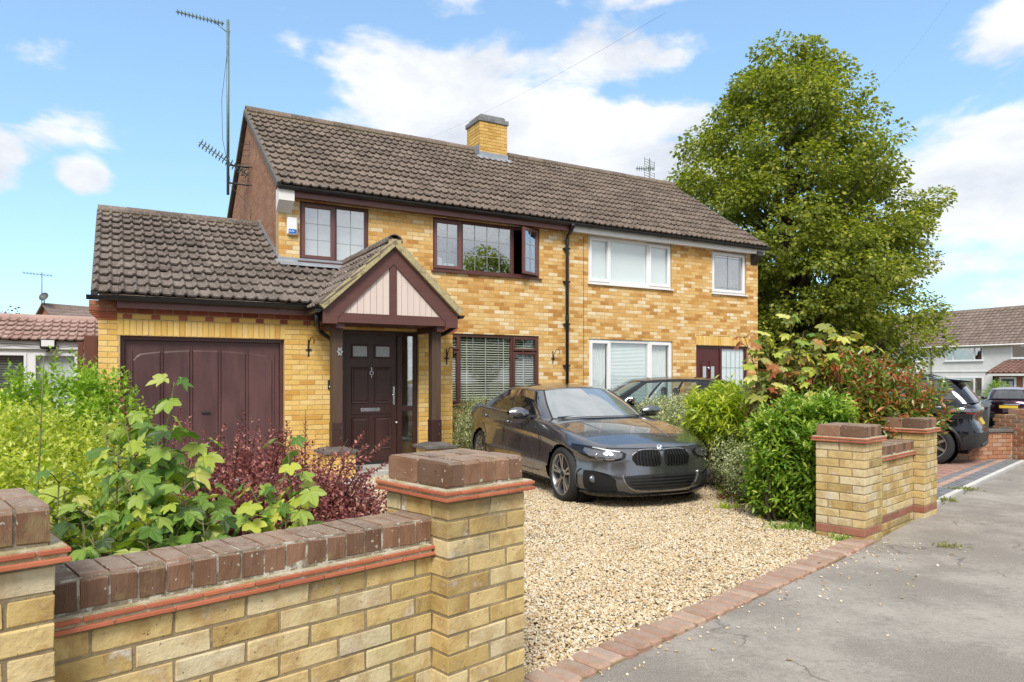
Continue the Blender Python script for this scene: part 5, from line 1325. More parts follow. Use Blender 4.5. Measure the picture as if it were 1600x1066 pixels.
band('lower_grille_trim', 'steel', 'f', [(0, .196, .208), (.22, .198, .210), (.33, .21, .224), (.39, .25, .27), (.425, .32, .35), (.438, .372, .392)], 20, .014, join=True)
band('splitter', 'gloss_black', 'f', [(0, .148, .170), (.4, .148, .168), (.65, .15, .168), (.80, .152, .168)], 24, .020, join=True)
# roundel on the nose
u = 0.0; t = sh.t_z(.0, .655, sh.tsh); p = sh.at(0, t); Mb = Mx @ Matrix.Translation((p[0]+.004, 0, .672)) @ Matrix.Rotation(R(-52), 4, 'Y')
rd = MB().lathe([(0, .004), (.036, .005), (.041, .0)], 28, Mb).build('roundel', 'chrome', c1)
for q in range(4):
    mq = MB(); arc = [(.024*math.cos(q*math.pi/2+k*math.pi/16), .024*math.sin(q*math.pi/2+k*math.pi/16), .0065) for k in range(9)]; mq.add([(0, 0, .0065)]+arc, [tuple(range(10))], Mb); mq.build('roundel_quarter', 'roundel_blue' if q % 2 else 'white_paint', rd)
# sides
seam('panel_gap', [(1.42, .30), (1.40, .55), (1.415, .75), (1.45, .885)]); seam('panel_gap', [(2.62, .29), (2.63, .55), (2.645, .75), (2.66, .945)]); seam('panel_gap', [(3.28, .58), (3.40, .72), (3.50, .86), (3.52, .96)]); seam('panel_gap', [(1.42, .295), (2.0, .29), (2.62, .288), (3.2, .30)])
seam('sill_trim', [(1.2, .20), (2.0, .205), (3.2, .215)], .02, 'gloss_black', off=-.005); seam('belt_trim', [(1.72, .925), (2.3, .948), (2.9, .965), (3.4, .985)], .006, 'gloss_black', off=.002)
for (x, z) in ((2.50, .845), (3.36, .885)):
    u = sh.s_x(x); t = sh.t_z(u, z, sh.tsh); p = sh.at(u, t)
    for sg in (1, -1):
        MB().tube([Mx @ Vector((p[0]-.10, sg*(p[1]+.004), z)), Mx @ Vector((p[0]-.08, sg*(p[1]+.032), z+.003)), Mx @ Vector((p[0]+.08, sg*(p[1]+.030), z+.006)), Mx @ Vector((p[0]+.10, sg*(p[1]+.002), z+.006))], .013, 8).build('door_handle', 'paint_grey', c1)
for sg in (1, -1): mirror_pod(c1, 2.14-1.80, .86, .985, sg, 'paint_grey', 1.15)
for sg in (1, -1): MB().tube([Mx @ Vector((x, sg*y, z)) for (x, y, z) in ((1.45, .10, .972), (1.38, .35, .965), (1.42, .62, .945))], .008, 6).build('wiper', 'satin_black', c1)
mb = MB(); P_ = [gh.at(.268, v*gh.tr)+gh.outn(.268, v*gh.tr, (2.6, 0, .9))*.004 for v in np.linspace(.02, .98, 14)]
for sg in (1, -1): MB().tube([Mx @ Vector((p[0], p[1]*sg, p[2])) for p in P_], .011, 6).build('pillar_trim', 'satin_black', c1)
# bonnet creases
for sg in (1, -1):
    pts_ = []
    for x in np.linspace(.30, 1.28, 12):
        yy = .30+.17*(x-.3)/.98; u = sh.s_x(x, 1.0); best = min(np.linspace(sh.tsh, 1, 60), key=lambda t: abs(sh.at(u, t)[1]-yy)); p = sh.at(u, best); pts_.append(Mx @ Vector((p[0], sg*p[1], p[2]-.0035)))
    MB().tube(pts_, [.001, .006, .009]+[.010]*6+[.009, .006, .001], 8).build('bonnet_crease', 'paint_grey', c1)

# --- black hatchback on the next drive, seen over the shrubs
c2 = thing('parked_car', 'black hatchback half hidden behind the variegated shrub on the neighbouring drive', 'car', hw(6.32, -1.65, .0), TH+math.pi-R(24))
sp2 = dict(L=4.3, x0=2.1, paint='paint_black', wr=.315,
  plan=[(0, 0), (.01, .2), (.05, .42), (.14, .62), (.3, .76), (.6, .84), (1.0, .87), (2.0, .885), (3.0, .885), (3.7, .86), (4.08, .76), (4.22, .5), (4.29, .22), (4.3, 0)],
  shoulder=[(0, .72), (.4, .80), (.9, .87), (1.5, .93), (2.5, .97), (3.5, 1.0), (4.3, .98)], deck=[(0, .73), (.3, .83), (.7, .92), (1.1, .985), (1.5, 1.02), (3.8, 1.05), (4.3, .99)], bottom=[(0, .18), (1, .19), (3.4, .2), (4.3, .3)], sect=SECT, arches=[(.82, .345), (3.45, .345)],
  ghbase=[(1.05, 0, .985), (1.08, .32, .975), (1.17, .56, .955), (1.32, .70, .945), (1.7, .765, .95), (2.2, .775, .96), (2.8, .765, .975), (3.4, .73, 1.0), (3.9, .64, 1.02), (4.08, .42, 1.03), (4.12, 0, 1.03)],
  ghroof=[(1.90, 0, 1.425), (1.915, .22, 1.42), (1.95, .42, 1.41), (2.05, .53, 1.40), (2.25, .56, 1.415), (2.6, .575, 1.43), (3.0, .57, 1.425), (3.4, .55, 1.405), (3.65, .5, 1.385), (3.75, .3, 1.38), (3.78, 0, 1.38)],
  roofz=[(1.9, 1.43), (2.2, 1.465), (2.7, 1.485), (3.2, 1.475), (3.78, 1.39)], see_through=True, glassmat='clear_car_glass', wsmat='clear_car_glass',
  glass={'windscreen': (0, .26, .04, .95), 'side_front': (.34, .53, .08, .90), 'side_rear': (.55, .71, .08, .90), 'rear_screen': (.87, 1, .08, .92)})
sh2, gh2, Mx2, band2, seam2 = make_car(c2, sp2)
for (wx, sy) in ((.82, 1), (.82, -1), (3.45, 1), (3.45, -1)): wheel(c2, Mx2 @ Vector((wx, sy*.76, .315)), .315, .21, sy, 'plain')
for sg in (1, -1): mirror_pod(c2, 2.1-1.62, .85, 1.02, sg, 'paint_black')
for sg in (1, -1):
    band2('headlight', 'lamp_clear', 'f', [(.45, .62, .69), (.6, .61, .73), (.75, .66, .76)], 12, .008, (sg,))
    seat = MB(); seat.box(-.55, -.05, sg*.36-.23, sg*.36+.23, .35, .55, ch=.06); seat.box(-.62, -.48, sg*.36-.22, sg*.36+.22, .5, 1.08, ch=.06); seat.box(-.60, -.52, sg*.36-.12, sg*.36+.12, 1.10, 1.27, ch=.04); seat.build('seat', 'satin_black', c2)
band2('grille', 'gloss_black', 'f', [(0, .3, .5), (.5, .32, .48)], 12, .006, join=True)
MB().box(.25, .75, -.68, .68, .6, .93, ch=.06).build('dashboard', 'satin_black', c2); MB().box(-1.9, .9, -.70, .70, .25, .34).build('cabin_floor', 'wheel_well', c2)
MB().lathe([(.17, -.013), (.185, 0), (.17, .013), (.155, 0)], 24, Matrix.Translation((.12, -.36, .9)) @ Matrix.Rotation(R(65), 4, 'Y'), closed=True).build('steering_wheel', 'satin_black', c2)

# --- black crossover on the block-paved drive
s3 = ww(12.05, 1.95); c3p = (7.62, 12.45)
fwd = Vector((-.80, .60, 0)); left = Vector((-fwd.y, fwd.x, 0)); axle = Vector((7.36, 12.35, 0)); z3 = gz(7.6, 12.4)
ctr = axle-left*.90+fwd*1.30
c3 = thing('parked_car', 'black crossover parked on the block paving, its rear end beside the right-hand pillar', 'car', (ctr.x, ctr.y, z3), math.atan2(fwd.y, fwd.x))
sp3 = dict(L=4.22, x0=2.15, paint='paint_navy', wr=.345,
  plan=[(0, 0), (.01, .2), (.05, .45), (.14, .66), (.3, .80), (.6, .88), (1.0, .90), (2.0, .905), (3.0, .91), (3.7, .90), (3.98, .85), (4.12, .72), (4.19, .45), (4.215, .2), (4.22, 0)],
  shoulder=[(0, .80), (.4, .90), (.9, .96), (1.5, 1.0), (2.5, 1.02), (3.5, 1.05), (4.0, 1.07), (4.35, 1.05)], deck=[(0, .82), (.3, .93), (.7, 1.0), (1.1, 1.05), (1.5, 1.08), (3.8, 1.12), (4.2, 1.12), (4.35, 1.06)], bottom=[(0, .22), (1, .23), (3.4, .24), (4.0, .28), (4.35, .34)],
  sect=[(0, .10, .05), (.07, .045, .02), (.2, .01, 0), (.38, 0, -.01), (.52, .012, .05), (.68, .02, .10), (.82, .02, .05), (.93, .045, .05), (1, .10, .09)], arches=[(.85, .39), (3.45, .39)],
  ghbase=[(1.15, 0, 1.05), (1.18, .32, 1.04), (1.27, .58, 1.02), (1.42, .73, 1.01), (1.8, .79, 1.015), (2.3, .80, 1.025), (2.9, .795, 1.04), (3.5, .77, 1.06), (3.98, .70, 1.08), (4.1, .45, 1.10), (4.13, 0, 1.10)],
  ghroof=[(1.95, 0, 1.55), (1.965, .24, 1.545), (2.0, .44, 1.535), (2.1, .56, 1.53), (2.3, .60, 1.54), (2.7, .61, 1.55), (3.1, .60, 1.54), (3.45, .58, 1.515), (3.68, .53, 1.485), (3.80, .3, 1.485), (3.82, 0, 1.485)],
  roofz=[(1.9, 1.56), (2.3, 1.60), (2.8, 1.605), (3.4, 1.56), (3.82, 1.50)],
  glass={'windscreen': (0, .26, .04, .95), 'side_front': (.34, .52, .08, .90), 'side_rear': (.54, .69, .10, .90), 'quarter': (.70, .765, .18, .86), 'rear_screen': (.85, 1, .06, .84)})
sh3, gh3, Mx3, band3, seam3 = make_car(c3, sp3)
for (wx, sy) in ((.85, 1), (.85, -1), (3.45, 1), (3.45, -1)): wheel(c3, Mx3 @ Vector((wx, sy*.79, .345)), .345, .22, sy, 'plain', .23)
for sg in (1, -1):
    band3('rear_lamp', 'lamp_clear', 'r', [(.40, .93, .985), (.60, .925, .99), (.74, .93, .99), (.83, .95, .995)], 16, .014, (sg,))
    band3('lamp_strip', 'lamp_red', 'r', [(.45, .905, .925), (.62, .90, .922), (.78, .905, .925)], 12, .012, (sg,))
    band3('bumper_cladding', 'satin_black', 'x', [(3.88, .30, .50), (3.95, .30, .56), (4.05, .31, .58), (4.15, .33, .58)], 10, .010, (sg,))
    P_ = []
    for k in range(15):
        an = R(-8+k*196/14); x = 3.45+.415*math.cos(an); z = .345+.415*math.sin(an); u = sh3.s_x(x); t = sh3.t_z(u, z, sh3.tsh); p = sh3.at(u, t); P_.append(Mx3 @ Vector((p[0], sg*(p[1]+.004), max(p[2], .26))))
    MB().tube(P_, .026, 8).build('arch_cladding', 'satin_black', c3)
    mirror_pod(c3, 2.15-1.72, .88, 1.10, sg, 'paint_navy')
band3('rear_bumper', 'satin_black', 'r', [(0, .36, .56), (.4, .35, .56), (.62, .34, .57), (.78, .33, .58)], 18, .012, join=True)
band3('skid_plate', 'grey_plastic', 'r', [(0, .34, .40), (.35, .34, .40), (.5, .34, .38)], 10, .03, join=True)
band3('number_plate', 'plate_yellow', 'r', [(0, .70, .81), (.26, .70, .81)], 8, .012, join=True)
seam3('waist_line', [(2.4, .985), (3.0, .995), (3.5, 1.01), (3.95, 1.03)], .010, 'steel', off=.002)
seam3('panel_gap', [(3.02, .62), (3.10, .8), (3.13, 1.0)]); seam3('panel_gap', [(3.95, .60), (4.05, .8), (4.03, .95)])
mb = MB(); mb.add([Mx3 @ Vector(p) for p in ((3.62, -.54, 1.515), (3.62, .54, 1.515), (3.99, .50, 1.47), (3.99, -.50, 1.47), (3.62, -.54, 1.47), (3.62, .54, 1.47), (3.97, .50, 1.445), (3.97, -.50, 1.445))], [(0, 1, 2, 3), (4, 7, 6, 5), (2, 6, 7, 3), (1, 5, 6, 2), (0, 3, 7, 4)]); mb.build('roof_spoiler', 'paint_navy', c3)
for sg in (1, -1): MB().tube([Mx3 @ Vector((x, sg*.60, z)) for x, z in ((2.2, 1.555), (2.3, 1.60), (3.3, 1.585), (3.45, 1.535))], .014, 8).build('roof_rail', 'satin_black', c3)

# --- dark purple hatchback by the far house, tail towards the camera
v = Vector((19.75, 27.8, 0)); hd = Vector((.62, .785, 0))
c4 = thing('parked_car', 'dark purple hatchback seen from behind outside the far white house', 'car', (v.x, v.y, gz(v.x, v.y)), math.atan2(hd.y, hd.x))
sp4 = dict(sp2); sp4.update(paint='paint_purple', see_through=False, glassmat='car_glass', wsmat='car_glass', L=4.3)
sh4, gh4, Mx4, band4, seam4 = make_car(c4, sp4)
for (wx, sy) in ((.82, 1), (.82, -1), (3.45, 1), (3.45, -1)): wheel(c4, Mx4 @ Vector((wx, sy*.76, .315)), .315, .21, sy, 'plain')
for sg in (1, -1):
    band4('rear_lamp', 'lamp_clear', 'r', [(.50, .80, .97), (.62, .80, .985), (.74, .82, .985)], 12, .014, (sg,)); band4('rear_lamp', 'lamp_red', 'r', [(.55, .76, .80), (.72, .77, .82)], 8, .013, (sg,))
    mirror_pod(c4, 2.1-1.62, .85, 1.02, sg, 'paint_purple')
band4('number_plate', 'plate_yellow', 'r', [(0, .70, .80), (.26, .70, .80)], 8, .012, join=True)
band4('tailgate_trim', 'chrome', 'r', [(0, .83, .85), (.3, .83, .85)], 8, .012, join=True); band4('rear_bumper', 'satin_black', 'r', [(0, .34, .46), (.5, .34, .46), (.7, .34, .46)], 12, .01, join=True)
# ------------------------------------------------------------------ plants
leafmat('privet_leaf', [(0, (.22, .30, .03)), (.35, (.44, .52, .055)), (.7, (.60, .64, .08)), (1, (.72, .74, .24))], .40)
leafmat('lime_leaf', [(0, (.15, .28, .02)), (.5, (.27, .43, .035)), (1, (.42, .56, .07))], .38)
leafmat('berberis_leaf', [(0, (.10, .03, .038)), (.4, (.25, .07, .078)), (.75, (.42, .135, .135)), (1, (.60, .28, .24))], .3)
leafmat('euonymus_leaf', [(0, (.12, .17, .05)), (.35, (.26, .31, .12)), (.55, (.52, .55, .30)), (1, (.74, .74, .52))], .2)
leafmat('choisya_leaf', [(0, (.10, .22, .03)), (.45, (.24, .40, .05)), (.8, (.40, .53, .07)), (1, (.58, .63, .13))], .38, .3)
leafmat('golden_leaf', [(0, (.26, .38, .03)), (.5, (.50, .60, .055)), (1, (.70, .72, .11))], .38)
leafmat('photinia_leaf', [(0, (.09, .16, .03)), (.4, (.19, .28, .04)), (.58, (.38, .42, .07)), (.66, (.42, .19, .07)), (.84, (.50, .12, .06)), (1, (.60, .22, .10))], .3, .28)
leafmat('rust_leaf', [(0, (.14, .17, .04)), (.4, (.28, .29, .08)), (.65, (.42, .38, .09)), (.82, (.44, .23, .07)), (1, (.40, .14, .07))], .3)
leafmat('tree_leaf', [(0, (.13, .175, .03)), (.4, (.23, .285, .045)), (.75, (.36, .40, .06)), (1, (.55, .54, .09))], .45, .45, clumpy=(.36, .35, .05))
leafmat('far_tree_leaf', [(0, (.06, .10, .02)), (.5, (.12, .16, .03)), (1, (.22, .24, .05))], .35)
leafmat('weed_leaf', [(0, (.16, .18, .03)), (1, (.32, .33, .07))], .3)
def maplemat(name, stops):
    b = NB(name); r = b.new('ShaderNodeObjectInfo').outputs['Random']; o = b.coord(); P = b.pos()
    c = b.ramp(r, stops); sx = b.new('ShaderNodeSeparateXYZ'); b.l.new(o, sx.inputs[0]); v = None
    for an in (90, 42, 138, -8, 188):
        ca, sa = math.cos(R(an)), math.sin(R(an))
        d = b.math('ABSOLUTE', b.math('SUBTRACT', b.math('MULTIPLY', sx.outputs['X'], sa), b.math('MULTIPLY', sx.outputs['Y'], ca)))
        f = b.math('ADD', b.math('MULTIPLY', sx.outputs['X'], ca), b.math('MULTIPLY', sx.outputs['Y'], sa))
        k = b.math('MULTIPLY', b.rng(d, .006, .022, 1, 0), b.math('GREATER_THAN', f, 0)); v = k if v is None else b.math('MAXIMUM', v, k)
    n = b.noise(o, 3.5, 5, .65, w=b.math('MULTIPLY', r, 30)); c = b.mix(b.rng(n, .45, .72, 0, .5), c, b.mix(1.0, c, (1.35, 1.05, .5), 'MULTIPLY'))
    c = b.mix(b.math('MULTIPLY', v, .45), c, b.mix(1.0, c, (1.6, 1.5, 1.1), 'MULTIPLY'))
    b.base(c, .42); b.bump(b.math('SUBTRACT', n, v), .3, .01)
    t = b.new('ShaderNodeBsdfTranslucent'); b.l.new(b.mix(1.0, c, (1.2, 1.25, .5), 'MULTIPLY'), t.inputs['Color'])
    mx = b.new('ShaderNodeMixShader'); mx.inputs[0].default_value = .36; b.l.new(b.b.outputs[0], mx.inputs[1]); b.l.new(t.outputs[0], mx.inputs[2]); b.l.new(mx.outputs[0], b.out.inputs[0])
maplemat('maple_green', [(0, (.10, .21, .035)), (.5, (.19, .32, .05)), (.85, (.33, .44, .08)), (1, (.48, .52, .16))])
maplemat('maple_lime', [(0, (.36, .46, .06)), (.6, (.54, .58, .10)), (1, (.66, .66, .26))])
maplemat('maple_dark', [(0, (.035, .075, .018)), (1, (.07, .13, .03))])
maplemat('maple_brown', [(0, (.15, .075, .02)), (1, (.24, .13, .04))])
maplemat('maple_autumn', [(0, (.15, .21, .06)), (.4, (.30, .33, .10)), (.62, (.48, .45, .09)), (.8, (.42, .19, .06)), (1, (.34, .09, .06))])
def maple_mesh(seed, m):
    rr = random.Random(seed); lob = [(90, 1.0), (40, .88), (140, .88), (-12, .60), (192, .60)]; pts = []
    for (a, r) in sorted(lob, key=lambda t: t[0]):
        a += rr.uniform(-4, 4); r *= rr.uniform(.92, 1.06)
        w = 18 if r > .7 else 17
        pts += [(a-w*1.3, r*.60), (a-w*.95, r*.72), (a-w*.72, r*.78), (a-w*.34, r*.90), (a, r), (a+w*.34, r*.90), (a+w*.72, r*.78), (a+w*.95, r*.72), (a+w*1.3, r*.60)]
    prof = [(250, .30)]+[]
    allp = [(-62, .22)]+pts+[(242, .22)]
    allp.sort()
    out2 = []
    for i, (a, r) in enumerate(allp): out2.append((a, r))
    curl = rr.uniform(.1, .5); fold = rr.uniform(.05, .4)
    def P3(a, r):
        x, y = r*math.cos(R(a)), r*math.sin(R(a)); return (x, y, -curl*r*r+fold*abs(x)*.6+rr.uniform(-.015, .015)+.05*math.sin(R(a)*5))
    vs = [(0, 0, 0)]+[P3(a, r) for a, r in out2]; n = len(out2)
    fs = [(0, i+1, i+2) for i in range(n-1)]
    me = MB().add(vs, fs, None, False).mesh('leaf'); me.materials.append(mat(m)); return me
def sapling(label, base, stems, mats, size, pairs, seed, group=None, name='sycamore_sapling', droop=.5, stem_mat='stem_green', view=(0, -1, .5)):
    """stems: list of (start offset, tip offset); opposite pairs of long-stalked leaves up each stem"""
    rr = random.Random(seed); root = thing(name, label, 'sapling', (base[0], base[1], base[2] if len(base) > 2 else 0), 0, group)
    meshes = {m: [maple_mesh(seed*10+i, m) for i in range(6)] for m, _ in mats}; ms = [m for m, _ in mats]; wt = [w for _, w in mats]
    st = MB()
    for (s0, s1) in stems:
        s0, s1 = Vector(s0), Vector(s1); L = (s1-s0).length; bend = Vector((rr.uniform(-.08, .08), rr.uniform(-.08, .08), 0))*L
        pt = [s0.lerp(s1, k/8)+bend*math.sin(math.pi*k/8) for k in range(9)]
        st.tube(pt, [.009*(1-.7*k/8)*(size/.13) for k in range(9)], 6)
        n = pairs if isinstance(pairs, int) else rr.randint(*pairs)
        for i in range(n):
            t = .22+.78*(i+rr.uniform(.1, .9))/n; p = s0.lerp(s1, t)+bend*math.sin(math.pi*t); az = rr.uniform(0, math.pi)
            for q in (0, 1):
                a = az+q*math.pi+rr.uniform(-.4, .4); el = rr.uniform(.1, .9); pl = size*rr.uniform(.5, 1.1)*(1.1-.4*t)
                d = Vector((math.cos(a)*math.cos(el), math.sin(a)*math.cos(el), math.sin(el)))
                e = p+d*pl; st.tube([p, p.lerp(e, .5)+Vector((0, 0, .1*pl)), e], .0022*(size/.13)+.0004, 5)
                sc = size*rr.uniform(.62, 1.12)*(1.05-.35*t)
                fwd_ = Vector((math.cos(a), math.sin(a), rr.uniform(-droop-.25, -droop+.35))).normalized()
                nrm = (Vector((0, 0, 1))+Vector(view)*rr.uniform(.1, .8)+Vector((rr.uniform(-.4, .4), rr.uniform(-.4, .4), 0))).normalized()
                x = fwd_.cross(nrm).normalized(); z = x.cross(fwd_).normalized()
                M = Matrix((x, fwd_, z)).transposed().to_4x4(); M.translation = e
                m = rr.choices(ms, wt)[0] if t < .72 or len(ms) < 2 else rr.choices(ms, [w*(2.4 if 'lime' in k else 1) for k, w in mats])[0]
                o = bpy.data.objects.new('leaf', rr.choice(meshes[m])); C.objects.link(o); o.parent = root; o.matrix_basis = M @ Matrix.Scale(sc, 4)
    st.build('stem', stem_mat, root); return root
def shrub(name, label, cat, blobs, nsh, slen, per, ll, lw, m, seed, up=.6, spread=.9, rmin=.7, six=False, fold=.25, stem='stem_brown', jit=.3, rnd_=.5, pairs=True, tip=.6, group=None, droop=.05, inner=.35):
    rs = np.random.RandomState(seed); bx_ = blobs[0]; root = thing(name, label, cat, (bx_[0], bx_[1], gz(bx_[0], bx_[1])), 0, group)
    P, D = shoots(rs, blobs, nsh, up, rmin, 1.0, rnd_)
    A = leafy(rs, P-D*slen*.5, D, slen, per, ll, lw, spread, jit, pairs, tip)
    if inner:
        P2, D2 = shoots(rs, blobs, int(nsh*inner), .2, .25, rmin, .9); A2 = leafy(rs, P2, D2, slen, per, ll*1.1, lw*1.1, spread, .6, pairs, tip); A = tuple(np.concatenate([a, b_]) for a, b_ in zip(A, A2))
    foliage(root, 'foliage', m, A, six, fold, droop)
    st = MB(); rr = random.Random(seed); base = Vector(root.location)
    for (cx, cy, cz, rx, ry, rz, *_) in blobs:
        for k in range(5):
            p1 = Vector((cx+rr.uniform(-.7, .7)*rx, cy+rr.uniform(-.7, .7)*ry, cz+rr.uniform(-.1, .7)*rz))-base; p0 = Vector((cx+rr.uniform(-.3, .3)*rx, cy+rr.uniform(-.3, .3)*ry, base.z))-base
            st.tube([p0, p0.lerp(p1, .5)+Vector((rr.uniform(-.05, .05), rr.uniform(-.05, .05), 0)), p1], [.014, .010, .005], 6)
    st.build('stem', stem, root); return root, P, D

shrub('privet_hedge', 'bright yellow-green privet hedge behind the wall at the far left', 'hedge', [(-2.75, 3.95, .62, .75, .8, .70), (-2.22, 3.3, .52, .42, .45, .60), (-1.98, 2.9, .48, .32, .32, .46), (-2.45, 3.2, .5, .5, .5, .6), (-3.3, 4.3, .62, .8, .8, .72)], 8200, .13, 8, .044, .024, 'privet_leaf', 11, .8, jit=.45)
shrub('lime_shrub', 'lime green shrub rising behind the privet hedge in front of the white conservatory', 'shrub', [(-3.3, 5.2, .88, .6, .6, .72), (-3.0, 4.9, .72, .5, .5, .6), (-3.95, 5.2, .6, .6, .6, .6)], 2300, .17, 8, .075, .036, 'lime_leaf', 12, .7)
# tall single shoots out of the hedge
for (x, y, h) in ((-2.16, 3.2, 1.56), (-1.95, 3.35, 1.33)):
    rs = np.random.RandomState(int(h*100)); root = thing('hedge_shoot', 'tall leafy shoot standing up out of the privet hedge' if h > 1.5 else 'shorter leafy shoot standing up out of the privet hedge', 'plant', (x, y, 0))
    P = np.array([[x, y, .85]]); D = np.array([[.04, .03, 1.]]); A = leafy(rs, P, D, (h-.85)/.95, 18, .075, .034, .9, .15, True, .55); foliage(root, 'foliage', 'lime_leaf', A, True); MB().tube([(0, 0, .3), (.0, 0, .85), (.02, .02, h)], [.007, .005, .002], 6).build('stem', 'stem_green', root)
shrub('berberis', 'dark red barberry bush behind the wall before the garage door', 'shrub', [(-1.45, 4.0, .56, .62, .5, .56), (-.95, 3.75, .48, .42, .42, .48), (-.72, 3.35, .40, .3, .3, .45), (-1.15, 3.5, .50, .4, .3, .52)], 4700, .20, 13, .034, .022, 'berberis_leaf', 13, .75, .85, .55, stem='stem_red', jit=.45)
rs = np.random.RandomState(5); root = thing('berberis_shoots', 'long arching dark red barberry shoots reaching over the wall towards the door', 'plant', (-1.1, 3.8, 0)); Ps, Ds = [], []; st = MB()
arcs = [((-1.12, 3.8, .7), (-1.10, 3.75, 1.29)), ((-.95, 3.7, .7), (-.62, 3.6, 1.16)), ((-.9, 3.6, .7), (-.58, 3.45, 1.06)), ((-1.0, 3.75, .7), (-.80, 3.8, 1.16)), ((-1.5, 4.0, .8), (-1.42, 3.95, 1.22)), ((-1.75, 4.05, .8), (-1.62, 4.0, 1.2)), ((-1.6, 4., .8), (-1.72, 3.9, 1.17)), ((-1.9, 3.6, .9), (-1.98, 3.55, 1.36)), ((-1.8, 3.7, .9), (-1.73, 3.7, 1.34)), ((-.85, 3.5, .6), (-.6, 3.3, .98)), ((-1.2, 3.9, .8), (-1.3, 3.8, 1.2)), ((-1.0, 3.6, .7), (-.72, 3.5, 1.12)), ((-1.35, 3.9, .8), (-1.2, 3.8, 1.17)), ((-1.05, 3.7, .6), (-.9, 3.4, 1.02)), ((-1.85, 3.90, .7), (-1.77, 3.85, 1.24)), ((-1.55, 3.87, .7), (-1.45, 3.81, 1.27)), ((-1.35, 3.84, .7), (-1.23, 3.77, 1.25)), ((-1.25, 3.81, .7), (-1.19, 3.73, 1.22)), ((-1.65, 3.78, .7), (-1.70, 3.69, 1.23)), ((-1.05, 3.75, .7), (-0.85, 3.65, 1.14)), ((-0.98, 3.72, .7), (-0.74, 3.61, 1.08)), ((-0.90, 3.69, .7), (-0.70, 3.57, 1.00)), ((-.8, 3.4, .5), (-.62, 3.25, .85))]
arrs = []
for (p0, p1) in arcs:
    p0, p1 = Vector(p0), Vector(p1); mid = p0.lerp(p1, .5)+Vector((0, 0, .08)); seg = [p0, mid, p1]
    st.tube([p-Vector(root.location) for p in seg], [.004, .003, .0015], 5)
    for a, c_ in ((p0, mid), (mid, p1)):
        d = (c_-a); A = leafy(rs, np.array([a]), np.array([d.normalized()]), d.length, max(8, int(d.length/.008)), .030, .018, 1.0, .2, False, .8); s_ = d.length
        A = (A[0], *A[1:]); arrs.append(A)
A = tuple(np.concatenate([q[i] for q in arrs]) for i in range(5)); foliage(root, 'foliage', 'berberis_leaf', A); st.build('stem', 'stem_red', root)
shrub('euonymus', 'cream variegated shrub under the brown window beside the saloon', 'shrub', [(-.55, 12.15, .52, .62, .5, .62), (.05, 12.6, .5, .5, .45, .55), (-.62, 11.75, .4, .4, .35, .5)], 3000, .12, 8, .040, .024, 'euonymus_leaf', 14, .6)
shrub('euonymus', 'cream variegated shrub to the right of the saloon bonnet', 'shrub', [(2.55, 10.35, .62, .6, .9, .62), (2.85, 9.4, .52, .48, .6, .55), (2.88, 8.75, .45, .42, .45, .45), (2.72, 8.1, .35, .3, .35, .36), (2.35, 11.3, .6, .55, .6, .58)], 5200, .12, 8, .040, .024, 'euonymus_leaf', 15, .6)
shrub('golden_shrub', 'bright yellow-green shrub with long leaves in front of the black hatchback', 'shrub', [(2.75, 9.0, .98, .40, .4, .42), (3.05, 8.75, .8, .40, .4, .45), (2.5, 9.25, .95, .26, .3, .34)], 560, .16, 9, .125, .036, 'golden_leaf', 16, .55, 1.1, .5, True, .2, jit=.25, pairs=False, tip=.75, droop=.15)
shrub('choisya', 'dense mid green evergreen shrub against the right-hand gate pillar', 'shrub', [(2.80, 7.25, .56, .36, .42, .60), (3.02, 6.95, .36, .32, .32, .42), (2.68, 7.3, .30, .26, .3, .30), (3.15, 7.3, .75, .40, .36, .46), (2.98, 6.85, .80, .22, .2, .2), (2.62, 7.15, .92, .2, .2, .18), (2.88, 7.1, 1.12, .2, .18, .14), (3.25, 7.1, 1.12, .2, .2, .15), (2.6, 7.05, .62, .15, .15, .14)], 1900, .17, 9, .080, .032, 'choisya_leaf', 17, .55, 1.15, .6, True, .2, jit=.25, pairs=False, tip=.8)
shrub('choisya', 'low green evergreen shrub peeping over the right-hand wall panel', 'shrub', [(3.55, 7.68, .64, .50, .28, .42), (3.3, 7.5, .8, .35, .3, .35)], 800, .11, 9, .072, .028, 'choisya_leaf', 18, .55, 1.15, .6, True, .2, jit=.25, pairs=False, tip=.8)
shrub('photinia', 'red-tipped evergreen shrub above the second right-hand pillar', 'shrub', [(4.35, 8.1, 1.12, .64, .5, .55), (3.95, 7.9, .95, .55, .45, .62), (4.1, 7.75, .78, .35, .3, .35), (4.0, 8.3, 1.3, .5, .5, .5), (4.45, 7.95, .92, .3, .25, .3), (3.7, 8.1, 1.4, .3, .3, .25)], 800, .24, 9, .098, .038, 'photinia_leaf', 19, .6, .95, .5, True, .22, 'stem_red', jit=.3, tip=.85, droop=.12)
shrub('viburnum', 'rust and olive leaved shrub in the middle of the hedge behind the green evergreen', 'shrub', [(3.15, 8.35, 1.15, .4, .3, .42), (3.3, 8.5, 1.05, .45, .4, .5), (3.65, 8.4, 1.2, .5, .45, .5), (3.1, 8.3, .85, .33, .35, .42)], 800, .16, 8, .075, .045, 'rust_leaf', 20, .5, 1.0, .5, True, .2, 'stem_brown')
shrub('ground_plant', 'low brown and green plants at the foot of the hedge', 'plant', [(2.75, 8.3, .12, .35, .4, .16)], 160, .1, 6, .05, .03, 'photinia_leaf', 21, .3)
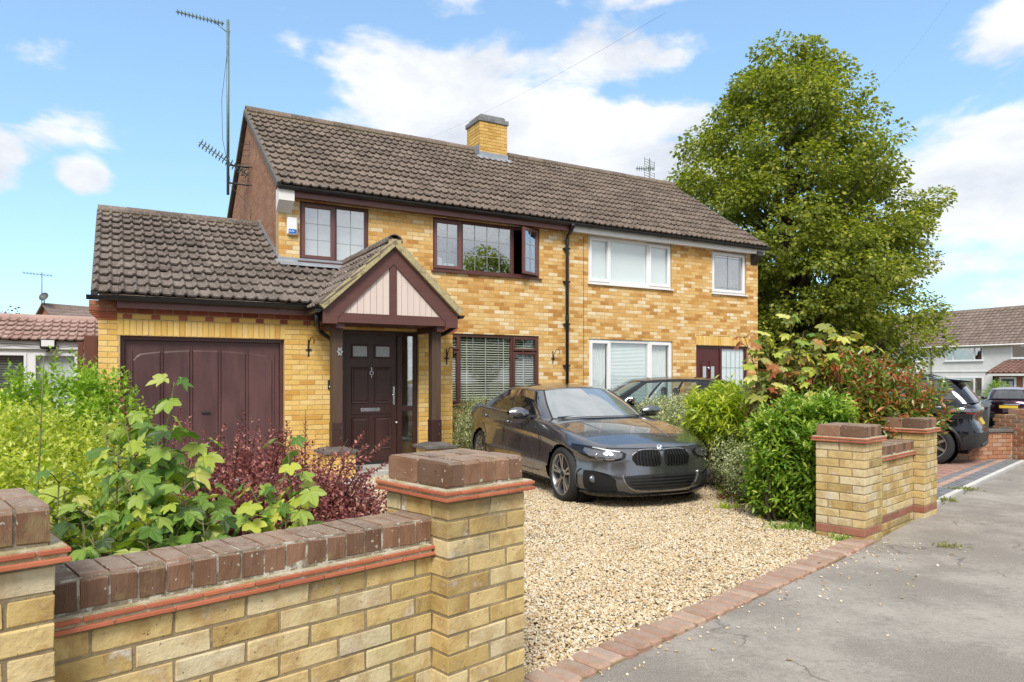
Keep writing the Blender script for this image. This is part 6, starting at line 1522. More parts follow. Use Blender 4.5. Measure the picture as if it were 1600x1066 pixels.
sapling('large leafy sycamore sapling behind the low wall with pale yellow-green top leaves', (-1.47, 2.92, 0), [((.0, 0, 0), (.06, .02, 1.44)), ((-.05, .02, 0), (-.22, .0, 1.22)), ((.02, -.05, 0), (-.02, -.12, 1.12)), ((.05, 0, 0), (.16, -.04, 1.12)), ((-.1, 0, 0), (-.38, -.02, 1.02)), ((-.1, .1, 0), (-.1, .2, 1.2)), ((.1, .1, 0), (.1, .2, 1.15)), ((-.2, .0, 0), (-.48, -.06, .86)), ((.0, -.05, 0), (-.08, -.1, 1.28)), ((.0, -.1, 0), (.02, -.28, 1.08)), ((-.1, -.1, 0), (-.12, -.3, .9)), ((.1, -.1, 0), (.2, -.22, 1.04)), ((-.1, -.1, 0), (-.28, -.2, 1.06)), ((.0, -.1, 0), (-.05, -.2, 1.2)), ((.05, -.1, 0), (.1, -.1, 1.24)), ((-.2, -.1, 0), (-.42, -.12, .95)), ((.1, -.15, 0), (.05, -.34, .84)), ((-.05, -.1, 0), (-.16, -.26, .98)), ((.05, -.05, 0), (.12, -.22, .95)), ((.0, -.1, 0), (-.3, -.16, .86)), ((.1, 0, 0), (.26, -.12, .98))], [('maple_green', 6), ('maple_lime', .9), ('maple_dark', 1.2)], .112, (14, 17), 3)
sapling('low spread of sycamore seedling leaves just behind the wall coping', (-1.22, 2.62, 0), [((.0, .1, .3), (-.12, -.04, .93)), ((.0, .1, .3), (.06, .02, .92)), ((-.2, .05, .3), (-.32, -.06, .88)), ((.1, .15, .3), (.2, .1, .95)), ((-.05, .2, .3), (-.05, .12, 1.0))], [('maple_green', 5), ('maple_brown', .3), ('maple_dark', 2), ('maple_lime', .4)], .105, (11, 13), 4)
sapling('small sycamore sapling with pale upper leaves between the barberry and the wall', (-.97, 2.98, 0), [((0, 0, .2), (.02, 0, 1.17)), ((0, 0, .2), (-.14, -.02, 1.02)), ((0, 0, .2), (.12, -.06, 1.0)), ((0, -.02, .2), (-.04, -.14, .94)), ((0, -.02, .2), (.05, -.12, .9))], [('maple_green', 4), ('maple_lime', .8)], .10, (11, 13), 5)
sapling('tall sycamore sapling with autumn tints rising over the hedge by the tree', (3.25, 8.3, 0), [((0, 0, 0), (.02, 0, 2.25)), ((0, 0, 0), (-.35, 0, 1.75)), ((0, 0, 0), (.4, .1, 1.8)), ((0, 0, 0), (-.55, -.1, 1.95)), ((0, 0, 0), (.75, .1, 2.05)), ((0, 0, 0), (-.15, -.2, 1.6)), ((0, 0, 0), (.25, -.25, 1.55)), ((.1, 0, 0), (.6, -.2, 1.5)), ((.1, 0, 0), (1.1, .1, 1.85)), ((0, -.2, 0), (.1, -.55, 1.28)), ((.2, -.2, 0), (.42, -.55, 1.2)), ((0, 0, 0), (-.25, .1, 2.0)), ((.1, 0, 0), (.5, .0, 2.1)), ((.1, .1, 0), (.9, .2, 2.0)), ((-.1, 0, 0), (-.45, -.15, 1.5)), ((.2, 0, 0), (.35, -.1, 1.9)), ((0, 0, 0), (.15, -.1, 2.0)), ((-.1, 0, 0), (-.3, -.2, 1.3))], [('maple_autumn', 4), ('maple_lime', 1.0), ('maple_green', 1.5)], .17, (12, 15), 6, stem_mat='stem_brown')

# --- trees
def tree(name, label, base, top, Rz, nclump, per, leaf, m, seed, trunk_r=.28, off=lambda z: 0, clump=(.45, .8), limbs=60, fork=.22, sag=.12):
    """Rz(z): crown radius at height z; leaf clumps spread through the crown's volume on real limbs"""
    rs = np.random.RandomState(seed); rr = random.Random(seed); root = thing(name, label, 'tree', base)
    z0 = min(z for z in np.linspace(0, top, 200) if Rz(z) > 0); cl = []
    while len(cl) < nclump:
        z = rs.uniform(z0, top); Rm = Rz(z)
        if rs.uniform() > Rm/max(Rz(q) for q in np.linspace(0, top, 60)): continue
        a = rs.uniform(0, 6.283); r = Rm*(rs.uniform(.1, 1.0)**.45)*(1+.15*math.sin(3*a+1.3*z)+.12*math.sin(5*a-2.1*z)); cl.append((off(z)+r*math.cos(a), r*math.sin(a), z+rs.normal()*.15, r/max(Rm, .1)))
    P, D = [], []
    for (x, y, z, q) in cl:
        s = rs.uniform(*clump)*(.75+.35*(1-z/top)); n = int(per*rs.uniform(.6, 1.3)*(s/.6)**1.5); d = rvec(rs, n); rad = rs.uniform(.35, 1, n)[:, None]**.6
        P.append(np.array([x, y, z])+d*rad*np.array([s, s, s*.62])); out_ = np.array([x, y, 0.]); l = np.linalg.norm(out_)+1e-6
        D.append(d*.6+out_/l*.5+np.array([0, 0, -.35])+rs.normal(size=(n, 3))*.35)
    P = np.concatenate(P); D = np.concatenate(D); n = len(P); s = leaf*rs.uniform(.65, 1.25, n); U = rvec(rs, n)*.6+np.array([0, 0, 1.0])
    me = leaf_mesh('crown', P, D, U, s, s*.85, .2, False, .12); o = objm('crown', me, m, root); o['kind'] = 'stuff'
    mb = MB(); hf = top*fork
    mb.tube([(0, 0, -.2), (.03, 0, hf*.5), (0, .02, hf), (off(top*.5)*.4, 0, top*.5), (off(top*.8)*.6, 0, top*.86)], [trunk_r*1.25, trunk_r, trunk_r*.9, trunk_r*.5, .03], 12); mb.build('trunk', 'bark', root)
    for k in sorted(rs.choice(len(cl), min(limbs, len(cl)), replace=False)):
        x, y, z, q = cl[k]; zs = max(hf*.6, z-rs.uniform(.35, .6)*math.hypot(x, y)*1.6-.6); zs = min(zs, z*.9); p0 = Vector((off(zs)*.3, 0, zs)); p1 = Vector((x, y, z)); mid = p0.lerp(p1, .5)+Vector((0, 0, -sag*(p1-p0).length+.1))
        r0 = .022*(p1-p0).length+.02; MB().tube([p0, p0.lerp(mid, .5)+Vector((0, 0, .04)), mid, mid.lerp(p1, .55), p1], [r0, r0*.8, r0*.6, r0*.35, .008], 7).build('limb', 'bark', root)
    return root
def Rbig(z):
    return float(np.interp(z, [1.2, 1.9, 2.6, 3.8, 5.8, 7.7, 9.8, 11.2, 12.0, 12.6], [0, 2.4, 3.2, 3.6, 3.75, 3.35, 2.65, 1.75, 1.1, .3]))
big = tree('maple_tree', 'tall full-crowned maple tree behind the right end of the house', (8.95, 23.0, gz(9.1, 23)), 12.7, Rbig, 800, 185, .125, 'tree_leaf', 31, .34, lambda z: float(np.interp(z, [0, 3, 4, 6, 8, 10, 12.6], [.55, .6, .5, .25, .05, .1, -.1])), (.42, .78), 90)
def Rs(h, r): return lambda z: float(np.interp(z, [h*.18, h*.35, h*.6, h*.85, h], [0, r*.85, r, r*.65, .15]))
tree('garden_tree', 'yellow-green tree top beyond the white conservatory at the left edge', (-17.2, 22.5, 0), 4.3, Rs(4.3, 1.5), 70, 90, .11, 'far_tree_leaf', 32, .12, clump=(.35, .6), limbs=20)
tree('maple_tree', 'dark street tree standing across the road behind the camera, mirrored in the bedroom window', (27.0, -4.6, -.5), 10.5, Rs(10.5, 3.4), 190, 80, .2, 'tree_leaf', 33, .28, clump=(.6, 1.0), limbs=30)
shrub('garden_shrub', 'small dark green shrub at the corner of the far brick porch', 'shrub', [(21.4, 31.0, gz(21.4, 31)+.85, .65, .6, .95)], 500, .2, 7, .09, .05, 'choisya_leaf', 35, .5)
# weeds in the joints of the pavement
def tuft(label, x, y, r, n, seed, m='weed_leaf', h=.06):
    rs = np.random.RandomState(seed); root = thing('weed_tuft', label, 'weed', (x, y, gz(x, y))); P = np.stack([x+rs.normal(size=n)*r, y+rs.normal(size=n)*r*.6, np.full(n, gz(x, y)+.004)], 1); D = rvec(rs, n)*.8+np.array([0, 0, .8]); L = rs.uniform(.4, 1.2, n)*h
    foliage(root, 'foliage', m, (P, D, rvec(rs, n)+np.array([0, 0, .3]), L, L*.22))
tuft('small green weed tuft growing at the pale edge of the block paving', 5.15, 8.35, .07, 120, 41); tuft('dry yellow weed tuft on the pavement edge near the block paving', 5.95, 9.25, .10, 160, 42)
tuft('flattened pale weed on the pavement in front of the right-hand wall', 3.75, 6.05, .07, 90, 43, h=.045); tuft('green weeds at the foot of the right-hand gate pillar', 2.96, 6.28, .05, 110, 44, 'choisya_leaf', .07); tuft('weeds along the foot of the hedge beside the gravel', 2.7, 6.75, .12, 200, 45, 'choisya_leaf', .08); tuft('bright green seedling in the gravel in front of the hedge', 2.37, 7.75, .06, 60, 46, 'golden_leaf', .11)

# dead leaves blown onto the gravel and pavement edge
rs = np.random.RandomState(77); n = 260; root = thing('leaf_litter', 'scattered small dead brown leaves on the gravel by the hedge', 'leaf litter', (2.3, 7.4, 0)); root['kind'] = 'stuff'
P = np.stack([rs.normal(2.35, .55, n), rs.normal(7.6, .8, n), np.full(n, .03)], 1); P[:70, 0] = rs.uniform(0, 3, 70); P[:70, 1] = rs.uniform(4.6, 7.5, 70); D = rvec(rs, n); D[:, 2] *= .25; L = rs.uniform(.02, .05, n)
foliage(root, 'leaves', leafmat('dead_leaf', [(0, (.12, .06, .03)), (.6, (.24, .13, .06)), (1, (.36, .24, .10))], .1), (P, D, rvec(rs, n)*.3+np.array([0, 0, 1.]), L, L*.55), True)
# ------------------------------------------------------------------ fittings on the house
al = hthing('alarm_box', 'white burglar alarm box with blue label on the upper left corner', 'alarm', .205, -.001, 3.98)
MB().box(-.085, .085, -.07, .0, -.14, .15, ch=.018).build('cover', 'white_upvc', al); MB().box(-.066, .066, -.0735, -.0695, -.118, -.05).build('label_strip', 'blue_label', al)
def text_obj(parent, body, size, loc, m, ext=.001):
    fc = bpy.data.curves.new('lettering', 'FONT'); fc.body = body; fc.size = size; fc.extrude = ext; fc.align_x = 'CENTER'; fc.align_y = 'CENTER'
    o = bpy.data.objects.new('lettering', fc); C.objects.link(o); dg = bpy.context.evaluated_depsgraph_get(); me = bpy.data.meshes.new_from_object(o.evaluated_get(dg)); bpy.data.objects.remove(o)
    me.materials.clear(); me.materials.append(mat(m)); return objm('lettering', me, None, parent, loc, (R(90), 0, 0))
mb = MB()
for k in range(6): mb.box(-.052+k*.015, -.042+k*.015, -.0748, -.0738, -.095+.006*(k % 2), -.072-.005*(k % 3))
mb.build('label_marks', 'white_upvc', al)
np_ = hthing('number_plaque', 'small ornate silver house number four on the left porch post', 'sign', .44, -2.058, 1.83)
mb = MB(); pl = []
for k in range(24):
    a = 2*math.pi*k/24; r_ = .045+.012*math.cos(6*a); pl.append((r_*math.cos(a)*.8, r_*math.sin(a)*1.25))
mb.prism(pl, -.008, 0); mb.build('plaque', 'steel', np_); text_obj(np_, '4', .075, (0, -.010, 0), 'gloss_black')
db = hthing('doorbell', 'black video doorbell on the brick pier left of the porch', 'doorbell', .475, gn-.0, 1.35)
MB().box(-.028, .028, -.03, 0, -.07, .07, ch=.008).build('case', 'black_plastic', db); MB().lathe([(0, .0), (.014, .002), (.017, .008)], 14, Matrix.Translation((0, -.036, -.035)) @ Matrix.Rotation(R(-90), 4, 'X')).build('button', 'steel', db)
def hook(label, u, n, z, flip=1):
    h = hthing('basket_hook', label, 'hook', u, n, z, 'iron basket hooks on the front walls')
    MB().box(-.012, .012, -.008, 0, -.13, .13, ch=.003).build('back_plate', 'black_iron', h)
    P_ = [(flip*.0, -.01, .02), (flip*.005, -.05, .13)]+[(flip*(.005+.012*k), -.05-.055*(1-math.cos(k*.5)), .13+.06*math.sin(k*.5)) for k in range(1, 7)]
    MB().tube([(0, -.008, -.06), (0, -.06, .08), (.01*flip, -.11, .15), (.02*flip, -.17, .16), (.03*flip, -.215, .12), (.03*flip, -.215, .08), (.028*flip, -.19, .065)], .007, 6).build('arm', 'black_iron', h)
    MB().box(-.045, .045, -.02, -.004, -.035, -.015, ch=.003).build('cross_bar', 'black_iron', h)
hook('black iron basket hook on the brick pier between garage door and porch', .16, gn, 1.90); hook('black iron basket hook on the wall between brown window and downpipe', 5.39, 0, 1.87); hook('black iron basket hook on the pier right of the porch post', 2.42, gn, 1.80)

def yagi(root, p0, p1, n, el, m='aerial_metal', cross=True, up=Vector((0, 0, 1)), taper=.0):
    p0, p1 = Vector(p0), Vector(p1); d = (p1-p0).normalized(); s_ = d.cross(up).normalized(); t_ = s_.cross(d)
    MB().tube([p0, p1], .012, 6).build('boom', m, root)
    for i in range(n):
        p = p0.lerp(p1, (i+.5)/n); e = el*(1-taper*i/n)
        mb = MB()
        if cross:
            for a in (45, 135):
                v = s_*math.cos(R(a))+t_*math.sin(R(a)); mb.tube([p-v*e, p+v*e], .009, 5)
        else: mb.tube([p-s_*e, p+s_*e], .006, 5)
        mb.build('element', m, root)
ma = hthing('television_aerial', 'tall grey-green aerial mast bracketed to the left gable with two aerials', 'aerial', -.4, 3.0, 0)
MB().tube([(0, 0, 5.12), (0, 0, 8.62)], .028, 10).build('mast', 'aerial_metal', ma)
Ri = Matrix.Rotation(-TH, 3, 'Z')
dl = Ri @ Vector((-1, -.1, .22)).normalized()
top_ = Vector((0, 0, 8.52)); yagi(ma, top_+dl*.08, top_+dl*1.02, 13, .055); MB().tube([top_+dl*.25+Vector((0, 0, -.02)), Vector((0, 0, 8.36))], .01, 6).build('brace', 'aerial_metal', ma)
d2 = Ri @ Vector((-.83, -.35, .55)).normalized(); q = Vector((0, 0, 5.78)); yagi(ma, q-d2*.45, q+d2*.62, 15, .10, cross=True)
sd = Ri @ Vector((.9, .3, 0)).normalized()
for k in range(7):
    z = 5.42+k*.115+(.05 if k > 3 else 0); c_ = q-d2*.32; MB().tube([Vector((c_.x, c_.y, z))-sd*.02, Vector((c_.x, c_.y, z+.06))+sd*.55], .007, 5).build('reflector_rod', 'dark_metal', ma)
MB().tube([Vector((c_.x, c_.y, 5.40))+sd*.2, Vector((c_.x, c_.y, 6.25))+sd*.12], .008, 5).build('reflector_post', 'dark_metal', ma)
for z in (5.36, 5.72):
    MB().tube([(-.02, 0, z), (.40, .0, z)], .018, 6).build('wall_bracket', 'dark_metal', ma); MB().tube([(.03, 0, z), (.40, -.35, z-.08)], .014, 6).build('wall_bracket', 'dark_metal', ma)
MB().tube([(.03, -.02, 8.4), (-.12, -.02, 7.0), (-.10, 0, 6.2), (0, -.02, 5.7), (.05, 0, 5.3), (.395, -.3, 4.85), (.39, -.1, 4.3)], .005, 5).build('cable', 'wire', ma)
ma2 = hthing('television_aerial', 'small grid aerial on a short mast at the right end of the ridge', 'aerial', 11.0, 3.6, 0)
MB().tube([(0, 0, 6.4), (0, 0, 7.75)], .018, 8).build('mast', 'aerial_metal', ma2); yagi(ma2, (.1, -.08, 7.45), (-.25, .3, 7.5), 8, .07)
for z0_ in (7.15, 7.47):
    for k in range(4): MB().tube([(-.27, -.1, z0_+k*.07), (.27, .1, z0_+k*.07)], .006, 5).build('reflector_rod', 'dark_metal', ma2)
    for x in (-.27, .27): MB().tube([(x, x*.37, z0_), (x, x*.37, z0_+.25)], .006, 5).build('reflector_edge', 'dark_metal', ma2)
# overhead service wires
def wire(label, a, b_, sag):
    a, b_ = Vector(a), Vector(b_); root = thing('overhead_wire', label, 'wire', a); MB().tube([a.lerp(b_, k/16)-Vector((0, 0, sag*4*(k/16)*(1-k/16)))-a for k in range(17)], .0015, 5).build('cable', 'wire', root)
def pix(px, py, Y): return ((px-800)/1100*Y, Y, 1.46+(590-py)/1100*Y)
wire('thin overhead wire rising to the right above the chimney', pix(652, 223, 20), pix(1040, 20, 9.5), .12)
wire('thin overhead wire crossing the sky above the tree', pix(1380, 130, 30), pix(1492, -10, 16), .1)

# ------------------------------------------------------------------ white conservatory on the left
cs = hthing('conservatory', 'white framed garden room with pinkish tiled roof beyond the garage', 'conservatory', -7.95, 4.3)
MB().box(-1, 5.5, .0, .1, -.2, .8).build('dwarf_wall', 'red_brick', cs); MB().box(-1, 5.5, -.06, .12, 2.0, 2.17, ch=.01).build('fascia', 'white_upvc', cs)
MB().box(-1, 5.5, .9, 1.0, -.2, 2.1).build('rear_wall', 'room_grey', cs)
mb = MB(); xs_ = [-.95, -.1, .75, 1.6, 2.45, 3.3, 4.15, 4.98, 5.44]
for x in xs_: mb.box(x-.045, x+.045, 0, .08, .8, 2.0)
mb.box(-1, 5.5, .002, .078, 1.93, 1.999); mb.box(-1, 5.5, .002, .078, .8, .88); fr = mb.build('window_frame', 'white_upvc', cs)
for a, b_ in zip(xs_[:-1], xs_[1:]):
    mb = MB(); frame_rect(mb, a+.047, b_-.047, .88, 1.93, -.012, .05, .05); mb.build('sash', 'white_upvc', fr); MB().box(a+.09, b_-.09, .02, .026, .93, 1.88).build('pane', 'pane_bright', fr)
    if a < 4: 
        mb = MB()
        for k in range(22): mb.box(a+.05, b_-.05, .12, .15, .9+k*.048, .9+k*.048+.030)
        mb.build('wooden_blind', 'door_wood' if a < 3.2 else 'room_grey', fr)
    else: MB().box(a+.05, b_-.05, .12, .13, .88, 1.93).build('blind', 'white_blind', fr)
mtp = [tile_mesh('roof_tile', 'pink_tile', seed=40+i, rise=.03) for i in range(2)]
Mc = roof_frame((-1, -.14, 2.16), (1, 0, 0), (0, math.cos(R(20)), math.sin(R(20))))
MB().add([(-1, -.14, 2.16), (5.55, -.14, 2.16), (5.55, 1.3, 2.68), (-1, 1.3, 2.68), (-1, 2.7, 2.16), (5.55, 2.7, 2.16)], [(0, 1, 2, 3), (3, 2, 5, 4)]).build('roof', 'far_tile', cs)
lay_tiles(cs, Mc, 22, 5, mtp, gauge=.30); ridge_run(cs, (-1, 1.3, 2.70), (5.55, 1.3, 2.70), 'pink_tile', .11)
MB().tube([(-1, -.10, 2.10), (-.2, -.12, 2.05), (.6, -.10, 2.12), (1.4, -.12, 2.05), (2.2, -.1, 2.11), (3., -.12, 2.05), (3.9, -.1, 2.11), (4.7, -.12, 2.05), (5.4, -.1, 2.11)], .006, 5).build('light_string', 'wire', cs)
for x in (.6, 1.9, 3.1, 4.4, 5.1): MB().lathe([(0, 0), (.022, .01), (.026, .04), (.015, .07), (0, .07)], 10, Matrix.Translation((x, -.12, 2.01))).build('string_bulb', 'wire', cs)
fl = hthing('floodlight', 'black floodlight with white face fixed on the conservatory fascia', 'floodlight', -7.95+4.45, 4.3-.07, 2.11)
MB().box(-.13, .13, -.10, -.03, -.10, .09, ch=.02).build('housing', 'black_plastic', fl); MB().box(-.105, .105, -.106, -.099, -.05, .07).build('lens', 'white_upvc', fl); MB().tube([(0, -.05, -.1), (0, -.07, -.15)], .03, 8).build('sensor', 'black_plastic', fl); MB().box(-.03, .03, -.03, .0, -.03, .03).build('bracket', 'black_plastic', fl)
gp_ = hthing('fence_post', 'red-brown timber gate post against the left side of the garage', 'fence post', -2.64, gn+.25)
MB().box(-.09, .07, 0, .1, 0, 2.02, ch=.008).build('post', 'fence_post_wood', gp_); MB().box(-.16, -.095, .02, .08, 0, 1.93, ch=.006).build('gate_stile', 'fence_post_wood', gp_)
# distant houses on the left
def far_house(name, label, loc, rz, w, d, he, hr_, wallm, roofm, hip=False, group=None):
    h = thing(name, label, 'house', loc, rz, group)
    MB().box(-w/2, w/2, -d/2, d/2, -.5, he).build('wall', wallm, h); mb = MB()
    if not hip:
        mb.add([(-w/2-.0, -d/2, he), (-w/2, d/2, he), (-w/2, 0, hr_), (w/2, -d/2, he), (w/2, d/2, he), (w/2, 0, hr_)], [(0, 1, 2), (3, 5, 4)]); mb.build('gable', wallm, h); mb = MB()
        for s_ in (-1, 1): mb.add([(-w/2-.25, s_*(d/2+.3), he-.25), (w/2+.25, s_*(d/2+.3), he-.25), (w/2+.25, 0, hr_+.06), (-w/2-.25, 0, hr_+.06), (-w/2-.25, s_*(d/2+.3), he-.37), (w/2+.25, s_*(d/2+.3), he-.37), (w/2+.25, 0, hr_-.06), (-w/2-.25, 0, hr_-.06)], [(0, 1, 2, 3), (4, 5, 6, 7), (0, 1, 5, 4), (1, 2, 6, 5), (0, 3, 7, 4)])
    else:
        e = .3; mb.add([(-w/2-e, -d/2-e, he), (w/2+e, -d/2-e, he), (w/2+e, d/2+e, he), (-w/2-e, d/2+e, he), (-w/2+d/2, 0, hr_), (w/2-d/2, 0, hr_)], [(0, 1, 5, 4), (1, 2, 5), (2, 3, 4, 5), (3, 0, 4), (0, 3, 2, 1)])
    mb.build('roof', roofm, h); return h
b = NB('far_roof'); P = b.pos(); sx = b.new('ShaderNodeSeparateXYZ'); b.l.new(P, sx.inputs[0]); w_ = b.new('ShaderNodeTexWave'); w_.bands_direction = 'Z'; w_.inputs['Scale'].default_value = 1.6; w_.inputs['Distortion'].default_value = .4; b.l.new(P, w_.inputs['Vector']); n = b.noise(P, 6, 5, .7)
b.base(b.mix(b.rng(w_.outputs['Fac'], .3, .8, 0, .4), b.ramp(n, [(.3, (.14, .10, .085)), (.7, (.26, .20, .17))]), (.08, .06, .05)), .95)
b = NB('far_brick'); P = b.pos(); n = b.noise(P, 9, 5, .7); w_ = b.new('ShaderNodeTexWave'); w_.bands_direction = 'Z'; w_.inputs['Scale'].default_value = 4.2; b.l.new(P, w_.inputs['Vector']); b.base(b.mix(b.rng(w_.outputs['Fac'], .7, 1, 0, .35), b.ramp(n, [(.3, (.26, .10, .055)), (.7, (.40, .17, .10))]), (.35, .24, .17)), .95)
Yf = 42; fx = (72-800)/1100*Yf; fh = far_house('distant_house', 'distant red brick gable with dish and aerial beyond the conservatory', (fx+2.3, Yf+3.9, 0), R(90-31), 9, 3.7, 4.3, 5.85, 'far_brick', 'far_roof')
sd_ = thing('satellite_dish', 'grey satellite dish on the distant brick gable', 'satellite dish', (fx+.12, Yf-.35, 6.22)); MB().lathe([(0, 0), (.15, .02), (.26, .06), (.28, .06), (.15, .03), (0, .01)], 20, Matrix.Rotation(R(65), 4, 'X')).build('dish', 'grey_plastic', sd_); MB().tube([(0, 0, -.5), (0, 0, 0)], .03, 6).build('arm', 'grey_plastic', sd_); MB().tube([(0, 0, -.2), (0, -.4, -.05)], .02, 6).build('feed_arm', 'grey_plastic', sd_)
ta_ = thing('television_aerial', 'thin aerial above the distant brick gable', 'aerial', (fx-.05, Yf-.3, 5.75)); MB().tube([(0, 0, 0), (0, 0, 1.95)], .025, 6).build('mast', 'aerial_metal', ta_); yagi(ta_, (-1.3, .2, 1.95), (.7, -.1, 1.72), 9, .12, cross=True)
far_house('distant_house', 'distant hipped tiled roof just left of the garage corbel', ((150-800)/1100*38, 40.5, 0), R(20), 7.5, 5.5, 4.3, 5.55, 'far_brick', 'far_roof', True)

# ------------------------------------------------------------------ right-hand side
# block-paved drive with grey and pink bands, behind a pale edging kerb
pv = bpy.data.objects.new('block_paving', None); link(pv); pv.location = ww(0, 0); pv.rotation_euler = (0, 0, TW); tag(pv, 'red block-paved drive with grey and pink border bands', 'driveway', kind='structure')
def nline(u): return .33+.058*(u-6.9)
groups_ = {'paver_red': [], 'paver_grey': [], 'paver_pink': []}
for i in range(40):
    n_off = .075+i*.107
    mk = 'paver_grey' if i in (0, 1, 3) else 'paver_pink' if i == 2 else 'paver_red'
    u = 6.95+(.1 if i % 2 else 0)
    while u < 15.2:
        groups_[mk].append((u, u+.193, n_off)); u += .2
for mk, L_ in groups_.items():
    V = []; F = []
    for (a, b_, no) in L_:
        k = len(V); q = []
        for (uu, nn) in ((a, nline(a)+no), (b_, nline(b_)+no), (b_, nline(b_)+no+.1), (a, nline(a)+no+.1)):
            w_ = ww(uu, nn); q.append((uu, nn, gz(w_.x, w_.y)))
        z = random.uniform(.012, .018); V += [(x, y, zz+z-.02) for x, y, zz in q]+[(x, y, zz+z) for x, y, zz in q]
        F += [(k+4, k+5, k+6, k+7), (k, k+1, k+5, k+4), (k+1, k+2, k+6, k+5), (k+2, k+3, k+7, k+6), (k+3, k, k+4, k+7)]
    o = objm('paving_block', np_mesh('paving_block', V, F), mk, pv); o['kind'] = 'stuff'
V = []; 
mb = MB(); us_ = [6.9+.5*i for i in range(17)]
def pz(u, n): w_ = ww(u, n); return gz(w_.x, w_.y)
mb.grid([[(u, nline(u)+d, pz(u, nline(u)+d)+zz) for u in us_] for (d, zz) in ((0, -.05), (0, .022), (.065, .024), (.065, -.05))], smooth=False); mb.build('edging_kerb', 'pale_kerb', pv)
mb = MB(); mb.grid([[(u, nline(u)+d, pz(u, nline(u)+d)+.002) for u in us_] for d in (.05, 2.2, 4.6)], smooth=False); mb.build('sub_base', 'soil', pv)
# wheelie bin
bp_ = Vector((8.98, 13.75, 0)); bn = thing('wheelie_bin', 'dark grey wheelie bin behind the crossover', 'bin', (bp_.x, bp_.y, gz(bp_.x, bp_.y)+.015), R(-38))
bm_ = MB(); bm_.add([(-.22, -.26, .08), (.22, -.26, .08), (.22, .22, .08), (-.22, .22, .08), (-.28, -.33, .98), (.28, -.33, .98), (.28, .33, .98), (-.28, .33, .98)], [(0, 3, 2, 1), (4, 5, 6, 7), (0, 1, 5, 4), (1, 2, 6, 5), (2, 3, 7, 6), (3, 0, 4, 7)]); bm_.build('tub', 'grey_plastic', bn)
MB().add([(-.30, -.37, .985), (.30, -.37, .985), (.30, .35, 1.02), (-.30, .35, 1.02), (-.27, -.33, 1.04), (.27, -.33, 1.04), (.27, .33, 1.08), (-.27, .33, 1.08)], [(0, 3, 2, 1), (4, 5, 6, 7), (0, 1, 5, 4), (1, 2, 6, 5), (2, 3, 7, 6), (3, 0, 4, 7)]).build('lid', 'grey_plastic', bn)
for s_ in (-1, 1): MB().lathe([(0, -.025), (.06, -.025), (.10, -.02), (.10, .02), (.06, .025), (0, .025)], 20, Matrix.Translation((s_*.25, .24, .10)), 'X').build('wheel', 'tyre', bn)
MB().tube([(-.24, .37, 1.0), (.24, .37, 1.0)], .018, 8).build('handle', 'grey_plastic', bn)
# low orange brick wall and pillar at the right edge
rp = thing('garden_wall', 'orange-brown brick pillar and low wall at the right edge before the far house', 'wall', (9.56, 13.0, gz(9.7, 13)), R(14))
MB().box(.01, .72, .01, .72, -.1, .84).build('mortar_core', 'lichen_mortar', rp)
for k in range(12):
    z = .0325+k*.075-.04
    for (a, b_) in (((0, .215), (.225, .44), (.45, .665), (.675, .73)) if k % 2 else ((0, .1025), (.1125, .3275), (.3375, .5525), (.5625, .73))):
        put_brick(rp, ((a+b_)/2, .03, z), (b_-a, .06, .063), 'orange_brick', 0, .005); 
        if b_-a > .1: put_brick(rp, (.03, (a+b_)/2+.035, z), (b_-a-.02, .06, .063), 'orange_brick', R(90), .005)
for i in range(9): put_brick(rp, (.04+i*.081, .108, .91), (.071, .215, .1), 'orange_brick', 0, .005, 'coping_brick'); put_brick(rp, (.04+i*.081, .33, .91), (.071, .215, .1), 'orange_brick', 0, .005, 'coping_brick')
MB().box(-1.6, .0, .35, .55, -.1, .52).build('low_wall', 'lichen_mortar', rp)
for (a, b_, c, d) in bond(-1.6, -.02, -.04, .52): put_brick(rp, ((a+b_)/2, .36, (c+d)/2), (b_-a, .06, d-c), 'orange_brick', 0, .005)
MB().box(-1.6, -.01, .30, .60, .525, .585, ch=.01).build('low_wall_cap', 'stone_cap', rp)
# far white rendered house
fd = Vector((.48, -.877, 0)); frz = math.atan2(fd.y, fd.x); Yb = 54.0
def fpt(px, Y): return Vector(((px-800)/1100*Y, Y, 0))
F0 = fpt(1420, 56.0); FZ = -.75
fhm = thing('terraced_house', 'white rendered house with brown tiled roof across the street at the far right', 'house', (F0.x, F0.y, FZ), frz)
MB().box(-8, 16, 0, 7, -.5, 4.65).build('wall', 'white_render', fhm)
MB().add([(-8.2, -.35, 4.55), (16.2, -.35, 4.55), (16.2, 3.5, 7.55), (-8.2, 3.5, 7.55), (-8.2, 7.3, 4.6), (16.2, 7.3, 4.6)], [(0, 1, 2, 3), (3, 2, 5, 4)]).build('roof', 'far_tile', fhm)
rf = MB(); cw = .33; rg = .36; L_ = math.hypot(3.85, 3.0); nr = int(L_/rg); Mf = roof_frame((-8.2, -.35, 4.56), (1, 0, 0), (0, 3.85, 3.0))
tl = MB(); V = []; F = []
prof = [(0, 0), (.06, .0), (.12, .035), (.165, .045), (.21, .035), (.27, 0), (.33, 0)]
for r in range(nr):
    for c in range(74):
        k = len(V); jx = random.uniform(-.01, .01)
        for (yy, dz) in ((0, .05), (rg+.02, .012)):
            for (x, h) in prof: V.append(Mf @ Vector((c*cw+x, r*rg+yy+jx, h+dz)))
        for (x, h) in prof: V.append(Mf @ Vector((c*cw+x, r*rg+jx, h+.01)))
        F += [(k+i, k+i+1, k+8+i, k+7+i) for i in range(6)]+[(k+14+i, k+15+i, k+i+1, k+i) for i in range(6)]
o = objm('roof_tile', np_mesh('roof_tile', [tuple(v_) for v_ in V], F), 'far_tile', fhm); o['kind'] = 'stuff'
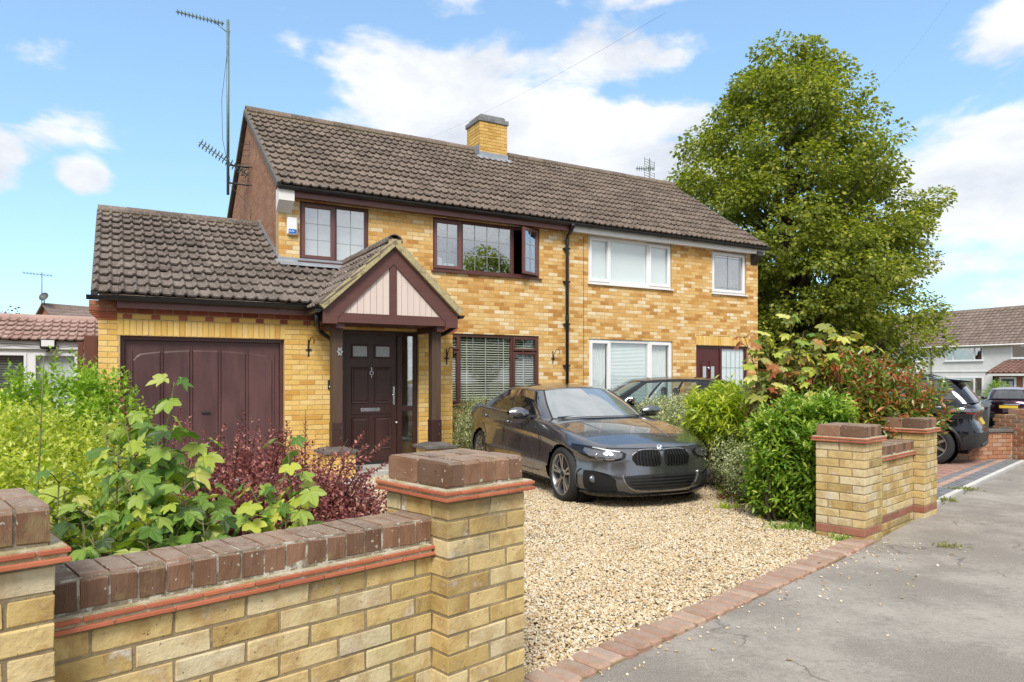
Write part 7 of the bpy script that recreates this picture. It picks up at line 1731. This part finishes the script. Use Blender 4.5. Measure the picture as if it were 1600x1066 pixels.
MB().tube([(-8, -.40, 4.52), (16, -.40, 4.52)], .06, 8).build('gutter', 'white_paint', fhm); MB().tube([(1.83, -.35, 4.45), (1.83, -.1, 4.2), (1.83, -.1, 0)], .05, 8).build('downpipe', 'black_plastic', fhm)
MB().box(-8, 16, -.05, -.001, 2.62, 2.68).build('string_course', 'white_render', fhm)
def fwin(x0, x1, z0, z1, mull, dark='room_dark'):
    mb = MB(); frame_rect(mb, x0, x1, z0, z1, -.06, .02, .08)
    for m_ in mull: mb.box(m_-.05, m_+.05, -.058, .018, z0+.07, z1-.07)
    w = mb.build('window', 'white_upvc', fhm); xs2 = [x0]+list(mull)+[x1]
    for a, b_ in zip(xs2[:-1], xs2[1:]): MB().box(a+.06, b_-.06, -.03, -.02, z0+.07, z1-.07).build('pane', 'pane', w)
    MB().box(x0+.05, x1-.05, -.012, -.004, z0+.05, z1-.05).build('interior', dark, w); MB().box(x0-.08, x1+.08, -.12, -.05, z0-.06, z0+.0).build('sill', 'white_upvc', w)
    return w
FD = []
fwin(2.85, 5.55, 3.45, 4.45, (3.45, 4.95)); fwin(2.85, 5.55, .75, 2.25, (3.45, 4.95), 'room_grey'); fwin(-1.05, 1.15, 3.45, 4.4, (.3,), 'room_grey'); fwin(7.4, 10.0, 3.55, 4.5, (8.6,), 'room_grey'); fwin(-1.05, 1.15, .75, 2.25, (.3,), 'room_grey')
ex_ = thing('porch_extension', 'orange brick porch extension with red tiled roof on the far white house', 'porch', (F0.x, F0.y, FZ), frz)
MB().box(7.3, 14.4, -2.2, -.004, -.4, 2.5).build('wall', 'far_brick', ex_); MB().add([(7.05, -2.6, 2.5), (14.4, -2.6, 2.5), (14.4, 0, 3.4), (7.05, 0, 3.4), (7.05, -2.6, 2.38), (14.4, -2.6, 2.38)], [(0, 1, 2, 3), (0, 1, 5, 4)]).build('roof', 'far_red_tile', ex_)
Mf2 = roof_frame((7.05, -2.6, 2.51), (1, 0, 0), (0, 2.6, .9)); V = []; F = []
for r in range(8):
    for c in range(22):
        k = len(V)
        for (yy, dz) in ((0, .06), (.36, .012)):
            for (x, h) in prof: V.append(Mf2 @ Vector((c*cw+x, r*.34+yy, h+dz)))
        for (x, h) in prof: V.append(Mf2 @ Vector((c*cw+x, r*.34, h+.01)))
        F += [(k+i, k+i+1, k+8+i, k+7+i) for i in range(6)]+[(k+14+i, k+15+i, k+i+1, k+i) for i in range(6)]
o = objm('roof_tile', np_mesh('roof_tile', [tuple(v_) for v_ in V], F), 'far_red_tile', ex_); o['kind'] = 'stuff'
MB().box(7.2, 14.4, -2.68, -2.6, 2.32, 2.46).build('fascia', 'white_paint', ex_); MB().tube([(7.4, -2.3, 2.35), (7.4, -2.3, 0)], .05, 8).build('downpipe', 'black_plastic', ex_); MB().box(7.2, 14.4, -.02, .0, 3.35, 3.5).build('flashing', 'lead', ex_)
mb = MB(); frame_rect(mb, 7.75, 8.8, 0, 2.25, -2.27, -2.19, .13); df = mb.build('door_frame', 'white_upvc', ex_); MB().box(7.88, 8.67, -2.25, -2.21, .05, 2.12).build('door_leaf', 'grey_plastic', df)
for x in (8.07, 8.47): MB().box(x-.12, x+.12, -2.262, -2.25, 1.0, 1.95).build('door_glass', 'frosted', df)
mb = MB(); frame_rect(mb, 9.2, 10.7, .6, 2.25, -2.27, -2.19, .1); wf_ = mb.build('window', 'white_upvc', ex_); MB().box(9.3, 10.6, -2.24, -2.23, .7, 2.15).build('pane', 'pane', wf_)
lt = thing('wall_lamp', 'round black wall lamp beside the far porch door', 'lamp', fhm.matrix_basis @ Vector((9.8, -2.2, 1.75)) if False else (F0.x+fd.x*7.55-fd.y*-2.32, F0.y+fd.y*7.55+fd.x*-2.32, FZ+1.95), frz)
MB().lathe([(0, -.18), (.14, -.12), (.18, 0), (.14, .12), (0, .18)], 14).build('globe', 'black_plastic', lt); MB().box(-.05, .05, 0, .12, -.05, .05).build('bracket', 'black_plastic', lt)
# dry lawn in front of the far house
o = sheet('lawn', [tuple((F0+fd*a+Vector((-fd.y, fd.x, 0))*b_)[:2]) for a, b_ in ((-10, -.1), (18, -.1), (18, -24), (-10, -24))], 'grass_ground', -.05); tag(o, 'dry pale lawn in front of the far white house', 'lawn')
# more houses across the road behind the photographer, only ever seen in reflections
far_house('facing_house', 'red brick house across the road behind the camera', (6, -24, 0), R(8), 14, 7, 4.8, 7.2, 'far_brick', 'far_roof', group='houses across the road')
far_house('facing_house', 'second red brick house across the road, further left behind the camera', (-14, -24, 0), R(-4), 14, 7, 4.8, 7.2, 'far_brick', 'far_roof', group='houses across the road')
